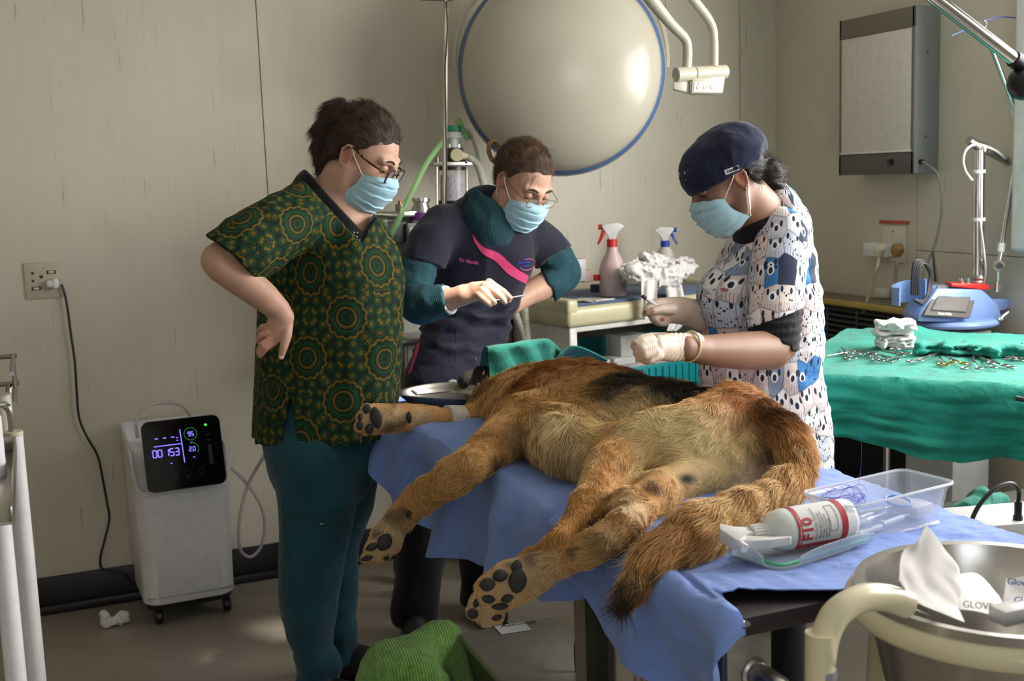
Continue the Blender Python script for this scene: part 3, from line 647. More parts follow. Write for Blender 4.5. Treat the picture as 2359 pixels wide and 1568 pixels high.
def hose(pts, r, nm, m, ribs=0, parent=None):
    P = catmull(pts, 10); b = B()
    if ribs:
        L = np.concatenate([[0], np.cumsum(np.linalg.norm(np.diff(P, axis=0), axis=1))]); n = int(L[-1]/ribs)*4; T = np.linspace(0, L[-1], n); Q = np.stack([np.interp(T, L, P[:, i]) for i in range(3)], 1)
        v, f = sweep(Q, [r*(1+.13*(k % 4 in (0, 1))-.06) for k in range(n)], 10); b._add(v, f)
    else: b.tube(P, r, 10, 0)
    return b.done(nm, m, parent, ang=180)
hose([ap(1078, 360, -.04), ap(1100, 380, -.04), ap(1113, 420, -.04), ap(1122, 470, -.03), ap(1128, 520, 0)], 9*sa, 'breathing_hose', M_hose, .009, an)
hose([ap(1066, 318), ap(1078, 300), ap(1098, 350), ap(1112, 430), ap(1116, 500, .05)], 4*sa, 'thin_hose', M_hose, 0, an)
hose([ap(1050, 300), ap(1024, 322), ap(985, 372, -.05), ap(950, 440, -.1), ap(916, 510, -.12), ap(893, 560, -.12), ap(870, 640, -.1)], 6.5*sa, 'green_hose', M_green_t, 0, an)
B().cyl(ap(1053, 274), ap(1064, 292), 8*sa, 6*sa, 14).cyl(ap(1062, 290), ap(1080, 322), 5*sa, 7*sa, 14).cyl(ap(1076, 310), ap(1088, 316), 4*sa, n=10).done('green_connector', M_green_t, an)
# flask-shaped vaporizer with purple band
va = B().lathe([(21*sa, 0), (21*sa, 8*sa), (17*sa, 10*sa), (17*sa, 14*sa), (27*sa, 36*sa), (27*sa, 56*sa), (20*sa, 62*sa)], ap(970, 456), ap(970, 520)-ap(970, 456), 28).done('vaporizer', M_steel, an)
B().cyl(ap(972, 489, -.003), ap(972, 508, -.003), 28.5*sa, n=28).done('purple_band', M_purple, an)
B().box(ap(962, 560), (62*sa, .09, 96*sa), .004).done('vaporizer_body', mat('machine_grey', '#8f9090', .4), an)
fp = ap(962, 545)-np.array([0, .047, 0])
B().box(fp, (56*sa, .004, 46*sa), .001).done('label_plate', M_lab, an)
text_obj('label_text', 'MTE', fp+np.array([-.03, -.003, .012]), (1, 0, 0), (0, 0, 1), .022, M_bluep, an)
for k in range(3): B().box(fp+np.array([-.004, -.003, -.003-.009*k]), (.05-.008*k, .001, .0025), 0).done('label_line', M_dark, an)
B().box(ap(962, 600)-np.array([0, .047, 0]), (50*sa, .004, 36*sa), .001).done('window', M_dark, an)
B().box(ap(962, 634), (60*sa, .085, 26*sa), .003).done('purple_base', M_purple, an)
B().box(ap(900, 494), (110*sa, .06, 12*sa), .002).cyl(ap(860, 495, -.04), ap(925, 498, -.04), 8*sa, n=16).done('cross_rail', M_steel, an)
acyl(921, 500, 470, 10, M_dsteel, 'regulator', -.02); acyl(921, 470, 462, 4, mat('brass', '#8a6a35', .35, 1.), 'valve_knob', -.02)
B().box(ap(890, 535), (88*sa, .05, 46*sa), .003).done('manifold', M_dark, an); acyl(884, 640, 500, 9, M_acr, 'flow_tube', -.03)
B().box(ap(930, 650, .06), (190*sa, .04, 330*sa), .004).done('back_panel', mat('machine_panel', '#c4c3bd', .4), an)
B().box(ap(1000, 770, .0), (230*sa, .30, 14*sa), .004).done('work_shelf', M_steel, an)
for x, y in ((905, .1), (1110, .1), (905, -.2), (1110, -.2)):
    q = ap(x, 770, 0); B().cyl((q[0], q[1]+y*.6, q[2]), (q[0], q[1]+y*.6, .10), .016, n=14).done('leg', mat('machine_legs', '#5a5750', .4, .6), an)
    B().cyl((q[0]-.014, q[1]+y*.6, .05), (q[0]+.014, q[1]+y*.6, .05), .05, n=24, bev=.01).done('castor', M_dark, an)
for pts, nm in (([ap(1174, 690, -.1), ap(1190, 730, -.12), ap(1207, 775, -.14), ap(1216, 830, -.16), ap(1222, 900, -.2)], 'left'), ([ap(1205, 650, -.1), ap(1207, 700, -.12), ap(1212, 760, -.14), ap(1218, 830, -.16), ap(1224, 900, -.2)], 'mid')):
    tag(hose(pts, 9.5*sa, 'corrugated_hose', M_hose, .0085), f'milky corrugated breathing hose, the {"left" if nm=="left" else "more upright"} one of two below the vet\'s elbow', 'hose')
tag(hose([ap(1226, 640, .0), ap(1244, 700, -.02), ap(1260, 760, -.05), ap(1274, 815, -.08), ap(1285, 880, -.1)], 9*sa, 'smooth_hose', M_hose), 'smooth milky hose slanting down beside the cream trolley', 'hose')
q = ap(1195, 850); B().cyl((q[0], q[1]+.1, .0), (q[0], q[1]+.1, 1.0), .02, n=16).done('post', M_dsteel, an)
# ================================================================ cream drawer trolley with its things
TZ = 1.057; ta = pZ(1310, 690, TZ); tb = pZ(1640, 655, TZ); te = tb-ta; te /= np.linalg.norm(te); te[2] = 0; tn = np.array([-te[1], te[0], 0])
TL, TD = .82, .46
def tp(u, w, z): return ta+te*u+tn*w+np.array([0, 0, z-ta[2]])
TR = Matrix((te.tolist(), tn.tolist(), (0, 0, 1))).transposed()
tr = thing('drawer_trolley', tp(TL/2, TD/2, 0), 'cream drawer trolley with blue mat and turquoise drawer behind the dog', 'trolley')
M_trc = mat('trolley_cream', '#c6bf9d', .32, 0, .04); M_mat = cloth('blue_mat', '#566b8d', '#4a5f83', .5, 60)
def tbox(u0, u1, w0, w1, z0, z1, m, nm, bev=.006, parent=None, label=None): return B().box(tp((u0+u1)/2, (w0+w1)/2, (z0+z1)/2), (u1-u0, w1-w0, z1-z0), bev, TR, 3).done(nm, m, parent or tr, label=label)
tbox(-.02, TL+.02, -.02, TD+.02, .955, 1.028, M_trc, 'top_rim', .018)
for (u0, u1, w0, w1) in ((-.02, .03, -.02, TD+.02), (TL-.03, TL+.02, -.02, TD+.02), (-.02, TL+.02, TD-.01, TD+.02)): tbox(u0, u1, w0, w1, 1.0, TZ, M_trc, 'top_edge', .012)
tbox(.03, TL-.03, .0, TD-.012, 1.029, 1.036, M_mat, 'mat', .002)
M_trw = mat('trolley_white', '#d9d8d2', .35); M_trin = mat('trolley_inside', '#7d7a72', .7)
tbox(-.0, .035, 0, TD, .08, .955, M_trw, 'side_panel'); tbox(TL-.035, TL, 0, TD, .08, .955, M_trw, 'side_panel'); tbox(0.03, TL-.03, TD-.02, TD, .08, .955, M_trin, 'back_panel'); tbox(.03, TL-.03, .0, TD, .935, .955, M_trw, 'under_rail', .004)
M_turq = glass('turquoise_plastic', '#0fa5ae', .3, .25)
M_turq2 = mat('turquoise_drawer', '#17888e', .3)
dr = thing('turquoise_drawer', tp(TL/2, .1, .7), 'ribbed turquoise plastic drawer full of white boxes in the cream trolley', 'drawer')
def dbox(*a, parent=None): return tbox(*a, parent=parent or dr)
tbox(.04, TL-.04, -.012, .0, .60, .78, M_turq2, 'front', .004, dr); tbox(.04, .05, .0, TD-.05, .60, .80, M_turq2, 'side', .003, dr); tbox(TL-.05, TL-.04, .0, TD-.05, .60, .80, M_turq2, 'side', .003, dr)
tbox(.04, TL-.04, TD-.06, TD-.05, .60, .84, M_turq2, 'back', .003, dr); tbox(.04, TL-.04, 0, TD-.05, .59, .602, M_turq2, 'base', .003, dr)
for k in range(22): tbox(.055+.033*k, .064+.033*k, -.018, -.010, .605, .77, M_turq2, 'rib', .002, dr)
M_boxes = mat('white_card_box', '#cfcfcc', .6); M_tape = mat('grey_card', '#6e7073', .6); 
ORD = ['leftmost', 'second from left', 'middle', 'fourth from left', 'rightmost']
for j in range(2):
    for i in range(5):
        u = .065+.125*i; w = .03+.12*j
        tag(B().box(tp(u+.0525, w+.045, .70+.01*j), (.105, .09, .14+.02*j), .002, TR).done('carton', [M_boxes]), f'{ORD[i]} white carton in the {["front","back"][j]} row of the turquoise drawer', 'box', 'white cartons in the turquoise drawer')
tag(B().box(tp(.43, .22, .825), (.13, .1, .09), .003, TR).done('carton', M_boxes), 'larger pale carton standing highest in the turquoise drawer', 'box')
bs = thing('wire_basket', tp(TL/2, .1, .4), 'white wire basket below the turquoise drawer', 'basket')
b = B(); b.tube([tp(.06, -.01, .54), tp(TL-.06, -.01, .54)], .005, 8, 0); b.tube([tp(.06, -.01, .40), tp(TL-.06, -.01, .40)], .004, 8, 0); b.done('rail', M_trw, bs)
for k in range(30): B().tube([tp(.065+.0235*k, -.01, .54), tp(.065+.0235*k, -.01, .40)], .002, 6, 0).done('wire', M_trw, bs)
tbox(.05, TL-.05, .02, TD-.05, .30, .54, M_dark, 'liner', .004, bs)
# spray bottles (trigger sprayers share one builder)
def trigger_head(z0, s, side, m_body, m_trig, m_collar, parent, base, ax, up=(0, 0, 1.), tg=None):
    """trigger sprayer standing on a bottle: base point, vertical; ax = horizontal unit vector the nozzle points along"""
    ax = np.asarray(ax, float); up = np.asarray(up, float); P = lambda a, z: base+ax*a*s+up*(z0+z*s)
    B().lathe([(.0155*s, 0), (.0155*s, .022*s), (.0135*s, .024*s)], base+up*z0, up, 24).done('collar', m_collar, parent)
    sd = np.cross(up, ax)*.011*s
    poly = [(-.010, .022), (.010, .022), (.011, .040), (.024, .050), (.030, .062), (.028, .068), (-.018, .072), (-.034, .064), (-.036, .058), (-.016, .046)]
    B().prism([P(a, z)-sd for a, z in poly], sd*2).done('spray_head', m_body, parent, bevel=.002*s)
    B().cyl(P(.026, .060), P(.040, .060), .008*s, n=16, bev=.001).done('nozzle', m_trig, parent)
    tg = tg or [(.020, .052), (.030, .050), (.036, .030), (.044, .010), (.040, .008), (.028, .026), (.020, .042)]
    B().prism([P(a, z)-sd*.7 for a, z in tg], sd*1.4).done('trigger', m_trig, parent, bevel=.0015*s)
M_pinkb = glass('pink_bottle_plastic', '#e9cfd0', .35, .3); M_pinkl = mat('pink_liquid', '#c0506a', .3)
base = pY(1412, 655, 3.93)*[1, 1, 0]+np.array([0, 0, 1.037]); s_ = mpp(base)
rb = thing('spray_bottle', base, 'pink spray bottle with red trigger on the trolley mat', 'bottle')
hpx = 655-548
B().lathe([(.0, .0), (27*s_, 0), (30*s_, 3*s_), (30*s_, 52*s_)], base+[0, 0, .001], (0, 0, 1), 32).done('liquid', M_pinkl, rb)
B().lathe([(29*s_, 0), (31*s_, 3*s_), (31*s_, 60*s_), (27*s_, 78*s_), (14*s_, 100*s_), (11*s_, 118*s_), (11*s_, 126*s_)], base, (0, 0, 1), 32).done('bottle', M_pinkb, rb, ang=60)
trigger_head(112*s_, 58*s_/.075, 1, M_white, M_red, M_red, rb, base, -RIGHT*[1, 1, 0])
base2 = pY(1533, 620, 4.1)*[1, 1, 0]+np.array([0, 0, 1.037]); s2 = mpp(base2)
fb = thing('spray_bottle', base2, 'white labelled spray bottle with blue trigger at the back of the trolley', 'bottle')
M_milkb = glass('milky_bottle', '#d9d6cf', .4, .15)
B().lathe([(19*s2, 0), (20*s2, 3*s2), (20*s2, 74*s2), (16*s2, 84*s2), (10*s2, 92*s2), (10*s2, 98*s2)], base2, (0, 0, 1), 32).done('bottle', M_milkb, fb, ang=60)
trigger_head(90*s2, 50*s2/.075, 1, M_white, M_bluep, M_bluep, fb, base2, RIGHT*[1, 1, 0])
def curved_label(c, r, z0, z1, a0, a1, m, parent, nm='label', axis=None, n=18):
    P = np.array([[c+np.array([r*math.cos(a), r*math.sin(a), z]) for z in (z0, z1)] for a in np.linspace(a0, a1, n)]); return sheet(nm, P, m, parent, .0005)
tocam = math.atan2(CP[1]-base2[1], CP[0]-base2[0]); R_ = 20.6*s2
curved_label(base2, R_, 8*s2, 60*s2, tocam-.9, tocam+.9, M_lab, fb)
M_orng = mat('orange_band', '#e58a2a', .5); curved_label(base2, R_+.0006, 55*s2, 60*s2, tocam-.9, tocam+.9, M_orng, fb, 'label_band'); curved_label(base2, R_+.0006, 8*s2, 60*s2, tocam-.9, tocam-.75, M_red, fb, 'label_band')
cd = np.array([math.cos(tocam), math.sin(tocam), 0]); sx = np.array([-cd[1], cd[0], 0])
def flat_text(txt, c, u, z, size, m, parent, r, side, **kw): return text_obj('label_text', txt, c+cd*(r+.0012)+side*u+np.array([0, 0, z]), side, (0, 0, 1), size, m, parent, **kw)
flat_text('F10', base2, -.016, 38*s2, .024, M_red, fb, R_, sx, bold=.0006)
flat_text('SC', base2, .02, 39*s2, .014, M_orng, fb, R_-.004, sx)
for k, tx in enumerate(('Pre-diluted', 'Ready To', 'Use')): flat_text(tx, base2, -.016, (25-8*k)*s2, .0095, M_dark, fb, R_, sx)
# crumpled paper towel heap that hangs over the trolley edge
M_paper = mat('paper_towel', '#dad8d6', .85, 0, .03, 40, .25, 130)
c0 = pY(1500, 622, 3.86); sp_ = mpp(c0); F_ = Field(c0-[.22, .2, .24], c0+[.22, .22, .12], .0045)
def cp(x, y, Y=3.86): return pY(x, y, Y)
for P, R in (([cp(1440, 630), cp(1475, 620), cp(1520, 625), cp(1560, 622), cp(1595, 615)], [14, 24, 30, 24, 10]), ([cp(1480, 590), cp(1500, 600), cp(1540, 615, 3.9)], [10, 18, 20]), ([cp(1455, 625, 3.8), cp(1500, 640, 3.8), cp(1550, 635, 3.82)], [20, 24, 22]), ([cp(1570, 610, 3.92), cp(1600, 600, 3.92)], [18, 6])):
    F_.chain(P, np.array(R)*sp_, k=.012)
def crumple(p):
    a = np.abs(vnoise(p, 34, 1)); b2 = np.abs(vnoise(p+.3, 62, 2)); return .026*(a-.3)+.014*(b2-.3)+.006*vnoise(p, 130, 3)
F_.disp(crumple, .05); pt_ = F_.obj('paper_towels', M_paper); tag(pt_, 'heap of crumpled white paper towels on the trolley edge', 'paper')
def strip(name, px0, px1, rows, Y, amp, parent, seed=0, m=None):
    P = []
    for i, (y, x0, x1, dY) in enumerate(rows):
        P.append([pY(x0+(x1-x0)*t, y, Y+dY+amp*math.sin(9*t+seed+.6*i)) for t in np.linspace(0, 1, 17)])
    P = np.array(P); P = np.stack([catmull(P[:, j], 4) for j in range(P.shape[1])], 1); return sheet(name, P, m or M_paper, parent, .0015)
strip('hanging_towel', 0, 0, [(632, 1480, 1512, -.02), (650, 1478, 1514, -.11), (690, 1478, 1512, -.125), (735, 1479, 1503, -.12)], 3.86, .006, pt_)
strip('hanging_towel', 0, 0, [(640, 1530, 1566, -.02), (662, 1532, 1572, -.10), (700, 1538, 1578, -.115), (745, 1540, 1574, -.115), (762, 1536, 1560, -.115)], 3.9, .008, pt_, 2)
# small things on the mat at the left
sb = thing('vial_rack', tp(.06, .15, 1.037), 'small frosted rack of vials at the left end of the trolley mat', 'rack')
B().box(pY(1325, 622, 3.95), (.07, .05, .085), .003).done('case', mat('frosted_case', '#aaa9a9', .4), sb); B().box(pY(1318, 650, 3.92), (.10, .004, .004), .001).done('rail', M_dark, sb)
tag(B().box(pY(1312, 640, 3.9)+[0, 0, .0], (.04, .05, .05), .003).done('ampoule_box', M_cream), 'small cream box beside the vial rack on the trolley', 'box')
tag(B().box(pY(1350, 636, 3.96), (.04, .05, .045), .003).done('ampoule_box', mat('pale_pink_card', '#b39a92', .6)), 'small dusky pink box beside the red lid on the trolley', 'box')
tag(B().cyl(pY(1372, 646, 3.95), pY(1372, 632, 3.95), .018, n=20, bev=.002).done('bottle_cap', M_red), 'round red cap beside the pink spray bottle', 'cap')
tag(B().cyl(pY(1374, 630, 4.12)*[1, 1, 0]+[0, 0, 1.036], pY(1374, 630, 4.12)*[1, 1, 0]+[0, 0, 1.066], .026, n=24, bev=.002).done('tape_roll', M_dark), 'dark round tape roll behind the red cap', 'roll')
for k, x in enumerate((1283, 1295)):
    q0 = pY(x+6, 628, 4.2); q0[2] = 1.04; q1 = pY(x, 552, 4.2); d = q1-q0
    sy = thing('syringe', q0, ['clear syringe standing left of its twin at the trolley end', 'clear syringe standing right of its twin at the trolley end'][k], 'syringe')
    B().cyl(q0, q0+d*.6, .009, n=16).done('barrel', M_acr, sy); B().cyl(q0+d*.6, q1, .006, .003, 12).done('tip', M_white, sy); B().cyl(q0+d*.55, q0+d*.62, .014, n=16).done('flange', M_white, sy)
q = pY(1358, 654, 3.83); q[2] = 1.039
P = np.array([[q+te*(u)+tn*(w)+np.array([0, 0, .002+.004*math.sin(u*60+w*40)]) for w in np.linspace(-.04, .05, 8)] for u in np.linspace(-.05, .05, 10)]); tag(sheet('paper_packet', P, mat('kraft_packet', '#bfb7a2', .7)), 'flat beige paper packet on the trolley mat', 'packet')
q = pY(1390, 660, 3.8); q[2] = 1.04; tag(B().box(q, (.09, .02, .004), .001, TR).done('swab_packet', M_lab), 'slim white swab packet in front of the beige paper packet', 'packet')
# ================================================================ right wall: viewing box, sockets, heater cabinet
vb = thing('viewing_box', (XR-.14, 3.5, 1.76), 'grey metal x-ray viewing box with white panel on the right wall', 'light box')
M_vbg = mat('hammered_grey_paint', '#7d7f82', .45, 0, .05, 90, .15, 300); M_vbt = mat('bronze_grey_paint', '#6d665c', .5)
zt, zb = 2.075, 1.457
va_, vb_ = 3.93, 3.50
# front plane runs parallel to the wall, XF in front of it (solve XF from the box's visible side)
XF = XR-.115; ra = pX(1935, 225, XF); rbq = pX(2107, 200, XF); zt = pX(2107, 12, XF)[2]; zb = pX(2107, 400, XF)[2]; y0, y1 = rbq[1], ra[1]
B().box(((XF+XR)/2, (y0+y1)/2, (zt+zb)/2), (XR-XF-.002, y1-y0, zt-zb), .002).done('case', M_vbg, vb)
dz = zt-zb; dy = y1-y0
B().box((XF-.001, (y0+y1)/2, zt-.038), (.006, dy, .072), .002).done('top_strip', M_vbt, vb); B().box((XF-.001, (y0+y1)/2, zb+.04), (.006, dy, .08), .002).done('bottom_strip', M_dark if False else mat('dark_bronze', '#55524c', .5), vb)
B().box((XF-.001, y0+.006, (zt+zb)/2), (.006, .012, dz), .002).done('side_strip', M_vbt, vb); B().box((XF-.001, y1-.006, (zt+zb)/2), (.006, .012, dz), .002).done('side_strip', M_vbt, vb)
B().box((XF-.002, (y0+y1)/2, (zt-.075+zb+.085)/2), (.005, dy-.028, zt-zb-.16), .002).done('white_panel', mat('opal_panel', '#cfcac2', .3), vb)
B().box((XF-.004, (y0+y1)/2, zb+.083), (.01, dy-.02, .006), .001).done('film_ledge', M_white, vb)
B().cyl((XF-.004, y0+dy*.27, zb+.045), (XF-.016, y0+dy*.27, zb+.045), .011, n=16).done('knob', M_black, vb)
for (u) in (.1, .5, .9): B().cyl((XF-.003, y0+dy*u, zt-.038), (XF-.006, y0+dy*u, zt-.038), .005, n=10).done('screw', M_dsteel, vb)
for (x, z) in ((.5, zt-.16), (.5, zb+.13)): B().cyl((XF+.055, y0-.001, z), (XF+.055, y0-.004, z), .005, n=10).done('screw', M_dsteel, vb)
cq = pX(2131, 372, XF+.03); cq = np.array([XF+.03, y0-.004, cq[2]])
B().cyl(cq+[0, .004, 0], cq+[0, -.008, 0], .009, n=14).done('cable_grommet', M_black, vb)
B().tube([cq, cq+[0, -.03, -.01]]+[pX(x, y, XR-d) for x, y, d in ((2160, 402, .09), (2170, 450, .09), (2168, 500, .09), (2155, 560, .09), (2135, 610, .10), (2118, 655, .12), (2098, 695, .14), (2072, 712, .14), (2060, 700, .12), (2060, 660, .10), (2064, 612, .08), (2066, 590, .06))], .0048, 8, 6).done('cable', mat('grey_cable', '#86837c', .45), vb)
c = pX(2062, 560, XR)
wp = thing('wall_socket', (XR, c[1], c[2]), 'square ivory wall socket with red tape strip below the viewing box', 'socket')
M_ivory = mat('ivory_plate', '#cfcabb', .4)
hy, hz = abs(pX(2035, 560, XR)[1]-pX(2090, 560, XR)[1])/2, .065
B().box((XR-.005, c[1], c[2]-.002), (.010, 2*hy, 2*hz+.01), .003).done('face_plate', M_ivory, wp)
B().box((XR-.004, c[1]+.004, c[2]+hz+.016), (.004, 2*hy+.03, .013), .001).done('red_tape', mat('red_tape', '#b5553f', .5), wp)
B().box((XR-.0115, c[1]-.04, c[2]+.02), (.004, .018, .03), .001).done('switch', M_ivory, wp); B().cyl((XR-.009, c[1], c[2]+.045), (XR-.0115, c[1], c[2]+.045), .004, n=10).done('screw', M_dsteel, wp)
ad = thing('plug_adaptor', pX(2025, 575, XR-.03), 'white multi plug adaptor carrying a white and a brown plug', 'adaptor')
q = pX(2026, 575, XR-.03); a0 = pX(1997, 573, XR-.03)[1]; a1 = pX(2047, 573, XR-.03)[1]
B().box((XR-.03, (a0+a1)/2, q[2]), (.04, abs(a1-a0), .055), .005).done('body', M_white, ad)
def plug(px, py, m, nm, lab, pts, mc):
    g = pX(px, py, XR-.065); t = thing(nm, g, lab, 'plug'); 
    B().lathe([(.022, 0), (.026, .008), (.022, .03), (.012, .034)], g+[.014, 0, 0], (-1, 0, 0), 6).box(g+[-.004, 0, -.014], (.03, .022, .03), .006).done('plug_body', m, t)
    B().tube([g+[-.004, 0, -.025]]+pts, .006, 8, 6).done('cable', mc, t)
M_brownp = mat('brown_plug', '#8d7443', .45); M_creamc = mat('cream_cable', '#bcae92', .5)
plug(2026, 574, mat('ivory_plug', '#d6cfbd', .4), 'power_plug', 'ivory plug with thick cream cable in the wall adaptor', [pX(x, y, XR-.15) for x, y in ((2022, 610), (2008, 650), (1995, 700), (1980, 755), (1972, 790))], M_creamc)
plug(2068, 575, M_brownp, 'power_plug', 'brown plug with grey cable in the wall adaptor', [pX(x, y, XR-.085) for x, y in ((2066, 610), (2062, 650), (2060, 690), (2068, 708), (2085, 706))], mat('grey_cable', '#86837c', .45))
# ledge with louvred black heater below
XH = XR-.022; hc_ = thing('heater_cabinet', (XR-.1, 3.85, 0), 'long tan wooden ledge over a black louvred heater along the right wall', 'heater')
M_ledge = mat('ledge_brown', '#6d614a', .5, 0, .2, 12); M_edge = mat('gold_edge', '#a98f45', .4)
lx = XH-.17; lz = pX(1990, 700, lx)[2]; LY0, LY1 = 3.18, 4.36
B().box((XH-.085, (LY0+LY1)/2, lz-.008), (.17, LY1-LY0, .018), .003).done('ledge', M_ledge, hc_); B().box((lx-.004, (LY0+LY1)/2, lz-.008), (.010, LY1-LY0, .022), .003).done('edge_strip', M_edge, hc_)
B().box((XH-.07, (LY0+LY1)/2, .46), (.135, LY1-LY0-.02, .92), .004).done('body', M_black, hc_)
for k in range(12): B().box((lx+.02, (LY0+LY1)/2, lz-.045-.021*k), (.03, LY1-LY0-.05, .006), .001, Matrix.Rotation(.5, 3, 'Y')).done('louvre', M_dark, hc_)
for k in range(7): B().box((lx+.012, LY0+.06+.178*k, lz-.16), (.008, .012, .26), .001).done('grille_bar', M_dark, hc_)
B().box((lx-.002, (LY0+LY1)/2, lz-.30), (.012, LY1-LY0-.02, .02), .002).done('middle_strip', M_edge, hc_)
q = pX(2018, 680, XR-.05); tag(B().box((XR-.02, q[1], lz+.022), (.03, .06, .04), .006).done('cable_clip', M_ivory), 'small ivory junction clip on the wall just above the ledge', 'clip')
# ================================================================ surgery table
TX0, TX1, TY0, TY1, TZT = .885, 1.485, 1.37, 3.32, .855
st = thing('surgery_table', (1.18, 2.2, 0), 'dark topped surgery table under blue drapes, steel bracket and pin at its near corner', 'table')
M_board = mat('dark_brown_board', '#2e2328', .45, 0, .12, 20)
B().prism([(TX0+.02, TY0, TZT-.03), (TX1-.02, TY0, TZT-.03), (TX1, TY0+.02, TZT-.03), (TX1, TY1, TZT-.03), (TX0, TY1, TZT-.03), (TX0, TY0+.02, TZT-.03)], (0, 0, .03)).done('table_top', M_board, st, bevel=.004)
q = pZ(1703, 1437, TZT); B().lathe([(.016, 0), (.016, .001), (.010, .0015)], q, n=24).done('screw_cup', M_dark, st); B().lathe([(.008, 0), (.008, .005), (.004, .007)], q, n=16).done('screw', M_steel, st)
bc = np.array([TX0+.045, TY0+.075, TZT-.085]); M_alu = mat('cast_aluminium', '#a9a69f', .5, .7, .12, 60, .2, 250)
B().box(bc, (.078, .11, .105), .003).done('bracket', M_alu, st)
B().box(bc+[-.041, .0, 0], (.006, .10, .105), .002).done('bracket_side', mat('blue_grey_side', '#4b5066', .5), st)
pinp = bc+[.008, -.055, -.012]; B().lathe([(.024, 0), (.024, .006), (.019, .008), (.019, .062), (.010, .09), (.008, .092)], pinp, (0, -1, 0), 28).done('locking_pin', M_steel, st, ang=30)
B().cyl(bc+[-.024, -.056, -.04], bc+[-.024, -.060, -.04], .006, n=6).done('bolt', M_dsteel, st); B().cyl(bc+[-.044, .01, .02], bc+[-.051, .01, .02], .016, n=20).done('bolt', M_steel, st)
for x in (TX0+.12, TX1-.12): B().box((x, (TY0+TY1)/2+.06, TZT-.055), (.03, TY1-TY0-.2, .05), .003).done('rail', M_dsteel, st)
pc_ = pY(1450, 1500, 2.15); M_col = mat('warm_grey_column', '#8a8276', .5)
pc_ = pY(1415, 1500, 2.1); B().box((pc_[0]+.115, 2.205, .40), (.225, .21, .80), .008).done('column', M_col, st); B().box((pc_[0]-.006, 2.16, .40), (.014, .11, .80), .004).done('column_shade_slab', M_black, st)  # thin black slab puts the unlit left face of the column into colour
B().box((pc_[0]+.13, 2.15, .05), (.34, .40, .08), .02).done('foot', mat('painted_base', '#55524e', .5), st)
text_obj('column_text', 'GEISER', (pc_[0]+.085, 2.098, .30), (0, 0, 1), (-1, 0, 0), .055, mat('faded_print', '#5c564d', .6), st)
# ---------------------------------------------------------------- blue drapes
M_drape = cloth('blue_drape', '#7b98de', '#6f8dd6', .32, 26, 1300, .85, .25)
def hemfn(pts, X):
    q = np.array([pX(x, y, X) for x, y in pts]); o = np.argsort(q[:, 1]); return q[o, 1], q[o, 2]
hy_, hz_ = hemfn([(880, 1130), (905, 1185), (950, 1192), (985, 1262), (1060, 1292), (1110, 1330), (1140, 1360), (1200, 1375), (1260, 1392), (1300, 1396), (1345, 1375)], .85)
ZT = TZT+.012
def drapeA():
    ys_ = np.linspace(3.36, 1.62, 120); P = []
    for y in ys_:
        hem = float(np.interp(y, hy_, hz_)); row = []
        if y > 2.86: hem = max(hem, .74-.35*(3.1-y))
        for x in np.linspace(1.5, TX0+.005, 40):
            e = max(0, 1-(x-TX0)/.10)**2; wr = .004*fbm(np.array([x*1.5, y, 0.]), 9, 3, 3)
            row.append([x, y, ZT+wr+.006*e*math.sin(9*y)])
        L = ZT-hem
        for t in np.linspace(.03, 1, 34):
            fold = (.012+.03*t)*math.sin(13*y+1.3*math.sin(5*y))+.018*t*math.sin(29*y+2*t)+.01*fbm(np.array([0, y, t*.3]), 6, 3, 5)
            drop = t*L; x = TX0-.022*(1-math.exp(-t*9))-.012*t-fold*min(1, t*3)
            if y > 3.1: x += (y-3.1)*.25*t
            row.append([x, y+.01*t*math.sin(7*y), ZT+.004-drop-.004*fbm(np.array([t*.5, y, 2.]), 14, 2, 8)])
        P.append(row)
    return np.array(P)
dA = tag(sheet('blue_drape', drapeA(), M_drape, None, .0022), 'blue surgical drape under the dog, hanging off the long side of the table', 'drape')
hb_y, hb_z = hemfn([(1343, 1340), (1362, 1380), (1400, 1465), (1450, 1515), (1500, 1556), (1540, 1600), (1600, 1640)], .85)
def drapeB():
    yf, yn = 1.93, TY0-.012; P = []; vs = list(np.linspace(0, 1, 60)*(yf-yn))+[yf-yn+b for b in np.linspace(.008, .075, 14)]
    for v in vs:
        y = max(yf-v, yn); b = max(0, v-(yf-yn)); row = []
        hem = float(np.interp(y, hb_y, hb_z)); La = max(.05, ZT-hem)
        far = max(0, (y-1.75)/.18)
        for x in np.linspace(TX1+.012, TX0-.008, 64):
            wr = .0045*fbm(np.array([x, y, .7]), 13, 4, 11)+.0035*abs(fbm(np.array([x*1.3+y*.6, y, .7]), 30, 2, 19))
            lift = .022*far*max(0, 1-abs(x-1.0)/.35)
            bx = b*(.55+.9*abs(math.sin(2.2*(x-.9)+.3))) if x > .99 else b*max(.12, (.99-x)*2+.2-.5*max(0, min(1, (x-.93)/.06)))
            on = min(1, max(0, (x-.888)/.016)); on = on*on*(3-2*on); yo = yf-(yf-TY0-.058*min(1, max(-.1, (1.06-x)/.12)))*v/(yf-yn+.075)
            row.append([x, (y-.016*(1-math.exp(-b*60))-.05*b*math.sin(30*x))*(1-on)+yo*on, (ZT+.004+wr+lift-bx)*(1-on)+on*(ZT+.003+(wr+lift)*min(1, .15+max(0, yo-TY0)/.06))])
        for t in np.linspace(.03, 1, 40):
            a = t*La; fold = .016*t*math.sin(11*y+2*t)+.012*t*math.sin(25*y)+.006*fbm(np.array([t*.4, y, 1.]), 11, 3, 13)
            row.append([TX0-.026*(1-math.exp(-t*12))-.012-fold*min(1, t*4)-b*.25, y-.016*(1-math.exp(-b*60))-b*.2, ZT+.004-a-b*.5])
        P.append(row)
    return np.array(P)
dB = tag(sheet('blue_drape', drapeB(), M_drape, None, .0022), 'wrinkled blue drape at the near table end under tail, bottle and box', 'drape')
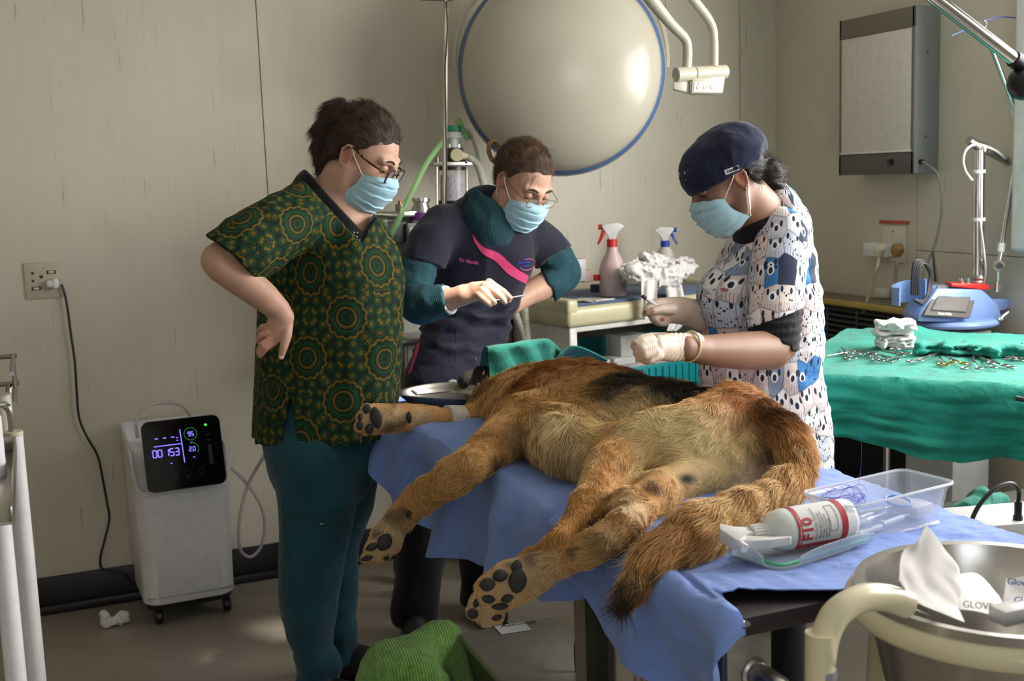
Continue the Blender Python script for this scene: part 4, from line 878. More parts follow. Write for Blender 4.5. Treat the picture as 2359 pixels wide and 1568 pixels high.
# ================================================================ kidney dish and small things by the dog's mouth
ZD = ZT+.006; kd = thing('kidney_dish', pZ(1010, 915, ZD), 'steel kidney dish holding a probe beside the dog mouth', 'dish')
K = pZ(1016, 912, ZD+.02); u1 = pZ(1110, 918, ZD+.02)-pZ(922, 908, ZD+.02); hl = np.linalg.norm(u1)/2; u1 /= np.linalg.norm(u1); u2 = np.cross([0, 0, 1], u1)
def kid(sc, n=40):
    out = []
    for k in range(n):
        a = 2*math.pi*k/n; x = math.cos(a)*hl*sc; y = math.sin(a)*hl*.62*sc
        if True: y += .30*hl*(1-(x/hl)**2)-.15*hl
        out.append((x, y))
    return out
rg = [[K+u1*x+u2*y+np.array([0, 0, z+.09*y+.001]) for x, y in kid(sc)] for sc, z in ((.62, -.018), (.78, -.016), (.9, .0), (.97, .010), (1.02, .0105), (1.02, .0125), (.955, .0115), (.885, .001), (.76, -.0135), (.6, -.0155))]
v, f = loft(rg); pymesh('bowl', v, f, M_steel, kd, ang=50)
tag(B().cyl(K+u1*(-.6*hl)+[0, 0, .0], K+u1*(.2*hl)+u2*.01+[0, 0, .012], .0018, n=8).cyl(K+u1*(-.6*hl)+[0, 0, .002], K+u1*(-.72*hl)+[0, 0, .012], .005, n=10).done('dental_probe', M_dsteel), 'thin steel dental probe lying inside the kidney dish', 'probe')
q = pY(1032, 892, 3.28); tag(B().cyl(q+[-.016, 0, -.022], q+[.012, 0, .004], .0125, n=20).ball(q+[.015, 0, .008], .016, 16, (1, .8, 1)).done('tube_stopper', M_white), 'white plastic tube end standing behind the kidney dish', 'tube')
q = pY(1075, 897, 3.2); tag(B().box(q+[0, .0, -.012], (.12, .05, .012), .004).done('swab', M_lab), 'white folded swab under the dog muzzle', 'swab')
# green cloth over the dog's head
M_teal = cloth('teal_cloth', '#267a6c', '#206c60', .5, 30); M_teal2 = cloth('teal_drape', '#21907f', '#1c8474', .5, 30)
rows = [[(1128, 872), (1180, 850), (1230, 835), (1265, 838), (1290, 850)], [(1127, 835), (1180, 822), (1230, 810), (1268, 806), (1290, 830)], [(1124, 803), (1170, 797), (1225, 788), (1268, 785), (1292, 812)]]
P = []
for i, r in enumerate(rows):
    c = catmull(np.array([pY(x, y, 3.02+.01*j+(.02 if j > 2 else 0)*(j-2)) for j, (x, y) in enumerate(r)]), 6); P.append(c)
P.append(P[-1]+np.array([.02, .10, -.02])); P.append(P[-1]+np.array([.03, .12, -.10]))
P = np.array(P); P = np.stack([catmull(P[:, j], 5) for j in range(P.shape[1])], 1)
for i in range(P.shape[0]):
    for j in range(P.shape[1]): P[i, j, 1] += .006*math.sin(j*.9+i*.3)
gc = tag(sheet('green_cloth', P, M_teal, None, .003), 'folded green surgical cloth covering the dog\'s head', 'cloth')
c = np.array([pY(x, y, 3.05) for x, y in ((1290, 815), (1310, 800), (1335, 800), (1365, 812), (1400, 830))]); P = np.array([catmull(c+[0, d, -.03*k], 5) for k, d in enumerate((0, .05, .10, .15))])
sheet('cloth_fold', P, M_teal, gc, .004)
# ================================================================ plastic lid, spray bottle, sandwich box
ZS = ZT+.008
M_clear = glass('clear_plastic', '#e6ecf8', .12, .3, 1.45, .30); M_clear2 = glass('milky_lid_plastic', '#dfe9ef', .3, .4, 1.45, .5); M_seal = mat('green_seal', '#5cc3a0', .4)
lid = thing('box_lid', pZ(1800, 1270, ZS), 'clear plastic box lid with green seal lying under the white bottle', 'lid')
A_, B2_, C_, D_ = pZ(1645, 1290, ZS), pZ(1800, 1318, ZS), pZ(2004, 1252, ZS), pZ(1890, 1225, ZS)
le = (C_-B2_); ll = np.linalg.norm(le); le /= ll; ln = np.cross([0, 0, 1], le); lw_ = .115
L0 = B2_; ll = .235; lc = L0+le*(ll/2)+ln*(lw_/2)
def lp(u, w, z=0): return lc+le*u+ln*w+np.array([0, 0, z])
v, f = loft([[lp(x, y, .000) for x, y in rrect(ll/2, lw_/2, .02)], [lp(x, y, .004) for x, y in rrect(ll/2, lw_/2, .02)]]); pymesh('plate', v, f, M_clear2, lid, ang=30)
sealp = [lp(x, y, .006) for x, y in rrect(ll/2-.008, lw_/2-.008, .016)]; B().tube(sealp, .0028, 8, 0, closed=True).done('seal', M_seal, lid)
for (u, w, du, dw) in ((0, -lw_/2, ll*.38, 0), (0, lw_/2, ll*.38, 0), (-ll/2, 0, 0, lw_*.3), (ll/2, 0, 0, lw_*.3)):
    o = np.array([np.sign(u), np.sign(w)]); P = []
    for t in np.linspace(-1, 1, 9):
        ed = lp(u+du*t, w+dw*t, .002); e2 = 1-.25*abs(t)**3; P.append([ed, ed+(le*o[0]+ln*o[1])*.012+np.array([0, 0, .010])*e2, ed+(le*o[0]+ln*o[1])*.016+np.array([0, 0, .028])*e2])
    sheet('flap', np.array(P), M_clear2, lid, .002)
# bottle lying on the lid
rB = .0345; zB = ZS+.006+rB; b0 = pZ(1953, 1194, zB); b1 = pZ(1742, 1230, zB); ax_ = (b1-b0)/np.linalg.norm(b1-b0); bl = np.linalg.norm(b1-b0)
bo = thing('spray_bottle', (b0+b1)/2, 'white disinfectant spray bottle with red edged label lying on the plastic lid', 'bottle')
M_btl = mat('bottle_hdpe', '#dde2e2', .3, 0, .02); M_btl.node_tree.nodes['Principled BSDF'].inputs['Subsurface Weight'].default_value = .0
B().lathe([(rB*.8, 0), (rB*.95, .002), (rB, .008), (rB, bl*.70), (rB*.97, bl*.76), (rB*.8, bl*.84), (rB*.5, bl*.895), (rB*.42, bl*.91), (rB*.42, bl*.99)], b0, ax_, 48).done('bottle', M_btl, bo, ang=60)
side = -np.cross(ax_, [0, 0, 1.]); side /= np.linalg.norm(side)
if (CP-b0)@side < 0: side = -side
upb = np.array([0, 0, 1.])                                # angle 0 = towards viewer, +90 = up
def bwrap(ang, z, r=rB): return b0+ax_*z+(side*math.cos(ang)+upb*math.sin(ang))*r
def bpatch(nm, a0, a1, z0, z1, m, d): P = np.array([[bwrap(a, z, rB+d) for z in (z0, z1)] for a in np.linspace(a0, a1, 28)]); return sheet(nm, P if True else P, m, bo, .0004)
R90 = math.radians
bpatch('label', R90(-62), R90(150), bl*.14, bl*.68, M_lab, .0004); M_labred = mat('label_red', '#b3243a', .45)
bpatch('label_band', R90(-62), R90(150), bl*.14, bl*.205, M_labred, .0009); bpatch('label_band', R90(-62), R90(150), bl*.635, bl*.68, M_labred, .0009); bpatch('label_band', R90(-62), R90(-34), bl*.14, bl*.68, M_labred, .0009)
def wrap_text(s, size, m, th0, z0, mode, bold=0):
    o = text_obj('label_text', s, (0, 0, 0), (1, 0, 0), (0, 1, 0), size, m, None, .0002, 'LEFT', bold); me = o.data
    for v in me.vertices:
        x, y, z = v.co
        if mode == 'circ': a, zz = th0+x/rB, z0+y
        elif mode == 'axial': a, zz = th0-y/rB, z0+x
        v.co = Vector(bwrap(a, zz, rB+.0012+max(0, z)).tolist())
    me.update(); _parent(o, bo); return o
wrap_text('F10', .026, M_labred, R90(-22), bl*.53, 'circ', .0008)
wrap_text('DISINFECTANT', .0125, M_lab, R90(-52), bl*.22, 'axial', .0002)
wrap_text('FOR EXTERNAL USE ONLY', .0045, M_lab, R90(-30), bl*.648, 'circ'); wrap_text('Skin Prep Solution', .0075, M_grey, R90(-22), bl*.475, 'circ')
M_ink = mat('label_ink', '#33363b', .6)
for k, s_t in enumerate(('Effective against bacteria', 'and fungi. Use before skin', 'preparation of patients', 'Dilute as directed')): wrap_text(s_t, .0042, M_ink, R90(-20), bl*(.44-.032*k), 'circ')
bpatch('label_box', R90(-5), R90(70), bl*.25, bl*.253, M_grey, .0009); bpatch('label_box', R90(-5), R90(70), bl*.33, bl*.333, M_grey, .0009); bpatch('label_box', R90(-5), R90(-3), bl*.25, bl*.333, M_grey, .0009); bpatch('label_box', R90(68), R90(70), bl*.25, bl*.333, M_grey, .0009)
trigger_head(bl*.93, .98, 1, M_white, M_white, M_white, bo, b0+ax_*0, side*.97+np.array([0, 0, -.15]), ax_, [(.012, .052), (.026, .054), (.034, .040), (.040, .010), (.042, -.026), (.039, -.030), (.030, .004), (.020, .030), (.010, .040)])
for k in range(20):
    a = 2*math.pi*k/20; B().cyl(b0+ax_*(bl*.935)+(side*math.cos(a)+upb*math.sin(a))*.0157, b0+ax_*(bl*.935+.018)+(side*math.cos(a)+upb*math.sin(a))*.0157, .0011, n=6).done('collar_rib', M_white, bo)
# box
sbx = thing('plastic_box', pZ(2010, 1150, ZT), 'open clear plastic lunch box of used syringes and suture thread', 'box')
zr = ZT+.078; c4 = [pZ(1853, 1132, zr), pZ(2092, 1083, zr), pZ(2188, 1107, zr), pZ(1958, 1170, zr)]; bc_ = sum(c4)/4
be = (c4[1]-c4[0]+c4[2]-c4[3]); bL = np.linalg.norm(be)/4; be /= np.linalg.norm(be); be[2] = 0; bn = np.cross([0, 0, 1], be); bW = abs((c4[0]-c4[3]) @ bn)/2
def sp3(x, y, z): return np.array([bc_[0], bc_[1], 0])+be*x+bn*y+np.array([0, 0, z])
bL = max(bL, .118); bW = max(.052, bW)
rg = []
for (g, z) in ((-.016, ZT+.009), (-.012, ZT+.0065), (-.004, zr-.012), (.000, zr-.004), (.004, zr-.003), (.004, zr), (-.003, zr), (-.007, zr-.012), (-.0145, ZT+.0105)): rg.append([sp3(x, y, z) for x, y in rrect(bL+g, bW+g, .02)])
v, f = loft(rg); pymesh('tub', v, f, M_clear, sbx, ang=40)
B().tube([sp3(x, y, zr) for x, y in rrect(bL+.002, bW+.002, .02)], .0024, 8, 0, closed=True).done('rim', M_clear2, sbx)
M_syr = mat('syringe_plastic', '#ccd2e2', .3)
sylab = ['syringe lying lengthwise nearest the front wall of the lunch box', 'syringe with steel needle lying middle of the lunch box', 'syringe slanting across the lunch box near the bottle', 'thin syringe crossing the others at the back of the lunch box', 'short syringe half under the white card in the lunch box']
for k, (x0, y0, x1, y1, r) in enumerate(((-.085, -.03, .01, -.026, .0055), (-.02, -.024, .07, -.018, .005), (-.08, -.012, .02, .004, .005), (-.06, .004, .05, .016, .0035), (-.03, .02, .04, -.004, .004))):
    z = ZT+.0165+.004*k; a, b = sp3(x0, y0, z), sp3(x1, y1, z+.004); d = b-a; s_ = thing('syringe', a, sylab[k], 'syringe', 'used syringes in the lunch box')
    B().cyl(a, a+d*.62, r, n=14).done('barrel', M_syr, s_); B().cyl(a+d*.62, a+d*.7, r*.6, n=10).done('hub', mat('blue_hub', '#8fa7d9', .4), s_); B().cyl(a+d*.7, b, r*.25, n=8).done('needle', M_steel, s_)
    B().cyl(a-d*.02, a+d*.01, r*1.7, n=14).done('flange', M_syr, s_); B().cyl(a-d*.16, a, r*.55, n=10).cyl(a-d*.17, a-d*.15, r*1.2, n=12).done('plunger', M_syr, s_)
tag(B().tube([sp3(.055+.022*math.cos(t), .006+.022*math.sin(t), ZT+.042+.004*math.sin(t)) for t in np.linspace(0, 6.28, 25)[:-1]], .0022, 8, 0, closed=True).done('blue_ring', mat('sky_blue_plastic', '#4c8be0', .35)), 'blue rubber ring on top of the syringes', 'ring')
tag(B().box(sp3(.085, .005, ZT+.025), (.05, .06, .02), .002, Matrix.Rotation(.3, 3, 'Z')).done('white_card', M_white), 'white card packet at the right end inside the lunch box', 'packet')
tpts = []
rr = random.Random(3)
for k in range(90): a = k*.75; tpts.append(sp3(-.075+.045*math.cos(a)*(.5+rr.random()*.7), .01+.035*math.sin(a)*(.5+rr.random()*.7), zr-.025+.03*rr.random()))
tpts += [sp3(-.02, .03, zr+.0), sp3(.0, .04, zr+.05), sp3(-.004, .04, zr+.085), sp3(-.015, .04, zr+.10)]
tag(B().tube(tpts, .00035, 5, 5).done('suture_thread', mat('violet_thread', '#4b4fc0', .5)), 'tangle of violet suture thread in the lunch box', 'thread')
# ================================================================ steel bucket in a cream ring stand
ZB = .935; bk0 = pZ(2302, 1352, ZB); RB = .5*abs(np.linalg.norm(pZ(1980, 1352, ZB)-pZ(2624, 1352, ZB)))
RB = 322*mpp(bk0); bk = thing('steel_bucket', bk0-[0, 0, .3], 'large stainless steel bucket in the near right corner', 'bucket')
B().lathe([(RB*.62, -.24), (RB*.66, -.235), (RB*.93, -.012), (RB*.95, -.002), (RB*1.0, 0), (RB*1.003, -.008), (RB*1.0, .004), (RB*.93, .003), (RB*.905, -.012), (RB*.64, -.228), (0.001, -.23)], bk0, (0, 0, 1), 72, cap=False).done('bowl', M_steel, bk, ang=50)
B().lathe([(.001, -.24), (RB*.62, -.24)], bk0, (0, 0, 1), 72, cap=False).done('bowl_base', M_steel, bk)
bs_ = thing('bucket_stand', bk0*[1, 1, 0], 'cream enamelled tube stand whose ring carries the steel bucket', 'stand')
M_enam = mat('cream_enamel', '#ded6b6', .25, 0, .04, 25)
B().tube([bk0+[RB*.985*math.cos(t), RB*.985*math.sin(t), -.024] for t in np.linspace(0, 2*math.pi, 49)[:-1]], .0165, 16, 0, closed=True).done('ring', M_enam, bs_)
tube_r = .0168
Ys_ = bk0[1]-.06
for nm, dx in (('leg', 0),):
    pts = [pY(2090, 1392, 1.08), pY(2040, 1376, 1.08), pY(1985, 1378, 1.07), pY(1930, 1410, 1.06), pY(1903, 1460, 1.055), pY(1892, 1520, 1.05), pY(1888, 1600, 1.05)]; e = pts[-1].copy(); e[2] = .03; pts.append(e)
    B().tube(pts, tube_r, 18, 6).done('leg', M_enam, bs_); B().cyl(pts[-3]+[0, 0, -.01], pts[-3]+[0, 0, -.02], tube_r*1.05, n=18).done('sleeve', M_grey, bs_)
for a in (.2, 1.6):
    q = bk0+[RB*1.0*math.cos(a), RB*1.0*math.sin(a), -.03]; B().tube([q, q+[.03*math.cos(a), .03*math.sin(a), -.05], q+[.05*math.cos(a), .05*math.sin(a), -.3], [q[0]+.05*math.cos(a), q[1]+.05*math.sin(a), .03]], tube_r, 14).done('leg', M_enam, bs_)
# waste paper in the bucket
M_wp = mat('waste_paper', '#dcdad8', .8, 0, .02, 20, .12, 60)
def paper(name, grid, lab, cat, amp=.006, seed=0, k=6, m=None):
    P = np.array([[pY(x, y, Y) for x, y, Y in r] for r in grid]); P = np.array([catmull(r, k) for r in P]); P = np.stack([catmull(P[:, j], k) for j in range(P.shape[1])], 1)
    n1 = np.abs(fbm(P, 16, 2, seed)); n2 = np.abs(vnoise(P, 38, seed+5)); P = P-FWD*((n1*amp*3+n2*amp*1.3)[..., None]); return tag(sheet(name, P, m or M_wp, None, .0012), lab, cat)
yb = bk0[1]
paper('waste_paper', [[(2128, 1205, yb+.0), (2165, 1250, yb+.02), (2205, 1310, yb+.03)], [(2100, 1245, yb-.01), (2140, 1300, yb), (2205, 1350, yb)], [(2070, 1275, yb-.03), (2115, 1345, yb-.03), (2200, 1395, yb-.02)], [(2062, 1330, yb-.05), (2110, 1385, yb-.05), (2210, 1425, yb-.05)]], 'tall pointed crumpled white paper sticking out of the bucket', 'paper')
paper('waste_paper', [[(2190, 1322, yb+.04), (2250, 1320, yb+.05), (2300, 1370, yb+.05)], [(2185, 1350, yb), (2245, 1360, yb), (2312, 1395, yb)], [(2190, 1400, yb-.03), (2240, 1405, yb-.04), (2320, 1425, yb-.04)]], 'round white paper sheet in the bucket right of the pointed one', 'paper', .002, 4)
paper('waste_paper', [[(2062, 1345, yb-.055), (2085, 1360, yb-.055)], [(2048, 1362, yb-.06), (2075, 1385, yb-.06)], [(2100, 1400, yb-.06), (2140, 1415, yb-.06)]], 'small torn paper scrap at the left inside the bucket', 'paper', .002, 8)
gp = paper('glove_packet', [[(2318, 1332, yb-.02), (2345, 1328, yb-.02), (2385, 1322, yb-.02)], [(2312, 1365, yb-.03), (2345, 1365, yb-.03), (2385, 1360, yb-.03)], [(2308, 1395, yb-.04), (2340, 1400, yb-.045), (2385, 1398, yb-.045)]], 'white glove packet with blue print at the right picture edge in the bucket', 'packet', .001, 9)
for s_t, x, y in (('Glove', 2320, 1345), ('Glove', 2336, 1388)): text_obj('print', s_t, pY(x, y, yb-.05), RIGHT-DOWN*-.1, -DOWN+FWD*.2, .012, M_bluep, gp)
tag(B().box(pY(2345, 1408, yb-.06), (.07, .03, .02), .002).done('small_carton', M_white), 'small white folded carton below the printed glove packet', 'box')
text_obj('print', 'GLOVE', pY(2218, 1398, yb-.075), RIGHT+DOWN*.1, -DOWN+FWD*.3, .012, mat('faint_print', '#b4b2ae', .8), bpy.data.objects['waste_paper.001'])
# ================================================================ steel side trolley with the white device
sd = thing('side_trolley', (1.9, 1.6, 0), 'low stainless steel trolley beyond the right edge of the surgery table', 'trolley')
ZTR = .755; fa = pZ(2118, 1166, ZTR); fb_ = pZ(2359, 1187, ZTR)
sx0, sy1 = fa[0]-.03, fa[1]
B().box((sx0+.25, sy1-.30, ZTR-.01), (.50, .60, .02), .004).done('tray', M_dsteel, sd)
for (x, y) in ((.02, -.02), (.48, -.02), (.02, -.58), (.48, -.58)): B().cyl((sx0+x, sy1+y, ZTR-.02), (sx0+x, sy1+y, .0), .012, n=14).done('leg', M_steel, sd)
dv = thing('white_device', pZ(2300, 1230, ZTR), 'white electronic box with black cable plugged in its top', 'device')
p0 = pZ(2248, 1212, ZTR+.055); dsz = (.22, .13, .055); dr_ = Matrix.Rotation(-.25, 3, 'Z')
dc = p0+np.array([.10, -.0, -.0275]); M_dev = mat('device_white', '#d4d6d8', .35); dcm = pZ(2248, 1213, ZTR+.055)
C0 = pZ(2247, 1214, ZTR+.075); Rv = np.array([math.cos(-.25), math.sin(-.25), 0]); Fv = np.array([-Rv[1], Rv[0], 0]); dc = C0+Rv*.11+Fv*.065; B().box((dc[0], dc[1], ZTR+.038), (.22, .13, .075), .004, dr_).done('case', M_dev, dv)
q = pZ(2253, 1215, ZTR+.05); jq = C0+Rv*.012-np.array([0, 0, .016]); B().cyl(jq-Fv*.002, jq+Fv*.004, .005, n=14).done('jack', M_dark, dv)
cn = pZ(2345, 1196, ZTR+.076); B().cyl(cn, cn+[0, 0, .035], .007, n=16).cyl(cn, cn+[0, 0, .008], .009, n=16).done('connector', M_black, dv)
B().tube([cn+[0, 0, .03], cn+[0, 0, .055], cn+[-.02, .0, .072], cn+[-.06, 0, .066], cn+[-.10, 0, .035], cn+[-.12, 0, -.01], cn+[-.12, .0, -.05]], .0042, 8, 6).done('cable', M_black_rub, dv)
q = pZ(2245, 1190, ZTR); F_ = Field(q-[.16, .1, .04], q+[.16, .1, .1], .006); F_.chain([q+[-.1, .02, .0], q+[0, 0, .015], q+[.1, .03, .01]], [.02, .035, .03], k=.02).disp(lambda p: .012*fbm(p, 22, 3)); F_.cut([0, 0, ZTR+.001], [0, 0, -1])
tag(F_.obj('green_cloth', M_teal), 'crumpled green cloth behind the white device on the side trolley', 'cloth')
q = C0+Rv*.02-Fv*.05; q[2] = ZTR+.06; tag(B().box(q, (.13, .05, .008), .003).done('velcro_strap', mat('dark_velcro', '#55524f', .95, bump=.6)), 'dark rough strap lying in front of the white device', 'strap')
# ================================================================ instrument table with teal drape
ZI = .95; A0 = pZ(1880, 868, ZI); A1 = pZ(2359, 893, ZI); ie = A1-A0; ie /= np.linalg.norm(ie); inn = np.array([-ie[1], ie[0], 0]); inn = inn if inn[1] > 0 or inn[0] > 0 else -inn
if inn[0] < 0: inn = -inn
IW = abs((pZ(2010, 765, ZI)-A0) @ inn); IL = .92; A0 = A0-ie*.10
def ip(u, w, z): return np.array([A0[0], A0[1], 0])+ie*u+inn*w+np.array([0, 0, z])
it = thing('instrument_table', ip(IL/2, IW/2, 0), 'steel instrument stand hidden under the teal drape', 'table')
RI = Matrix((ie.tolist(), inn.tolist(), (0, 0, 1))).transposed()
B().box(ip(IL/2, IW/2, ZI-.018), (IL-.02, IW-.02, .016), .003, RI).done('tray', M_steel, it)
for (u, w) in ((.12, .02), (IL-.05, .03), (.12, IW-.05), (IL-.05, IW-.05)): B().cyl(ip(u, w, 0), ip(u, w, ZI-.02), .011, n=14).done('leg', M_chrome, it)
def pN(x, y): d = ray(x, y); n = inn; t = ((ip(0, 0, 0)-CP) @ n)/(d @ n); return CP+d*t
hp = np.array([pN(x, y) for x, y in ((1890, 995), (1960, 1002), (2060, 1030), (2150, 1050), (2220, 1062), (2300, 1050), (2359, 1055), (2450, 1050))]); hu = (hp-ip(0, 0, 0)) @ ie; hz = hp[:, 2]
P = []
for u in np.linspace(-.02, IL, 110):
    row = []
    for w in np.linspace(IW+.0, .0, 46):
        pos = ip(u, w, 0); wr = .003*fbm(pos, 12, 3, 2)+.004*np.abs(fbm(pos, 26, 2, 6)); bump_ = .035*math.exp(-((u-.16)/.08)**2-((w-IW+.06)/.10)**2)
        row.append(ip(u, w, ZI+.004+wr+bump_))
    hem = float(np.interp(u, hu, hz)); L = ZI-hem
    for t in np.linspace(.03, 1, 44):
        fold = .014*t*math.sin(21*u)+.008*t*math.sin(47*u+3*t)+.008*fbm(np.array([u*.6, t*.7, 3.]), 9, 3, 4); ridge = .010*abs(vnoise(np.array([u*.9, t*.35*2.2, 1.]), 8, 9))
        row.append(ip(u, -.018*(1-math.exp(-14*t))-.02*t-fold*min(1, 4*t)-ridge, ZI+.002-t*L))
    P.append(row)
tag(sheet('teal_drape', np.array(P), M_teal2, None, .0025), 'teal surgical drape covering the instrument table, front hanging in creases', 'drape')
def iz(x, y, z=.963): return pZ(x, y, z)
# folded drape and gauze
def folded(name, c, e, n, L, Wd, h, m, lab, cat, seed, amp=.006, layers=3):
    P = []
    F_ = Field(np.asarray(c)-L, np.asarray(c)+[L, L, L*.8], .0045)
    for k in range(layers):
        z = h*(k+.5)/layers; off = np.asarray(e)*rnd.uniform(-.006, .006)
        for t in np.linspace(-1, 1, 2): pass
        a = np.asarray(c)+off-np.asarray(e)*(L/2-h/layers/2)+[0, 0, z]; b = np.asarray(c)+off+np.asarray(e)*(L/2-h/layers/2)+[0, 0, z]
        F_.chain([a, b], np.array([[Wd/2, h/layers*.56]]*2), u=np.asarray(n), k=.004)
    F_.disp(lambda p: amp*fbm(p, 28, 3, seed)); return tag(F_.obj(name, m), lab, cat)
M_gauze = mat('white_gauze', '#e6e4e2', .95, 0, .03, 50, .4, 400)
g0 = iz(2062, 800); folded('gauze_stack', g0+[0, 0, .0], RIGHT*[1, 1, 0], FWD*[1, 1, 0], .10, .085, .034, M_gauze, 'lower stack of folded white gauze swabs on the teal drape', 'gauze', 3, .005)
folded('gauze_stack', g0+[0, .0, .036], RIGHT*[1, 1, 0]*.97, FWD*[1, 1, 0], .105, .085, .045, M_gauze, 'upper stack of folded white gauze swabs, topmost on the pile', 'gauze', 8, .008)
g1 = iz(2245, 815); folded('folded_drape', g1, ie, inn, .30, .10, .03, M_teal2, 'folded teal drape lying at the back of the instrument table', 'drape', 5, .006, 2)
# forceps
M_inst = mat('instrument_steel', '#a9a6a3', .2, 1.); M_gold = mat('gold_handles', '#c79d3f', .25, 1.)
def forceps(tip, ring1, ring2, gold, lab, zt=.004):
    T = iz(*tip)+[0, 0, zt]; R1 = iz(*ring1)+[0, 0, zt]; R2 = iz(*ring2)+[0, 0, zt]; t = thing('artery_forceps', T, lab, 'forceps', 'forceps on the teal drape'); m = M_gold if gold else M_inst
    mid = (R1+R2)/2; J = T+(mid-T)*.42
    for k, (Ra, Rb) in enumerate(((R1, R2), (R2, R1))):
        d = Ra-J; Ln = np.linalg.norm(d); d /= Ln; off = np.cross(d, [0, 0, 1.])*.0012*(1 if k else -1)
        B().tube([T+off*.5, J+off+[0, 0, .0015*k], J+d*Ln*.5+[0, 0, .0015*k], Ra-d*.012], [.0009, .0026, .0022, .0019], 8, 4).done('blade', M_inst, t)
        n2 = np.cross([0, 0, 1.], d); B().tube([Ra+d*.0125*math.cos(a)*1.2+n2*.0095*math.sin(a)+[0, 0, .001*k] for a in np.linspace(0, 6.283, 17)[:-1]], .0019, 8, 0, closed=True).done('finger_ring', m, t)
    B().cyl(J+[0, 0, -.002], J+[0, 0, .004], .0038, n=12).done('box_joint', M_inst, t)
ff = lambda x, y: (1860+x/2.529, 460+y/2.529)
FL = [((195, 862), (232, 930), (268, 926), 0, 'leftmost forceps with its tip pointing away from the drape edge'), ((110, 915), (285, 905), (270, 888), 0, 'long thin forceps lying left of all, tip at the far left'), ((250, 880), (350, 915), (375, 905), 0, 'forceps second group from the left, rings towards the gauze'), ((365, 888), (392, 944), (430, 948), 0, 'forceps below the gauze stack with both rings at the drape edge'), ((400, 905), (480, 945), (515, 935), 0, 'forceps just right of the ones below the gauze stack'),
      ((430, 892), (540, 912), (575, 903), 0, 'shiny forceps lying level in front of the gauze stack'), ((640, 880), (510, 878), (500, 868), 0, 'forceps behind the level ones, close to the gauze'), ((780, 900), (600, 950), (660, 945), 0, 'broad pale scissors in the middle of the drape'), ((770, 920), (775, 965), (810, 968), 1, 'gold ringed needle holder standing left of the other gold one'), ((795, 918), (850, 950), (908, 962), 1, 'gold ringed needle holder pointing right'),
      ((970, 908), (915, 990), (1000, 992), 0, 'wide open forceps right of the gold needle holders'), ((985, 912), (1085, 985), (1070, 965), 0, 'forceps crossing the wide open pair on its right'), ((1000, 925), (1185, 982), (1150, 972), 0, 'long forceps reaching furthest right along the drape edge'), ((1130, 938), (1215, 925), (1240, 945), 0, 'forceps at the right picture edge, lower one'), ((1150, 925), (1255, 915), (1270, 935), 0, 'forceps at the right picture edge, upper one')]
for i, (a, b, c, g, lab) in enumerate(FL): forceps(ff(*a), ff(*b), ff(*c), g, lab, .003+.0008*(i % 4))
q0, q1 = pN(2345, 908), pN(2400, 918); tag(B().cyl(q0-inn*.05, q1-inn*.05, .006, n=16, bev=.001).done('scalpel_handle', M_dark), 'dark metal rod end at the right picture edge before the teal drape', 'rod')
# ================================================================ blue laser machine behind the instrument table
Yz = 3.0; lz_ = thing('laser_machine', pY(2215, 760, Yz)*[1, 1, 0], 'light blue medical machine with tilted grey screen and steel pole arm', 'machine')
def zp(x, y, d=0): return pY(x, y, Yz+d)
sz_ = mpp(zp(2215, 700)); M_lbl = mat('machine_blue', '#7f9ad0', .32, 0, .03); M_lgr = mat('machine_bezel', '#5a5652', .7); M_lwh = mat('machine_white', '#c9cccd', .35)
FH = FWD*[1, 1, 0]; FH /= np.linalg.norm(FH); RH = RIGHT*[1, 1, 0]; RH /= np.linalg.norm(RH)
def zprism(pts, d0, d1, nm, m, bev=.004, par=None): return B().prism([zp(x, y)+FH*d0 for x, y in pts], FH*(d1-d0)).done(nm, m, par or lz_, bevel=bev)
bq = zp(2212, 765); bq[2] = 0
RZ = Matrix((RH.tolist(), FH.tolist(), (0, 0, 1))).transposed() @ Matrix.Rotation(.45, 3, 'Z')
zc = zp(2212, 765)+FH*.1; B().box((zc[0], zc[1], zp(2212, 765)[2]/2+.04), (.175, .22, zp(2212, 765)[2]-.08), .012, RZ).done('column', M_lwh, lz_)
B().box((zc[0], zc[1], .05), (.3, .34, .09), .03, RZ).done('foot', M_lwh, lz_)
P = [zp(2212, 748)+FH*.09+RH*(math.cos(t)*105*sz_)+FH*(math.sin(t)*.13) for t in np.linspace(0, 6.283, 41)[:-1]]
B().tube(P, .012, 10, 0, closed=True).prism(P, (0, 0, .012)).done('bumper_ring', M_lbl, lz_)
zprism([(2112, 742), (2118, 722), (2160, 664), (2262, 664), (2300, 700), (2316, 745)], .0, .16, 'body', M_lbl, .012)
pn = [zp(2120, 727)-FH*.012, zp(2225, 733)-FH*.02, zp(2258, 668)+FH*.03, zp(2165, 660)+FH*.03]
nrm = np.cross(pn[1]-pn[0], pn[3]-pn[0]); nrm /= np.linalg.norm(nrm); nrm = nrm if nrm @ (CP-pn[0]) > 0 else -nrm
B().prism(pn, nrm*.010).done('bezel', M_lgr, lz_, bevel=.004)
cqs = sum(pn)/4; sc4 = [cqs+(p-cqs)*.72+nrm*.0105+np.array([0, 0, .006]) for p in pn]
B().prism(sc4, nrm*.002).done('screen', mat('grey_screen', '#57534f', .6), lz_)
B().prism([cqs+(p-cqs)*.76+nrm*.0095+np.array([0, 0, .006]) for p in pn], nrm*.0015).done('screen_border', M_dark, lz_)
text_obj('name_text', 'Accu-light', pn[0]+(pn[1]-pn[0])*.28+(pn[3]-pn[0])*.05+nrm*.011, pn[1]-pn[0], pn[3]-pn[0], .014, M_lab, lz_, bold=.0003)
B().cyl(zp(2253, 664, .05), zp(2256, 345, .05), 13*sz_, n=28).done('pole', M_chrome, lz_)
for y in (395, 505): B().cyl(zp(2255, y-4, .05), zp(2255, y+4, .05), 15*sz_, n=28, bev=.001).done('cable_tie', M_white, lz_)
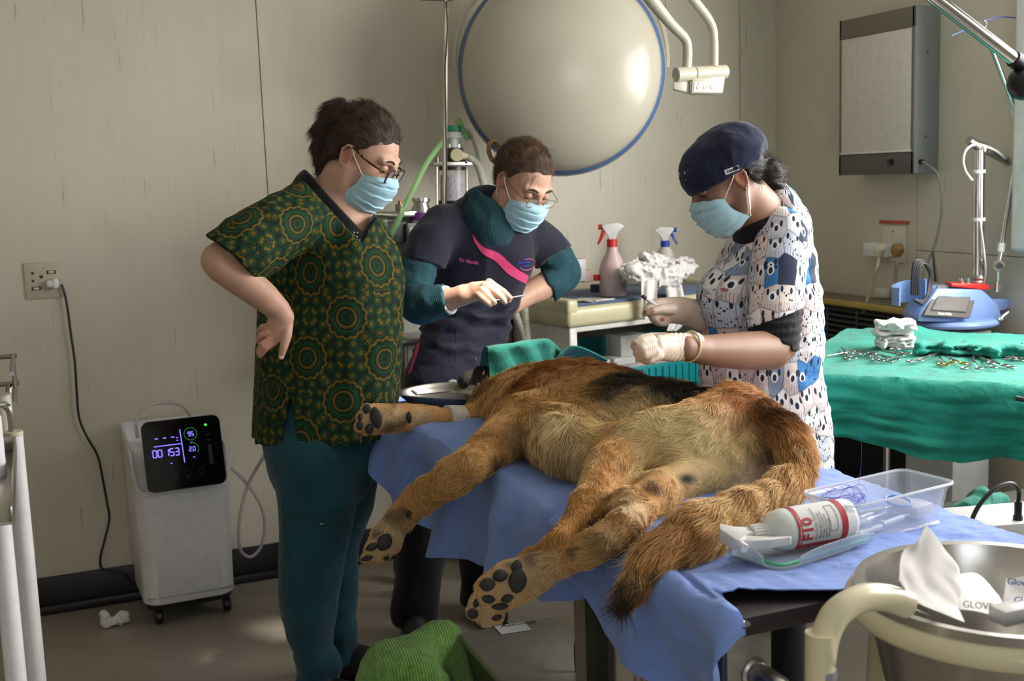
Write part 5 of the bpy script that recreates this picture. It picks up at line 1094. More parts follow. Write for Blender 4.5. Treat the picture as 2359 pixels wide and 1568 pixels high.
B().lathe([(15*sz_, 0), (16*sz_, .005), (14*sz_, .010), (16*sz_, .016), (14*sz_, .022), (16*sz_, .03), (14*sz_, .04)], zp(2253, 660, .05), (0, 0, 1), 28).done('pole_socket', M_steel, lz_)
B().ball(zp(2262, 343, .05), 16*sz_, 18).cyl(zp(2232, 322, .05), zp(2262, 343, .05), 10*sz_, n=20).cyl(zp(2240, 328, .05), zp(2335, 380, .04), 11*sz_, 8*sz_, 20).done('elbow', M_steel, lz_)
B().cyl(zp(2328, 376, .04), zp(2336, 382, .04), 15*sz_, n=24, bev=.002).done('end_collar', M_white, lz_); B().cyl(zp(2336, 382, .04), zp(2400, 420, .03), 3.5*sz_, n=12).done('rod', M_dsteel, lz_)
B().tube([zp(2240, 415, .0), zp(2225, 395, .0), zp(2219, 370, .0), zp(2226, 345, .0), zp(2250, 332, .0), zp(2290, 345, .0), zp(2316, 365, .0)], 3*sz_, 8, 5).done('air_hose', M_tube, lz_)
B().tube([zp(2258, 510, .02), zp(2268, 590, .0), zp(2270, 630, .0), zp(2264, 655, .02)], 2.5*sz_, 8, 5).done('air_hose', M_tube, lz_)
def link(a, b, r, nm='arm_link', m=None): return B().cyl(zp(*a), zp(*b), r*sz_, n=18, bev=.0008).done(nm, m or M_chrome, lz_)
link((2298, 672), (2299, 648), 8); link((2300, 648), (2300, 615), 5); B().cyl(zp(2300, 612, -.02), zp(2300, 612, .03), 13*sz_, n=24, bev=.002).done('pivot', M_steel, lz_); B().cyl(zp(2304, 612, -.02), zp(2304, 612, -.05), 7*sz_, n=14, bev=.001).done('pivot_knob', M_dark, lz_)
link((2302, 605), (2307, 575), 5); link((2305, 580), (2308, 560), 9, 'collar', M_white); link((2308, 562), (2350, 315), 5.5); B().cyl(zp(2350, 296, -.02), zp(2350, 296, .03), 12*sz_, n=24, bev=.002).done('pivot', M_steel, lz_)
link((2347, 290), (2340, 265), 5); link((2342, 268), (2336, 246), 9, 'collar', M_white); link((2338, 250), (2264, 60), 5.5); B().cyl(zp(2264, 56, -.02), zp(2264, 56, .02), 9*sz_, n=20, bev=.001).done('pivot', M_chrome, lz_)
B().tube([zp(2150, 90, -.02) if False else zp(2192, 82, .03), zp(2230, 66, .03), zp(2262, 50, 0), zp(2300, 40, 0), zp(2330, 40, 0), zp(2365, 45, 0)], 1.4*sz_, 6, 5).done('blue_fibre', mat('blue_fibre', '#4a5aa0', .4), lz_)
zprism([(2290, 690), (2342, 690), (2338, 708), (2300, 722)], .02, .06, 'side_arm', M_lbl, .003)
B().ball(zp(2306, 735, -.04), 8*sz_, 12).cyl(zp(2300, 738, -.04), zp(2322, 720, -.04), 5*sz_, n=12).done('valve', M_chrome, lz_)
B().cyl(zp(2216, 662, .03), zp(2216, 640, .03), 7*sz_, n=14).cyl(zp(2231, 662, .03), zp(2231, 640, .03), 6*sz_, n=14).done('fitting', M_chrome, lz_); zprism([(2192, 660), (2280, 668), (2278, 655), (2192, 652)], .0, .06, 'red_trim', M_red, .002)
P = []
for a in np.linspace(-.4, 3.6, 26):
    q = zp(2108, 705)+FH*.06+RH*(38*sz_*math.cos(a+.2))+FH*(.06*math.sin(a+.2))
    P.append([q+[0, 0, .0], q+[0, 0, .045], q+[0, 0, .07+.012*math.cos(a)]])
sheet('cable_holder', np.array(P), M_lbl, lz_, .004)
for k in range(4): B().tube([zp(2100+5*k, 680, .03), zp(2104+4*k, 612+3*k, .03), zp(2116+5*k, 598+3*k, .03), zp(2134+3*k, 612+4*k, .03), zp(2146-2*k, 650, .03), zp(2130, 690+3*k, .02), zp(2106, 690, .03)], .0045, 8, 5).done('coiled_cable', M_black_rub, lz_)
B().cyl(zp(2150, 580, .03), zp(2157, 648, .03), .004, .007, n=10).done('cable_end', M_black, lz_)
# ================================================================ lamp arm crossing the top right corner
Yl = 1.9; al = thing('examination_lamp', pY(2300, 100, Yl), 'thick chrome lamp arm with round black knob in the top right corner', 'lamp')
q0, q1 = pY(2040, -90, Yl), pY(2338, 138, Yl); B().cyl(q0, q1, 15*mpp(q1), n=28).done('arm', M_chrome, al)
B().cyl(pY(2333, 134, Yl), pY(2375, 165, Yl), 19*mpp(q1), n=28, bev=.002).done('arm_sleeve', M_black, al); B().ball(pY(2358, 192, Yl), 37*mpp(q1), 26, (1, 1, 1.05)).done('knob', M_black, al)
q = pY(2040, -90, Yl); B().ball(q, 20*mpp(q1), 16).cyl(q, [q[0], q[1], ZC], 14*mpp(q1), n=20).done('ceiling_stem', M_chrome, al)
# ================================================================ floor things under the table
ZX = .30; sbq = [pZ(x, y, ZX) for x, y in ((1058, 1457), (1276, 1418), (1420, 1530), (1175, 1600))]
ex = sbq[1]-sbq[0]; exl = np.linalg.norm(ex); ex /= exl; ey = -np.cross([0, 0, 1], ex); eyl = .52
sbx2 = thing('steel_case', sbq[0]*[1, 1, 0], 'low polished steel case with paper sticker on the floor under the table', 'case')
RX = Matrix((ex.tolist(), (-ey).tolist(), (0, 0, 1))).transposed(); cc = sbq[0]+ex*exl/2+ey*eyl/2
B().box((cc[0], cc[1], ZX-.012), (exl, eyl, .022), .003, RX).done('lid', mat('satin_steel', '#a9a49c', .4, .5), sbx2); B().box((cc[0], cc[1], (ZX-.03)/2), (exl-.02, eyl-.02, ZX-.032), .004, RX).done('body', M_dsteel, sbx2)
sk = [pZ(x, y, ZX+.0006) for x, y in ((1138, 1443), (1207, 1432), (1224, 1450), (1155, 1461))]; stk = tag(B().prism(sk, (0, 0, .0008)).done('paper_sticker', M_lab), 'white sticker with handwriting on the steel case lid', 'sticker')
sdx = sk[1]-sk[0]; sdy = sk[0]-sk[3]
text_obj('handwriting', 'Aesculap', sk[3]+sdx*.18+sdy*.72+[0, 0, .001], sdx, sdy, .028, M_ink, stk, .0002); text_obj('handwriting', 'Sister', sk[3]+sdx*.25+sdy*.45+[0, 0, .001], sdx, sdy, .026, M_ink, stk, .0002)
for k in range(2): text_obj('print', 'veterinary clinic', sk[3]+sdx*.42+sdy*(.28-.16*k)+[0, 0, .001], sdx, sdy, .014, mat('purple_print', '#6c6aa0', .6), stk, .0002)
lg = sk[3]+sdx*.2+sdy*.28+np.array([0, 0, .0012]); B().cyl(lg, lg+[0, 0, .0006], .011, n=3).done('logo', M_orng, stk)
tag(B().tube([pY(1332, 1385, 2.5), pY(1328, 1420, 2.5), pY(1332, 1455, 2.5), pY(1327, 1490, 2.45), pY(1330, 1560, 2.45)], .0055, 8, 5).done('black_cable', M_black_rub), 'black cable hanging below the drape behind the steel case', 'cable')
gq = pZ(985, 1540, .22); F_ = Field(gq-[.26, .3, .24], gq+[.26, .3, .2], .008); M_tow = NT('lime_towel'); co = M_tow.coord(); wv = M_tow.n('TexWave'); wv.inputs['Scale'].default_value = 42; wv.inputs['Distortion'].default_value = 1.2; M_tow.set(wv.inputs['Vector'], M_tow.scale(co, (1, .4, .3)))
M_tow.base(M_tow.ramp(M_tow.noise(co, 60, 4), [(.3, '#5f8f38'), (.7, '#7fb050')]), .95); M_tow.bump(M_tow.math('ADD', wv.outputs['Fac'], M_tow.math('MULTIPLY', M_tow.noise(co, 400, 2), .8)), .7, .006); M_tow.p.inputs['Sheen Weight'].default_value = .3; M_tow = M_tow.m
tw = [(1010, 1480, .05), (960, 1510, .0), (905, 1550, -.03), (870, 1600, -.05)]
F_.chain([pY(x, y, gq[1]+d) for x, y, d in tw], np.array([.05, .06, .06, .05]), k=.04); F_.chain([pY(1020, 1470, gq[1]+.05), pY(1045, 1520, gq[1]), pY(1050, 1600, gq[1]-.03)], np.array([.035, .045, .06]), k=.04); F_.chain([pY(960, 1560, gq[1]-.06), pY(1000, 1620, gq[1]-.08)], [.075, .09], k=.05)
for a_ in ((905, 1560), (990, 1600), (1040, 1590)): q = pY(*a_, gq[1]); F_.chain([q, q*[1, 1, 0]+np.array([0, 0, .05])], [.08, .11], k=.06)
F_.disp(lambda p: .016*fbm(p, 8, 3, 3)+.004*np.sin(p@(RIGHT*1.0-DOWN*.3)*260)*.35, .05)
F_.cut([0, 0, .001], [0, 0, -1]); tag(F_.obj('green_towel', M_tow), 'lime green ribbed towel bundled on the floor against the steel case', 'towel')
# ================================================================ people
def nz(v): v = np.asarray(v, float); return v/np.linalg.norm(v)
class Head:
    def __init__(s, C, f, up=(0, 0, 1), sc=1., roll=0.):
        s.C = np.asarray(C, float); s.f = nz(f); u = np.asarray(up, float); u = nz(u-s.f*(u@s.f)); l = np.cross(u, s.f)
        if roll: c, q = math.cos(roll), math.sin(roll); u, l = u*c+l*q, l*c-u*q
        s.u, s.l, s.s = u, l, sc; s.R = np.array([s.f, s.l, s.u])
    def w(s, x, y, z): return s.C+(s.f*x+s.l*y+s.u*z)*s.s
    def loc(s, P): return ((P-s.C)@s.R.T)/s.s
    def sdf(s, F):
        q = s.s; W_ = s.w
        def E(c, r, k=.015, R=None, sub=False): F.ell(W_(*c), np.array(r)*q, s.R if R is None else R, k, sub)
        def Cn(ps, r, k=.012, sub=False): F.chain([W_(*p) for p in ps], np.asarray(r)*q, None, k, sub)
        E((-.014, 0, .045), (.098, .077, .088)); E((.030, 0, -.012), (.064, .062, .086), .03)
        for y in (1, -1):
            Cn([(-.002, .055*y, -.035), (.012, .050*y, -.075), (.05, .026*y, -.103), (.072, 0, -.108)], [.022, .021, .019, .019], .02)
            E((.058, .042*y, -.022), (.026, .024, .028), .02); Cn([(.078, .050*y, .036), (.088, .03*y, .036), (.093, .008*y, .03)], [.009, .010, .008], .014)
            E((.097, .033*y, .016), (.016, .021, .013), .01, None, True)
            E((.094, .014*y, -.026), (.013, .010, .009), .007)
            # ears: rim, lobe, hollow
            Re = np.array([nz(s.f*.86-s.u*.15+s.l*.28*y), nz(s.l*y-s.f*.28), s.u+s.f*.12])
            c0 = (-.012, .078*y, .002); E(c0, (.018, .007, .031), .006, Re)
            Cn([(-.0, .078*y, .012), (-.004, .082*y, .03), (-.018, .086*y, .031), (-.028, .086*y, .012), (-.024, .083*y, -.014), (-.010, .079*y, -.028)], [.0035, .0042, .0044, .0044, .004, .005], .003)
            E((-.008, .087*y, .004), (.009, .006, .013), .004, Re, True)
        Cn([(.092, 0, .030), (.103, 0, .006), (.116, 0, -.020)], [.008, .0085, .0115], .012); Cn([(.115, 0, -.022), (.104, 0, -.033)], [.010, .007], .008)
        Cn([(.094, .02, -.058), (.101, 0, -.055), (.094, -.02, -.058)], [.005, .0075, .005], .006); Cn([(.091, .018, -.068), (.098, 0, -.068), (.091, -.018, -.068)], [.005, .0075, .005], .006)
        E((.079, 0, -.102), (.019, .022, .017), .015)
    def eyes(s, par, lid=.62, iris='#3a2a1c', skin=None, side=(1, -1)):
        for y in side:
            c = (.0805, .033*y, .016); e = B().ball(s.w(*c), .0118*s.s, 18).done('eyeball', mat('eye_white', '#d9d3cb', .25), par)
            g = nz(s.f*.9-s.u*.45+s.l*.02*y); B().lathe([(.0056*s.s, 0), (.005*s.s, .0008*s.s), (.001*s.s, .0012*s.s)], s.w(*c)+g*.0109*s.s, g, 18).done('iris', mat('iris_'+iris[1:], iris, .15), e)
            for (a0, a1, nm) in ((-30, 100, 'upper_eyelid'), (-75, -32, 'lower_eyelid')):
                P = []
                for a in np.linspace(-80, 80, 15):
                    row = []
                    for b in np.linspace(a0-8*math.cos(math.radians(a))*(1 if a0 > -30 else 0), a1, 7):
                        A, Bb = math.radians(a), math.radians(b); row.append(s.w(*c)+(s.f*math.cos(A)*math.cos(Bb)+s.l*math.sin(A)+s.u*math.cos(A)*math.sin(Bb))*.0132*s.s)
                    P.append(row)
                P = np.array(P); sheet(nm, P if True else P, skin, par, .0012)
            P = [s.w(.0935-.004*t*t-.003*abs(t), .033*y+.019*t*y, .0085-.003*t*t) for t in np.linspace(-1, 1, 9)]
            B().tube(P, .0011*s.s, 6, 3).done('eyelashes', mat('lash_dark', '#14100e', .6), par)
            P = [s.w(.0985-.012*((t+1)/2)**2, (.014+.038*(t+1)/2)*y, .036+.007*math.sin((t+1)*1.4)) for t in np.linspace(-1, 1, 9)]
            B().tube(P, [.0022, .0034, .0036, .003, .0012], 8, 3).done('eyebrow', mat('brow_dark', '#2b1d16', .7), par)
    def mask(s, par, lab=None, m=None):
        P = []; nv = 40; nu = 41
        for i in range(nv):
            v = i/(nv-1); xf = np.interp(v, [0, .12, .35, .65, .88, 1], [.112, .127, .135, .127, .106, .084]); zf = np.interp(v, [0, .12, .35, .65, .88, 1], [.002, -.012, -.04, -.082, -.115, -.128])
            xe = .050-.040*v-.010*math.sin(math.pi*v)*-1.2; ze = -.022-.078*v; ye = .073-.004*v; row = []
            pl = .0065*((v*4.2) % 1) if .18 < v < .86 else 0
            for j in range(nu):
                u = -1+2*j/(nu-1); c = math.cos(u*math.pi/2)**.85 if abs(u) < 1 else 0; a = abs(u)
                nose = .006*math.exp(-(u/.16)**2)*(1-v) if v < .5 else 0
                x = xe+(xf-xe)*c-(pl*min(1, (1-a)*4))+nose; y = ye*math.sin(u*math.pi/2); z = ze+(zf-ze)*c
                row.append(s.w(x, y, z+.0012*math.sin(17*u+5*v)))
            P.append(row)
        mk = sheet('face_mask', np.array(P)[::-1] if False else np.array(P), m, par, .0012)
        for y in (1, -1):
            B().tube([s.w(.050, .0735*y, -.022), s.w(.03, .080*y, -.004), s.w(.008, .084*y, .014), s.w(-.006, .084*y, .030)], .0014, 8, 4).done('ear_loop', M_white, mk)
            B().tube([s.w(.010, .0695*y, -.10), s.w(-.002, .076*y, -.066), s.w(-.012, .081*y, -.036), s.w(-.02, .082*y, -.026)], .0014, 8, 4).done('ear_loop', M_white, mk)
        return mk
def mask_material():
    t = NT('mask_blue'); co = t.coord(); t.base(t.ramp(t.noise(co, 40, 3), [(.3, '#a0cde0'), (.7, '#b6dcea')]), .8); t.p.inputs['Sheen Weight'].default_value = .2
    t.bump(t.math('ADD', t.noise(co, 900, 1), t.math('MULTIPLY', t.noise(co, 45, 2), .8)), .12, .002); return t.m
M_mask = mask_material()
def skin_material(name):
    t = NT(name); a = t.n('Attribute'); a.attribute_name = 'Col'; co = t.coord()
    v = t.ramp(t.noise(co, 22, 4), [(.3, .93), (.7, 1.05)]); t.base(t.mix(1, a.outputs['Color'], v, 'MULTIPLY'), .5)
    t.p.inputs['Subsurface Weight'].default_value = .12; t.p.inputs['Subsurface Radius'].default_value = (.012, .005, .003); t.p.inputs['Specular IOR Level'].default_value = .35
    t.bump(t.noise(co, 420, 2), .10, .001); return t.m
M_skin = skin_material('skin')
def skin_plain(name, col): return mat(name, col, .5, 0, .05, 40)
def hair_material(name, dark, light):
    t = NT(name); co = t.coord(); a = t.n('Attribute'); a.attribute_name = 'UVP'
    st = t.noise(t.scale(a.outputs['Vector'], (260, 9, 1)), 1, 3); t.base(t.ramp(st, [(.35, dark), (.72, light)]), .42); t.p.inputs['Specular IOR Level'].default_value = .4
    t.p.inputs['Roughness'].default_value = .65; t.bump(st, .4, .003); return t.m
def chain_uv(P, uvec, scale=None):
    P = np.asarray(P, float); seg = np.diff(P, axis=0); L = np.concatenate([[0], np.cumsum(np.linalg.norm(seg, axis=1))])
    def fn(V):
        best = np.full(len(V), 1e9); S_ = np.zeros(len(V)); A = np.zeros(len(V)); Rd = np.zeros(len(V))
        for i in range(len(P)-1):
            ab = seg[i]; t = np.clip(((V-P[i])@ab)/(ab@ab), 0, 1); q = V-P[i]-t[:, None]*ab; d = np.linalg.norm(q, axis=1); w = nz(ab); u = nz(np.asarray(uvec)-w*(np.asarray(uvec)@w)); v = np.cross(w, u)
            m = d < best; best[m] = d[m]; S_[m] = L[i]+t[m]*np.linalg.norm(ab)+((V[m]-P[i])@w-t[m]*np.linalg.norm(ab)); A[m] = np.arctan2(q[m]@v, q[m]@u)
        r = scale if scale else np.median(best)
        return np.stack([A*r, S_, np.zeros(len(V))], 1)
    return fn
def multi_uv(*chs):
    def fn(V):
        out = None
        for P, r, u, sc in chs:
            P = np.asarray(P, float); r = np.asarray(r, float); r = r.mean(1) if r.ndim > 1 else r; d = np.full(len(V), 1e9)
            for i in range(len(P)-1): ab = P[i+1]-P[i]; t = np.clip(((V-P[i])@ab)/(ab@ab), 0, 1); d = np.minimum(d, np.linalg.norm(V-P[i]-t[:, None]*ab, axis=1)-(r[i]+(r[i+1]-r[i])*t))
            q = chain_uv(P, u, sc)(V)
            if out is None: out, bd = q, d
            else: m = d < bd; out[m] = q[m]; bd = np.minimum(bd, d)
        return out
    return fn
def folds(amp, freq, stretch, seed, ax=None):
    """cloth folds: noise squeezed along one axis"""
    def fn(p):
        q = p*np.asarray(stretch); return amp*(np.abs(fbm(q, freq, 2, seed))-.25)+amp*.4*fbm(p, freq*1.7, 2, seed+9)
    return fn
from mathutils.bvhtree import BVHTree
def surf(o):
    me = o.data; return BVHTree.FromPolygons([v.co[:] for v in me.vertices], [p.vertices[:] for p in me.polygons])
def hit(tree, x, y, off=.0):
    d = nz(ray(x, y)); r = tree.ray_cast(Vector(CP.tolist()), Vector(d.tolist()))
    if r[0] is None: return None, None
    n = np.array(r[1]); n = n if n @ d < 0 else -n; return np.array(r[0])+n*off, n
def patch(name, tree, rows, m, par, off=.0015, thick=.0012, k=6, lab=None):
    """cloth strip laid on a surface; rows of (px,py) sampled onto it"""
    G = np.array([catmull(np.array([(x, y, 0) for x, y in r], float), k) for r in rows]); G = np.stack([catmull(G[:, j], k) for j in range(G.shape[1])], 1); P = np.zeros(G.shape); last = None
    for i in range(G.shape[0]):
        for j in range(G.shape[1]):
            h, n = hit(tree, G[i, j, 0], G[i, j, 1], off); P[i, j] = h if h is not None else last; last = P[i, j]
    du = np.gradient(P, axis=0); dv = np.gradient(P, axis=1); N = np.cross(du, dv)
    if (N.reshape(-1, 3).mean(0) @ (CP-P.reshape(-1, 3).mean(0))) < 0: P = P[::-1]
    return sheet(name, P, m, par, thick, label=lab)
def surf_text(name, s, tree, x, y, ang, hpx, m, par, bold=0):
    h, n = hit(tree, x, y, .0015); sx = math.cos(ang)*RIGHT+math.sin(ang)*DOWN; sx = nz(sx-n*(sx@n)); sy = np.cross(n, sx); return text_obj(name, s, h, sx, sy, hpx*mpp(h), m, par, .0004, 'LEFT', bold)
def strip_k(V, k): return V
# ---------------------------------------------------------------- woman 1: green mandala tunic, hand on hip
P1 = thing('person', pY(745, 1100, 3.2)*[1, 1, 0], 'woman in dark green gold-patterned tunic, glasses and blue mask, hand on hip', 'person', 'people around the surgery table')
Y1 = 3.2; h1 = Head(pY(834, 364, 3.14), RIGHT*.85-FWD*.18+DOWN*.56, sc=.985)
f1 = RIGHT*.72-FWD*.69; 
F_ = Field.around([pY(470, 560, 2.9), pY(940, 260, 3.35), pY(560, 1000, 3.4), pY(660, 830, 2.9), h1.C], .12, .0034)
h1.sdf(F_)
F_.chain([pY(795, 408, 3.16), pY(775, 450, 3.18), pY(762, 500, 3.2)], [.062, .066, .085], None, .03)
a_, r_ = PT([(760, 520, Y1, 95, 85), (755, 640, Y1, 120, 100), (755, 800, Y1, 130, 110), (755, 950, Y1, 130, 110)]); F_.chain(a_, r_, RIGHT, .03)
a_, r_ = PT([(690, 500, 3.1, 56), (600, 555, 3.02, 52), (505, 600, 2.98, 42), (512, 613, 2.97, 39), (560, 645, 2.96, 40), (610, 685, 2.96, 34), (640, 712, 2.97, 28), (650, 728, 2.97, 26)]); F_.chain(a_, r_, None, .02)
# hand on the hip
a_, r_ = PT([(648, 730, 2.97, 24, 15), (642, 752, 2.965, 29, 13), (632, 775, 2.97, 27, 11)]); F_.chain(a_, r_, nz(RIGHT*.8+DOWN*.3), .012)
for rows in ([(620, 752, 2.975, 9), (605, 752, 2.985, 8.5), (597, 762, 3.0, 7)], [(618, 766, 2.97, 9.5), (602, 770, 2.975, 9), (595, 786, 2.99, 7.5)], [(622, 782, 2.968, 9.8), (604, 792, 2.965, 9), (595, 811, 2.98, 7)], [(632, 788, 2.968, 10), (612, 802, 2.962, 9.5), (599, 818, 2.975, 7.5)], [(662, 748, 2.962, 15), (660, 775, 2.95, 13), (653, 800, 2.945, 10.5), (648, 822, 2.95, 7.5)]):
    a_, r_ = PT(rows); F_.chain(a_, r_*.92, None, .0025)
def skin1(V):
    L = h1.loc(V); c = np.tile(np.array(lin('#c79e8a')), (len(V), 1)); red = np.array(lin('#b97d6a'))
    w = np.clip(1-np.linalg.norm(L-[-.012, -.08, 0], axis=1)/.045, 0, 1)+.6*np.clip(1-np.linalg.norm(L-[.075, -.045, -.02], axis=1)/.05, 0, 1)
    hp = pY(610, 790, 2.97); w = w+np.clip(1-np.linalg.norm(V-hp, axis=1)/.06, 0, 1)*.7; w = np.clip(w, 0, 1)[:, None]; return c*(1-w)+red*w
b1 = F_.obj('body', M_skin, P1, skin1)
h1.eyes(P1, skin=skin_plain('skin_light', '#c99a84'), side=(1, -1)); h1.mask(P1, m=M_mask)
B().box(pY(648, 823, 2.943), (.010, .004, .009), .0018).done('thumb_nail', skin_plain('nail', '#d9ab98'), P1)
# hair with high curly bun
F_ = Field.around([h1.C, pY(735, 250, 3.2), pY(735, 420, 3.2)], .16, .0036)
F_.ell(h1.w(-.024, 0, .053), np.array([.105, .084, .092])*h1.s, h1.R, .02)
F_.cut(h1.w(.074, 0, .062), h1.f*.80-h1.u*.60, .01); F_.cut(h1.w(-.006, 0, .012), h1.f*.62-h1.u*.79, .015)
F_.chain([h1.w(-.05, 0, .01), h1.w(-.085, 0, -.02)], [.075, .05], None, .03)
for x, y, r in ((772, 263, 32), (756, 300, 36), (752, 340, 30), (748, 366, 20), (785, 300, 44), (775, 345, 36), (790, 250, 22), (742, 384, 13), (736, 330, 14)): F_.chain([pY(x, y, 3.2)], np.array([r*mpp(h1.C)]), None, .018)
F_.ell(pY(811, 240, 3.2), np.array([.020, .08, .026]), None, .01, True)
F_.ell(h1.w(-.014, -.088, -.004), np.array([.026, .030, .040])*h1.s, h1.R, .008, True)
F_.ell(h1.w(-.014, .088, -.004), np.array([.026, .030, .040])*h1.s, h1.R, .008, True)
F_.disp(lambda p: .004*fbm(p, 40, 2, 4), .04)
M_hair1 = hair_material('dark_brown_hair', '#1a110d', '#3c2a20')
def huv(H):
    def fn(V): L = H.loc(V); return np.stack([np.arctan2(L[:, 1], L[:, 2]+.02)*.1+L[:, 0]*.1, L[:, 0]+L[:, 2]*.3, L[:, 1]*0], 1)
    return fn
hair1 = F_.obj('hair', M_hair1, P1, None, huv(h1))
bun1 = pY(795, 265, 3.2)
def d1(P):
    D = bun1-P; f = ((P-bun1)@RIGHT < .0)[:, None]; cu = np.stack([fbm(P, 25, 1, 7), fbm(P, 25, 1, 8), fbm(P, 25, 1, 9)], 1); D = D/np.linalg.norm(D, axis=1)[:, None]; return np.where(f, DOWN*.8-RIGHT*.3+cu*1.3, D)
comb('hair_strands', hair1, 15000, d1, .04, '#140c08', '#5d3f2c', hair1, 21, .14); B().tube([pY(806, 246, 3.14), pY(815, 250, 3.16), pY(820, 262, 3.2)], .011, 10).done('hair_tie', M_black, hair1)
def strands(name, pts, r, m, par, seed=0, n=14):
    rr = random.Random(seed); b = B()
    for _ in range(n):
        p0, p1, sag = pts[rr.randrange(len(pts))]; j = np.array([rr.uniform(-1, 1) for _ in range(3)])*.012; k = np.array([rr.uniform(-1, 1) for _ in range(3)])*.016
        b.tube([p0+j, (p0+p1)/2+k+sag, p1+j*.5+k], [r, r, r*.4], 5, 4)
    return b.done(name, m, par, kind='stuff')
strands('loose_hair', [(pY(730, 400, 3.2), pY(717, 412, 3.2), 0), (pY(725, 300, 3.2), pY(715, 320, 3.2), 0), (pY(770, 240, 3.2), pY(755, 236, 3.2), 0), (pY(740, 388, 3.2), pY(750, 400, 3.15), 0)], .0006, M_hair1, hair1, 2, 26)
# glasses
def spectacles(H, par, m_front, m_temple, rr=.0026, dx=0, w=.027, hgt=.019, lens=True):
    g = None
    def rim(y):
        pts = []
        for a in np.linspace(0, 2*math.pi, 29)[:-1]:
            ca, sa = math.cos(a), math.sin(a); e = .62; px = abs(ca)**e*np.sign(ca)*w; pz = abs(sa)**e*np.sign(sa)*hgt
            pts.append(H.w(.113+dx-abs(y*.034+px*np.sign(y)*1)*.10, y*.034+px, .006+pz))
        return pts
    g = B().tube(rim(1), rr, 8, 0, closed=True).done('spectacles', m_front, par); B().tube(rim(-1), rr, 8, 0, closed=True).done('rim', m_front, g)
    B().tube([H.w(.112+dx, .009, .012), H.w(.118+dx, 0, .015), H.w(.112+dx, -.009, .012)], rr, 8).done('bridge', m_front, g)
    for y in (1, -1): B().tube([H.w(.106+dx, .060*y, .014), H.w(.095+dx, .073*y, .016), H.w(.04, .0805*y, .020), H.w(-.0, .083*y, .030), H.w(-.02, .084*y, .020)], rr*1.1, 8, 5).done('temple', m_temple, g)
    if lens:
        for y in (1, -1): v = [p for p in rim(y)]; B().prism(v, H.f*.0012).done('lens', glass('spectacle_lens', '#f2f4f6', .03, .2, 1.2, .12) if 'spectacle_lens' not in bpy.data.materials else bpy.data.materials['spectacle_lens'], g)
    return g
tt = NT('tortoiseshell'); tt.base(tt.ramp(tt.noise(tt.coord(), 130, 3, .5), [(.42, '#1c110b'), (.56, '#3a2412'), (.66, '#a8862f')]), .2)
spectacles(h1, P1, mat('brown_acetate', '#3a2d28', .25), tt.m)
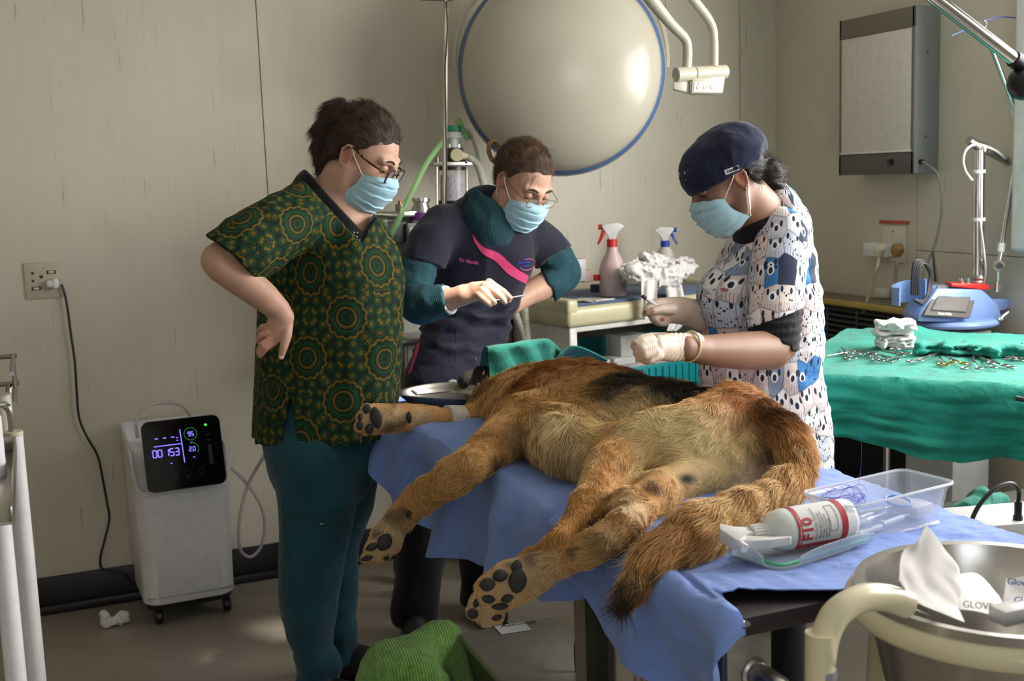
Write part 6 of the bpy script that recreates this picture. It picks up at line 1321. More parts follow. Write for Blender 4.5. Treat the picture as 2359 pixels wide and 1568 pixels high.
# tunic
def mandala():
    t = NT('mandala_print'); a = t.n('Attribute'); a.attribute_name = 'UVP'; sp = t.n('SeparateXYZ'); t.set(sp.inputs[0], a.outputs['Vector']); M = t.math
    T = .225; u = M('DIVIDE', sp.outputs[0], T); v = M('DIVIDE', sp.outputs[1], T)
    p = M('ADD', u, v); q = M('SUBTRACT', u, v)          # diagonal lattice
    def cell(x, off=0.): return M('SUBTRACT', M('FRACT', M('ADD', x, off+100.)), .5)
    def polar(x, y):
        r = M('SQRT', M('ADD', M('MULTIPLY', x, x), M('MULTIPLY', y, y))); return r, M('ARCTAN2', y, x)
    def band(x, c, w): return M('SUBTRACT', 1, M('MINIMUM', M('DIVIDE', M('ABSOLUTE', M('SUBTRACT', x, c)), w), 1))
    def step(x, th, s=.06): return M('MINIMUM', M('MAXIMUM', M('DIVIDE', M('SUBTRACT', x, th), s), 0), 1)
    pa, qa = cell(p), cell(q); x = M('MULTIPLY', M('ADD', pa, qa), .5); y = M('MULTIPLY', M('SUBTRACT', pa, qa), .5); r, an = polar(x, y)      # r<.5 within tile
    def cosn(n, ph=0.): return M('COSINE', M('ADD', M('MULTIPLY', an, float(n)), ph))
    gold = step(band(r, .115, .020), .2)                                       # inner gold ring
    gold = M('MULTIPLY', gold, M('ADD', .6, M('MULTIPLY', step(cosn(36), .0, .3), .4)))
    wav = M('ADD', r, M('MULTIPLY', cosn(14), .010)); g2 = M('MULTIPLY', step(band(wav, .245, .020), .2), M('ADD', .55, M('MULTIPLY', step(M('ABSOLUTE', cosn(14, .6)), .25, .2), .45))); gold = M('MAXIMUM', gold, g2)
    green = step(band(r, .165, .016), .2); green = M('MAXIMUM', green, M('MULTIPLY', step(band(r, .195, .008), .2), .8)); green = M('MAXIMUM', green, M('MULTIPLY', step(band(r, .05, .035), .2), step(cosn(10), -.2, .4)))
    # ring of flowers round each medallion
    an8 = M('MULTIPLY', M('SUBTRACT', M('FRACT', M('ADD', M('MULTIPLY', an, 12/(2*math.pi)), 50.)), .5), 2*math.pi/12)
    fx = M('SUBTRACT', M('MULTIPLY', r, M('COSINE', an8)), .318); fy = M('MULTIPLY', r, M('SINE', an8)); fr, fa = polar(fx, fy)
    flower = step(M('SUBTRACT', M('ADD', .030, M('MULTIPLY', M('COSINE', M('MULTIPLY', fa, 8.)), .007)), fr), 0, .004); flower = M('SUBTRACT', flower, step(M('SUBTRACT', .009, fr), 0, .003)); gold = M('MAXIMUM', gold, flower); green = M('MAXIMUM', green, step(band(fr, .050, .009), .15))
    # corner squares: flowers, hearts and dotted lines
    pb, qb = cell(p, .5), cell(q, .5); cx2 = M('MULTIPLY', M('ADD', pb, qb), .5); cy2 = M('MULTIPLY', M('SUBTRACT', pb, qb), .5)
    c1, a1 = polar(cx2, cy2); a4 = M('MULTIPLY', M('SUBTRACT', M('FRACT', M('ADD', M('MULTIPLY', a1, 4/(2*math.pi)), 50.)), .5), 2*math.pi/4)
    hx = M('SUBTRACT', M('MULTIPLY', c1, M('COSINE', a4)), .085); hy = M('ABSOLUTE', M('MULTIPLY', c1, M('SINE', a4))); hr, _ = polar(hx, M('SUBTRACT', hy, .022)); heart = step(M('SUBTRACT', .026, hr), 0, .004); gold = M('MAXIMUM', gold, heart)
    dot = step(M('SUBTRACT', .014, c1), 0, .004); gold = M('MAXIMUM', gold, dot); green = M('MAXIMUM', green, step(band(hr, .042, .008), .15))
    ln = step(band(M('MINIMUM', M('ABSOLUTE', pb), M('ABSOLUTE', qb)), .022, .006), .2); green = M('MAXIMUM', green, M('MULTIPLY', ln, .7))
    gold = M('MULTIPLY', gold, M('ADD', .62, M('MULTIPLY', t.noise(a.outputs['Vector'], 340, 2), .5)))
    c = t.mix(green, '#16231a', '#1b4826'); c = t.mix(gold, c, '#6f5c1a'); t.base(c, .8); t.p.inputs['Specular IOR Level'].default_value = .2
    t.bump(t.noise(t.coord(), 700, 1), .1, .001); return t.m
M_mand = mandala()
TP1, TR1 = PT([(735, 438, 3.2, 66, 60), (745, 500, 3.2, 132, 92), (752, 570, 3.19, 150, 112), (762, 660, 3.18, 160, 128), (762, 760, 3.18, 172, 140), (758, 880, 3.18, 174, 142), (748, 960, 3.18, 168, 142), (744, 1065, 3.18, 168, 142)])
F_ = Field.around([pY(540, 420, 2.95), pY(950, 1060, 3.5), pY(545, 640, 2.9)], .12, .006)
F_.chain(TP1, TR1, nz(RIGHT*.9-FWD*.2), .03)
F_.ell(pY(872, 640, 3.12), np.array([46, 46, 80])*mpp(pY(872, 640, 3.1)), None, .06)
SL, SR = PT([(712, 492, 3.12, 74), (640, 530, 3.05, 78), (560, 578, 2.99, 80), (500, 620, 2.97, 78)])
q = pY(536, 596, 2.97); nrm_ = nz(RIGHT*-.60+DOWN*.72-FWD*.1); S_f = F_.like(); S_f.chain(SL, SR, None, 0); S_f.cut(q, nrm_); F_.join(S_f, .03)
# armpit opening, hem, neckline
hemz = pY(745, 1030, 3.02)[2]; F_.cut([0, 0, hemz], [0, 0, -1])
def tun_folds(p): return .010*(np.abs(fbm(p*[1, 1, .35], 9, 2, 3))-.25)+.004*fbm(p*[1, 1, .5], 24, 2, 7)
F_.disp(tun_folds, .03)
def neck_v(F, off, y0=0.):
    G = F._grid(tuple(slice(0, k) for k in F.n)); p = G-pY(836, 562+y0, 3.08); nl = nz(RIGHT*.735-DOWN*.68); nr = nz(-RIGHT*.90-DOWN*.42); F.f = np.maximum(F.f, np.minimum(p@nl-off, p@nr-off*.4)).astype(np.float32)
neck_v(F_, 0)
# side slit
G_ = F_._grid(tuple(slice(0, k) for k in F_.n)); sx_ = (G_-pY(668, 1030, 3.05))@RIGHT; zz = G_[..., 2]; zt_ = pY(668, 915, 3.05)[2]; wdt = np.clip((zt_-zz)*.16, 0, .018)+.002
dep_ = (G_-pY(745, 960, 3.18))@FWD
slit = np.maximum(np.maximum(np.abs(sx_)-wdt, zz-zt_), dep_+.03); F_.f = np.maximum(F_.f, -slit).astype(np.float32)
tn1 = F_.obj('tunic', M_mand, P1, None, multi_uv((TP1, TR1, RIGHT, .19), (SL[1:], SR[1:]*.9, RIGHT+DOWN, .10)))
M_blk_cloth = cloth('black_cotton', '#17171c', '#121216', .3, 40)
F_ = Field.around([pY(740, 400, 3.2), pY(860, 590, 3.1)], .12, .006); F_.chain(TP1[:4], TR1[:4]*.955, nz(RIGHT*.9-FWD*.2), .03); neck_v(F_, .022); F_.cut(pY(790, 600, 3.1), DOWN, 0)
us1 = F_.obj('undershirt', M_blk_cloth, P1)
t_us = surf(us1)
try:
    for k in range(3): surf_text('print', ('+ *', '* +', 'M U')[k], t_us, 812, 538+8*k, .15, 10, M_white, us1)
except Exception: pass
# trousers and shoes
M_tealcl = cloth('teal_scrub', '#1d4a57', '#163d49', .45, 18, 700)
F_ = Field.around([pY(600, 980, 2.98), pY(900, 1000, 3.5), pY(690, 1640, 3.2), pY(830, 1560, 3.4)], .12, .007)
a_, r_ = PT([(745, 985, 3.18, 150, 130), (745, 1060, 3.18, 126, 125)]); F_.chain(a_, r_, RIGHT, .04)
a_, r_ = PT([(722, 1060, 3.12, 104), (728, 1150, 3.10, 96), (722, 1230, 3.10, 84), (716, 1310, 3.10, 75), (712, 1390, 3.11, 66), (722, 1470, 3.13, 56), (735, 1540, 3.15, 52), (742, 1600, 3.16, 54)]); F_.chain(a_, r_, None, .03)
a_, r_ = PT([(800, 1060, 3.28, 76), (790, 1150, 3.28, 72), (775, 1250, 3.29, 52), (772, 1340, 3.3, 50), (776, 1430, 3.32, 46), (782, 1500, 3.34, 42), (790, 1560, 3.35, 42)]); F_.chain(a_, r_, None, .03)
zc_ = .06; F_.cut([0, 0, zc_], [0, 0, -1])
F_.disp(lambda p: .012*(np.abs(fbm(p*[1, 1, .5], 9, 2, 5))-.25)+.010*np.clip((.5-p[:, 2])/.4, 0, 1)*fbm(p*[.6, .6, 2.2], 9, 2, 8), .03)
tr1 = F_.obj('trousers', M_tealcl, P1)
t_tr = surf(tr1); patch('zip_pocket', t_tr, [[(655, 1186), (700, 1196), (745, 1204)], [(655, 1192), (700, 1202), (745, 1210)]], mat('zip_tape', '#143842', .6), tr1, .002)
patch('pocket_seam', t_tr, [[(650, 1160), (655, 1230), (668, 1300)], [(653, 1160), (658, 1230), (671, 1300)]], mat('zip_tape', '#143842', .6), tr1, .001)
h_, n_ = hit(t_tr, 742, 1205, .003); B().box(h_, (.014, .004, .005), .001).done('zip_puller', M_dsteel, tr1)
M_shoe = mat('black_shoe', '#15151b', .6, 0, .1, 60, .3, 300)
def shoe(px, py, Y, d, L=.25, w=.045, par=None, name='shoe'):
    q = pY(px, py, Y); q[2] = 0; d = nz(np.asarray(d)*[1, 1, 0]); l = np.cross([0, 0, 1], d); F = Field.around([q-d*.1, q+d*(L-.05)], .14, .005)
    F.chain([q-d*.04+[0, 0, .05], q+[0, 0, .055], q+d*.08+[0, 0, .05], q+d*(L-.12)+[0, 0, .04]], np.array([[.042, .05], [.045, .06], [w, .055], [w*.9, .038]]), l, .02); F.chain([q-d*.02+[0, 0, .06], q-d*.01+[0, 0, .12]], [.05, .048], None, .02); F.cut([0, 0, .012], [0, 0, -1])
    s = F.obj(name, M_shoe, par); F2 = Field.around([q-d*.1, q+d*(L-.05)], .12, .006); F2.chain([q-d*.04+[0, 0, .012], q+d*.08+[0, 0, .012], q+d*(L-.12)+[0, 0, .012]], np.array([[.046, .05], [w+.004, .05], [w*.95, .05]]), l, .01); F2.cut([0, 0, .016], [0, 0, 1]); F2.cut([0, 0, .001], [0, 0, -1]); F2.obj('sole', M_black, s)
    for k in range(4): B().tube([q+d*(.045+.02*k)+l*t*.022+[0, 0, .112-.013*k-.010*abs(t)] for t in (-1, -.3, .3, 1)], .0025, 6).done('lace', M_black, s)
    return s
s1 = shoe(790, 1545, 3.35, RIGHT*.95-FWD*.35, .27, .048, P1); shoe(735, 1590, 3.14, RIGHT*.95-FWD*.35, .27, .048, P1)
lp_ = pY(825, 1495, 3.33); B().tube([lp_+[0, 0, -.03], lp_+[.006, 0, .0], lp_+[.03, 0, .005], lp_+[.03, 0, -.012], lp_+[.0, 0, -.02]], .0025, 6).done('lace_bow', M_black, s1)
# ---------------------------------------------------------------- woman 2: the vet in navy tunic
P2 = thing('person', pY(1040, 1100, 3.55)*[1, 1, 0], 'woman in navy tunic with pink stripe and teal polo neck, leaning over, holding an instrument', 'person', 'people around the surgery table')
Y2 = 3.52; h2 = Head(pY(1203, 426, 3.40), RIGHT*.50-FWD*.60+DOWN*.66, sc=.97, roll=.10)
ARM2, AR2 = PT([(1015, 545, 3.48, 36), (968, 612, 3.42, 36), (948, 690, 3.36, 38), (975, 702, 3.30, 36), (1030, 692, 3.24, 27), (1066, 680, 3.20, 23)])
F_ = Field.around([h2.C, pY(900, 480, 3.6), pY(1310, 560, 3.7), pY(1060, 900, 3.6), pY(1200, 690, 3.1), pY(930, 720, 3.25)], .13, .0034)
h2.sdf(F_)
F_.chain([pY(1165, 470, 3.45), pY(1145, 505, 3.48), pY(1130, 545, 3.5)], [.056, .06, .075], None, .03)
a_, r_ = PT([(1118, 545, Y2, 85, 75), (1100, 650, Y2, 90, 78), (1070, 760, Y2, 85, 75), (1045, 860, Y2, 85, 75)]); F_.chain(a_, r_, RIGHT, .03)
F_.chain(ARM2, AR2, None, .02)
a_, r_ = PT([(1232, 552, 3.52, 28), (1282, 600, 3.58, 32), (1300, 628, 3.60, 36), (1262, 655, 3.56, 33), (1215, 678, 3.52, 26), (1180, 700, 3.49, 24)]); F_.chain(a_, r_, None, .02)
# right hand pinching the probe
a_, r_ = PT([(1066, 680, 3.20, 22, 15), (1092, 672, 3.18, 23, 14), (1116, 668, 3.165, 22, 12)]); F_.chain(a_, r_, nz(DOWN*.9+RIGHT*.3), .010)
for rows in ([(1127, 650, 3.155, 9.5), (1142, 661, 3.14, 9), (1160, 672, 3.13, 8), (1175, 686, 3.125, 6.5)], [(1117, 658, 3.15, 9.5), (1138, 672, 3.13, 9), (1154, 685, 3.125, 8), (1163, 696, 3.125, 6.5)], [(1110, 668, 3.145, 9.3), (1122, 680, 3.125, 8.6), (1135, 692, 3.12, 7.6), (1139, 697, 3.125, 6.5)], [(1102, 678, 3.145, 8.8), (1112, 688, 3.125, 8), (1124, 698, 3.12, 7), (1129, 702, 3.125, 6)], [(1092, 662, 3.19, 13), (1125, 672, 3.19, 10.5), (1150, 685, 3.165, 8.5), (1172, 692, 3.14, 6.5)]):
    a_, r_ = PT(rows); F_.chain(a_, r_, None, .005)
def skin2(V):
    L = h2.loc(V); c = np.tile(np.array(lin('#c49a85')), (len(V), 1)); red = np.array(lin('#bd7d68'))
    w = np.clip(1-np.linalg.norm(L-[-.012, .08, 0], axis=1)/.045, 0, 1)+np.clip(1-np.linalg.norm(L-[-.012, -.08, 0], axis=1)/.045, 0, 1)+.5*np.clip(1-np.linalg.norm(L-[.115, 0, -.02], axis=1)/.03, 0, 1); w = np.clip(w, 0, 1)[:, None]; return c*(1-w)+red*w
F_.obj('body', M_skin, P2, skin2)
h2.eyes(P2, iris='#4d5a66', skin=skin_plain('skin_light', '#c99a84')); h2.mask(P2, m=M_mask)
spectacles(h2, P2, mat('gold_wire', '#9a7f56', .25, 1.), mat('gold_wire', '#9a7f56', .25, 1.), .0011, .006, .024, .014)
F_ = Field.around([h2.C], .17, .0036); F_.ell(h2.w(-.023, 0, .052), np.array([.104, .082, .091])*h2.s, h2.R, .02)
F_.cut(h2.w(.074, 0, .066), h2.f*.80-h2.u*.60, .012); F_.cut(h2.w(-.004, 0, .010), h2.f*.70-h2.u*.71, .015)
F_.chain([h2.w(-.05, 0, .01), h2.w(-.075, 0, -.02)], [.072, .045], None, .03); F_.chain([h2.w(-.075, .02, .10), h2.w(-.09, .02, .06)], [.026, .03], None, .015)
F_.ell(h2.w(-.014, -.088, -.004), np.array([.026, .030, .040])*h2.s, h2.R, .008, True)
F_.ell(h2.w(-.014, .088, -.004), np.array([.026, .030, .040])*h2.s, h2.R, .008, True)
F_.disp(lambda p: .003*fbm(p, 40, 2, 14), .03)
M_hair2 = hair_material('brown_hair', '#2a1c13', '#5c4431'); hair2 = F_.obj('hair', M_hair2, P2, None, huv(h2))
comb('hair_strands', hair2, 13000, lambda P: (h2.w(-.085, .02, .08)-P)/np.linalg.norm(h2.w(-.085, .02, .08)-P, axis=1)[:, None], .036, '#241710', '#6b4f39', hair2, 31, .10)
sc2 = NT('hair_scrunchie'); sc2.base(sc2.ramp(sc2.noise(sc2.coord(), 160, 2), [(.4, '#4a2c10'), (.65, '#a8772c')]), .6); cq2 = h2.w(-.068, -.0, .115)
B().tube([pY(1140, 350, 3.46)+np.array([.02*math.cos(a), .014*math.sin(a), .034*math.sin(a)]) for a in np.linspace(0, 6.28, 19)[:-1]], .0075, 8, 0, closed=True).done('scrunchie', sc2.m, hair2)
strands('loose_hair', [(h2.w(.09, -.05, .09), h2.w(.10, -.07, .05), 0), (h2.w(.06, -.07, .10), h2.w(.08, -.085, .06), 0), (h2.w(.02, .0, .14), h2.w(.06, .0, .148), 0)], .0005, M_hair2, hair2, 5, 24)
# polo-neck jumper
M_knit = NT('teal_knit'); co = M_knit.coord(); wv = M_knit.n('TexWave'); wv.inputs['Scale'].default_value = 75; wv.inputs['Distortion'].default_value = .6; M_knit.set(wv.inputs['Vector'], co)
M_knit.base(M_knit.ramp(M_knit.noise(co, 12, 4), [(.3, '#123842'), (.7, '#1a4b57')]), .9); M_knit.bump(M_knit.math('ADD', wv.outputs['Fac'], M_knit.noise(co, 300, 2)), .35, .003); M_knit = M_knit.m
F_ = Field.around([pY(900, 480, 3.5), pY(1320, 640, 3.7), pY(1000, 740, 3.15), pY(1150, 430, 3.45)], .12, .005)
a_, r_ = PT([(1124, 468, 3.47, 50, 52), (1126, 500, 3.46, 64, 62), (1138, 545, 3.45, 60, 62)]); F_.chain(a_, r_, RIGHT, .02)
F_.cut(pY(1160, 478, 3.44), nz(RIGHT*.55-DOWN*.75-FWD*.1), .012)
a_, r_ = PT([(1012, 540, 3.48, 34), (967, 612, 3.42, 43), (945, 678, 3.36, 44), (968, 702, 3.31, 46), (1030, 692, 3.24, 38)]); F_.chain(a_, r_, None, .025); 
G_ = F_._grid(tuple(slice(0, k) for k in F_.n)); lim = (((G_-pY(1000, 700, 3.3))@RIGHT) > -.02) & (((G_-pY(1000, 610, 3.3))@DOWN) > 0) & (((G_-pY(1110, 640, 3.3))@RIGHT) < 0)
F_.f = np.where(lim, np.maximum(F_.f, (G_-pY(1029, 692, 3.24))@nz(RIGHT*.95-DOWN*.2-FWD*.15)), F_.f).astype(np.float32)
a_, r_ = PT([(1236, 548, 3.52, 36), (1284, 600, 3.58, 41), (1300, 630, 3.60, 42), (1258, 660, 3.555, 40)]); F_.chain(a_, r_, None, .025)
G_lim = (((G_-pY(1272, 650, 3.57))@nz(-RIGHT*.85+DOWN*.5)) > 0) & (((G_-pY(1200, 600, 3.5))@DOWN) > 0) & (((G_-pY(1200, 600, 3.5))@RIGHT) > 0); F_.f = np.where(G_lim, np.maximum(F_.f, (G_-pY(1262, 657, 3.56))@nz(-RIGHT*.9+DOWN*.42)), F_.f).astype(np.float32)
F_.disp(lambda p: .007*(np.abs(fbm(p*[1.2, 1, .9], 14, 2, 23))-.25)+.003*fbm(p, 40, 2, 4), .03); jm = F_.obj('jumper', M_knit, P2)
ring2 = pY(1029, 692, 3.24); ad = nz(pY(1066, 680, 3.20)-pY(1030, 692, 3.24)); u_, w_, _ = frame(ad); rr2 = 31*mpp(ring2)
B().tube([ring2+ad*.006+(u_*math.cos(a)+w_*math.sin(a))*rr2 for a in np.linspace(0, 6.28, 25)[:-1]], .005, 8, 0, closed=True).done('white_cuff', M_white, P2)
# navy tunic
M_navy = cloth('navy_tunic', '#232334', '#1c1c2b', .35, 16, 800, .8)
TP2, TR2 = PT([(1118, 485, 3.50, 60, 60), (1118, 525, 3.51, 106, 80), (1112, 590, 3.50, 120, 92), (1094, 680, 3.50, 106, 86), (1076, 750, 3.50, 98, 84), (1062, 810, 3.50, 106, 88), (1042, 880, 3.51, 112, 92), (1035, 985, 3.52, 114, 92)])
F_ = Field.around([pY(930, 480, 3.4), pY(1310, 560, 3.75), pY(930, 980, 3.6), pY(1160, 980, 3.4)], .13, .0055); F_.chain(TP2, TR2, nz(RIGHT*.95-FWD*.15), .03)
S_f = F_.like(); a_, r_ = PT([(1022, 520, 3.49, 50), (990, 560, 3.45, 52), (962, 640, 3.41, 53)]); S_f.chain(a_, r_, None, 0); S_f.cut(pY(975, 604, 3.4), nz(DOWN*.95-RIGHT*.25)); F_.join(S_f, .035)
S_f = F_.like(); a_, r_ = PT([(1222, 540, 3.52, 48), (1258, 572, 3.56, 50), (1304, 625, 3.6, 49)]); S_f.chain(a_, r_, None, 0); S_f.cut(pY(1270, 596, 3.56), nz(DOWN*.75+RIGHT*.5)); F_.join(S_f, .035)
F_.cut([0, 0, pY(1040, 975, 3.5)[2]], [0, 0, -1])
F_.disp(lambda p: .012*np.exp(-((p[:, 2]-pY(1100, 740, 3.5)[2])/.08)**2)*(np.abs(fbm(p*[.7, .7, 2.4], 12, 2, 31))-.3)*2+.008*(np.abs(fbm(p*[1, 1, .4], 9, 2, 33))-.25), .035)
F_.ell(pY(1142, 470, 3.34), np.array([.085, .11, .10]), None, .01, True)
tn2 = F_.obj('tunic', M_navy, P2); t2_ = surf(tn2); M_pinkc = cloth('pink_trim', '#d64a7c', '#c43d6e', .2, 30); M_pinkt = mat('pink_thread', '#d863ad', .6); M_bluet = mat('blue_thread', '#2f3bb8', .6)
patch('pink_stripe', t2_, [[(1088, 540), (1112, 568), (1150, 584), (1185, 615), (1221, 637)], [(1093, 556), (1112, 584), (1142, 602), (1172, 632), (1216, 656)]], M_pinkc, tn2, .002)
patch('side_stripe', t2_, [[(966, 768), (960, 800), (942, 862)], [(970, 772), (966, 805), (948, 858)]], M_pinkc, tn2, .002)
patch('front_seam', t2_, [[(1050, 720), (1050, 790), (1047, 880)], [(1052, 720), (1052, 790), (1049, 880)]], mat('seam_dark', '#15151f', .8), tn2, .0008)
for ch, x, y in (('Dr', 1057.5, 602), ('Nicole', 1072.5, 605)): surf_text('name_embroidery', ch, t2_, x, y, .13, 11.5, M_pinkt, tn2, .0003)
surf_text('logo_text', 'Alternridge', t2_, 1192, 607.5, .0, 7.2, M_bluet, tn2, .0002); surf_text('logo_text', 'VetClinic', t2_, 1202, 615.5, .0, 5.6, M_bluet, tn2, .0002); surf_text('logo_bird', 'v', t2_, 1206, 598, .0, 6, M_bluet, tn2, .0003)
pts = [hit(t2_, 1214+18*math.cos(a), 609+12.5*math.sin(a)-3*math.cos(a), .002)[0] for a in np.linspace(-1.9, 2.9, 26)]; B().tube([p for p in pts if p is not None], .0011, 6, 0).done('logo_ellipse', M_pinkt, tn2)
# black trousers, shoes
M_blktr = cloth('black_trousers', '#15151b', '#101015', .4, 16)
F_ = Field.around([pY(920, 950, 3.35), pY(1170, 950, 3.75), pY(930, 1480, 3.6), pY(1180, 1460, 3.9)], .12, .007)
a_, r_ = PT([(1040, 950, 3.52, 104, 90), (1045, 1060, 3.53, 108, 92)]); F_.chain(a_, r_, RIGHT, .03); a_, r_ = PT([(1000, 1060, 3.52, 64), (978, 1200, 3.52, 60), (966, 1330, 3.53, 54), (955, 1410, 3.54, 56), (958, 1470, 3.54, 46), (958, 1500, 3.54, 44)]); F_.chain(a_, r_, None, .025)
a_, r_ = PT([(1090, 1060, 3.58, 64), (1108, 1200, 3.60, 60), (1120, 1330, 3.62, 58), (1112, 1400, 3.63, 58), (1120, 1450, 3.63, 48), (1125, 1490, 3.64, 46)]); F_.chain(a_, r_, None, .025); F_.cut([0, 0, .05], [0, 0, -1]); F_.disp(lambda p: .010*(np.abs(fbm(p*[1, 1, .6], 9, 2, 41))-.25), .03); F_.obj('trousers', M_blktr, P2)
shoe(958, 1480, 3.54, -FWD+RIGHT*.15, .25, .042, P2); shoe(1120, 1470, 3.62, -FWD+RIGHT*.35, .25, .042, P2)
# the probe she holds
pr0, pr1 = pY(1150, 690, 3.12), pY(1226, 677, 3.13); pb_ = thing('dental_probe', pr0, 'thin steel probe held in the vet\'s fingertips', 'probe'); B().cyl(pr0-(pr1-pr0)*.3, pr1-(pr1-pr0)*.25, .0022, n=10).done('handle', M_steel, pb_); B().cyl(pr1-(pr1-pr0)*.25, pr1, .0011, n=8).ball(pr1, .0017, 10).done('tip', M_chrome, pb_)
# ---------------------------------------------------------------- woman 3: scrub cap and animal print tunic
Y3 = 2.42
P3 = thing('person', pY(1770, 1100, Y3)*[1, 1, 0], 'woman in navy scrub cap and pale animal-print tunic with latex gloves holding a syringe', 'person', 'people around the surgery table')
h3 = Head(pY(1678, 418, 2.36), -RIGHT*.86+DOWN*.52-FWD*.03, sc=.865)
F_ = Field.around([h3.C, pY(1800, 480, 2.5), pY(1460, 690, 2.5), pY(1470, 840, 2.1), pY(1860, 860, 2.5), pY(1800, 960, 2.5)], .12, .0034); h3.sdf(F_)
F_.chain([pY(1712, 450, 2.39), pY(1745, 490, 2.41), pY(1765, 540, 2.42)], [.058, .064, .08], None, .03)
a_, r_ = PT([(1775, 560, Y3, 80, 80), (1765, 700, Y3, 95, 90), (1755, 850, Y3, 100, 90), (1760, 960, Y3, 100, 90)]); F_.chain(a_, r_, RIGHT, .03)
a_, r_ = PT([(1800, 580, 2.33, 52), (1795, 700, 2.28, 52), (1788, 790, 2.24, 50), (1776, 806, 2.23, 46), (1700, 808, 2.20, 43), (1620, 806, 2.17, 34), (1575, 800, 2.15, 30)]); F_.chain(a_, r_, None, .025)
a_, r_ = PT([(1705, 590, 2.52, 42), (1690, 690, 2.5, 40), (1660, 735, 2.48, 36), (1600, 722, 2.45, 30), (1560, 716, 2.43, 27)]); F_.chain(a_, r_, None, .02)
def skin3(V):
    L = h3.loc(V); c = np.tile(np.array(lin('#93705e')), (len(V), 1)); red = np.array(lin('#b06e57')); dk = np.array(lin('#6e4a3a'))
    w = np.clip(1-np.linalg.norm(L-[-.012, .08, 0], axis=1)/.04, 0, 1); w2 = .7*np.clip(1-np.linalg.norm(L-[.095, .033, .016], axis=1)/.026, 0, 1); w = np.clip(w, 0, 1)[:, None]; w2 = w2[:, None]; return (c*(1-w)+red*w)*(1-w2)+dk*w2
F_.obj('body', M_skin, P3, skin3); h3.eyes(P3, iris='#1d1410', skin=skin_plain('skin_tan', '#8f6853'), side=(1, -1)); h3.mask(P3, m=M_mask)
B().ball(h3.w(-.010, .0865, -.026), .0022, 10).done('ear_stud', M_chrome, P3)
# hair and plait
M_hair3 = hair_material('black_hair', '#0c0a0b', '#231c1c'); F_ = Field.around([h3.C, pY(1820, 500, 2.45)], .15, .0036); F_.ell(h3.w(-.022, 0, .04), np.array([.098, .082, .09])*h3.s, h3.R, .02); F_.cut(h3.w(-.016, 0, .03), h3.f*.75-h3.u*.55, .012); F_.cut(h3.w(-.04, 0, -.035), -h3.u*.8+h3.f*.6, .01)
a_, r_ = PT([(1768, 395, 2.4, 26), (1780, 430, 2.4, 20), (1788, 455, 2.41, 17), (1800, 480, 2.42, 14), (1812, 497, 2.44, 9)])
F_.chain(a_, r_, None, .012); F_.chain(a_[:1], np.array([.030]), None, .03); F_.disp(lambda p: .003*fbm(p, 70, 2, 44)+.005*np.sin(p[:, 2]*210+p[:, 0]*90)*(((p-a_[1])@DOWN) > -.01), .03)
hair3 = F_.obj('hair', M_hair3, P3, None, huv(h3)); comb('hair_strands', hair3, 7000, lambda P: np.tile(-h3.f*.75-h3.u*.5, (len(P), 1)), .03, '#060506', '#171213', hair3, 41, .08)

strands('loose_hair', [(pY(1785, 400, 2.4), pY(1800, 430, 2.4), 0), (pY(1795, 430, 2.4), pY(1812, 470, 2.42), 0), (pY(1760, 440, 2.36), pY(1770, 465, 2.36), 0)], .0005, M_hair3, P3, 7, 26)
# scrub cap
M_cap = cloth('navy_cap', '#1e2340', '#181c35', .3, 22, 900, .85); F_ = Field.around([h3.C], .17, .004); F_.ell(h3.w(-.004, 0, .050), np.array([.122, .092, .094])*h3.s, h3.R, .02); F_.ell(h3.w(-.05, 0, .058), np.array([.090, .082, .080])*h3.s, h3.R, .03)
F_.cut(h3.w(.10, 0, .018), nz(-h3.u*.98-h3.f*.02), .004); F_.disp(lambda p: .005*(np.abs(fbm(p, 17, 2, 51))-.25)+.0015*fbm(p, 60, 2, 3), .02)
cap3 = F_.obj('scrub_cap', M_cap, P3); tc = surf(cap3)
for rows, tx, xy, ang, hp, m in (([[(1563, 398), (1578, 395)], [(1567, 421), (1581, 416)]], 'TAYANN', (1566.5, 415), -.28, 5.5, M_red), ([[(1668, 392), (1701, 380)], [(1672, 403), (1704, 390)]], 'TANC', (1674, 399), -.33, 9, M_black)):
    try: patch('cap_label', tc, rows, M_white, cap3, .001, .0008); surf_text('label_text', tx, tc, *xy, ang, hp, m, cap3, .0002)
    except Exception: pass
for pts in ([(1727, 333), (1740, 340), (1748, 358), (1746, 365)], [(1746, 366), (1755, 358), (1768, 360), (1774, 375), (1772, 392), (1764, 397), (1757, 390), (1746, 367)]):
    P = np.array([[pY(x, y, 2.43)+FWD*.004*k for k in (-1, 1)] for x, y, _ in catmull(np.array([(x, y, 0) for x, y in pts], float), 6)]); sheet('cap_tie', P, M_white, cap3, .0022)
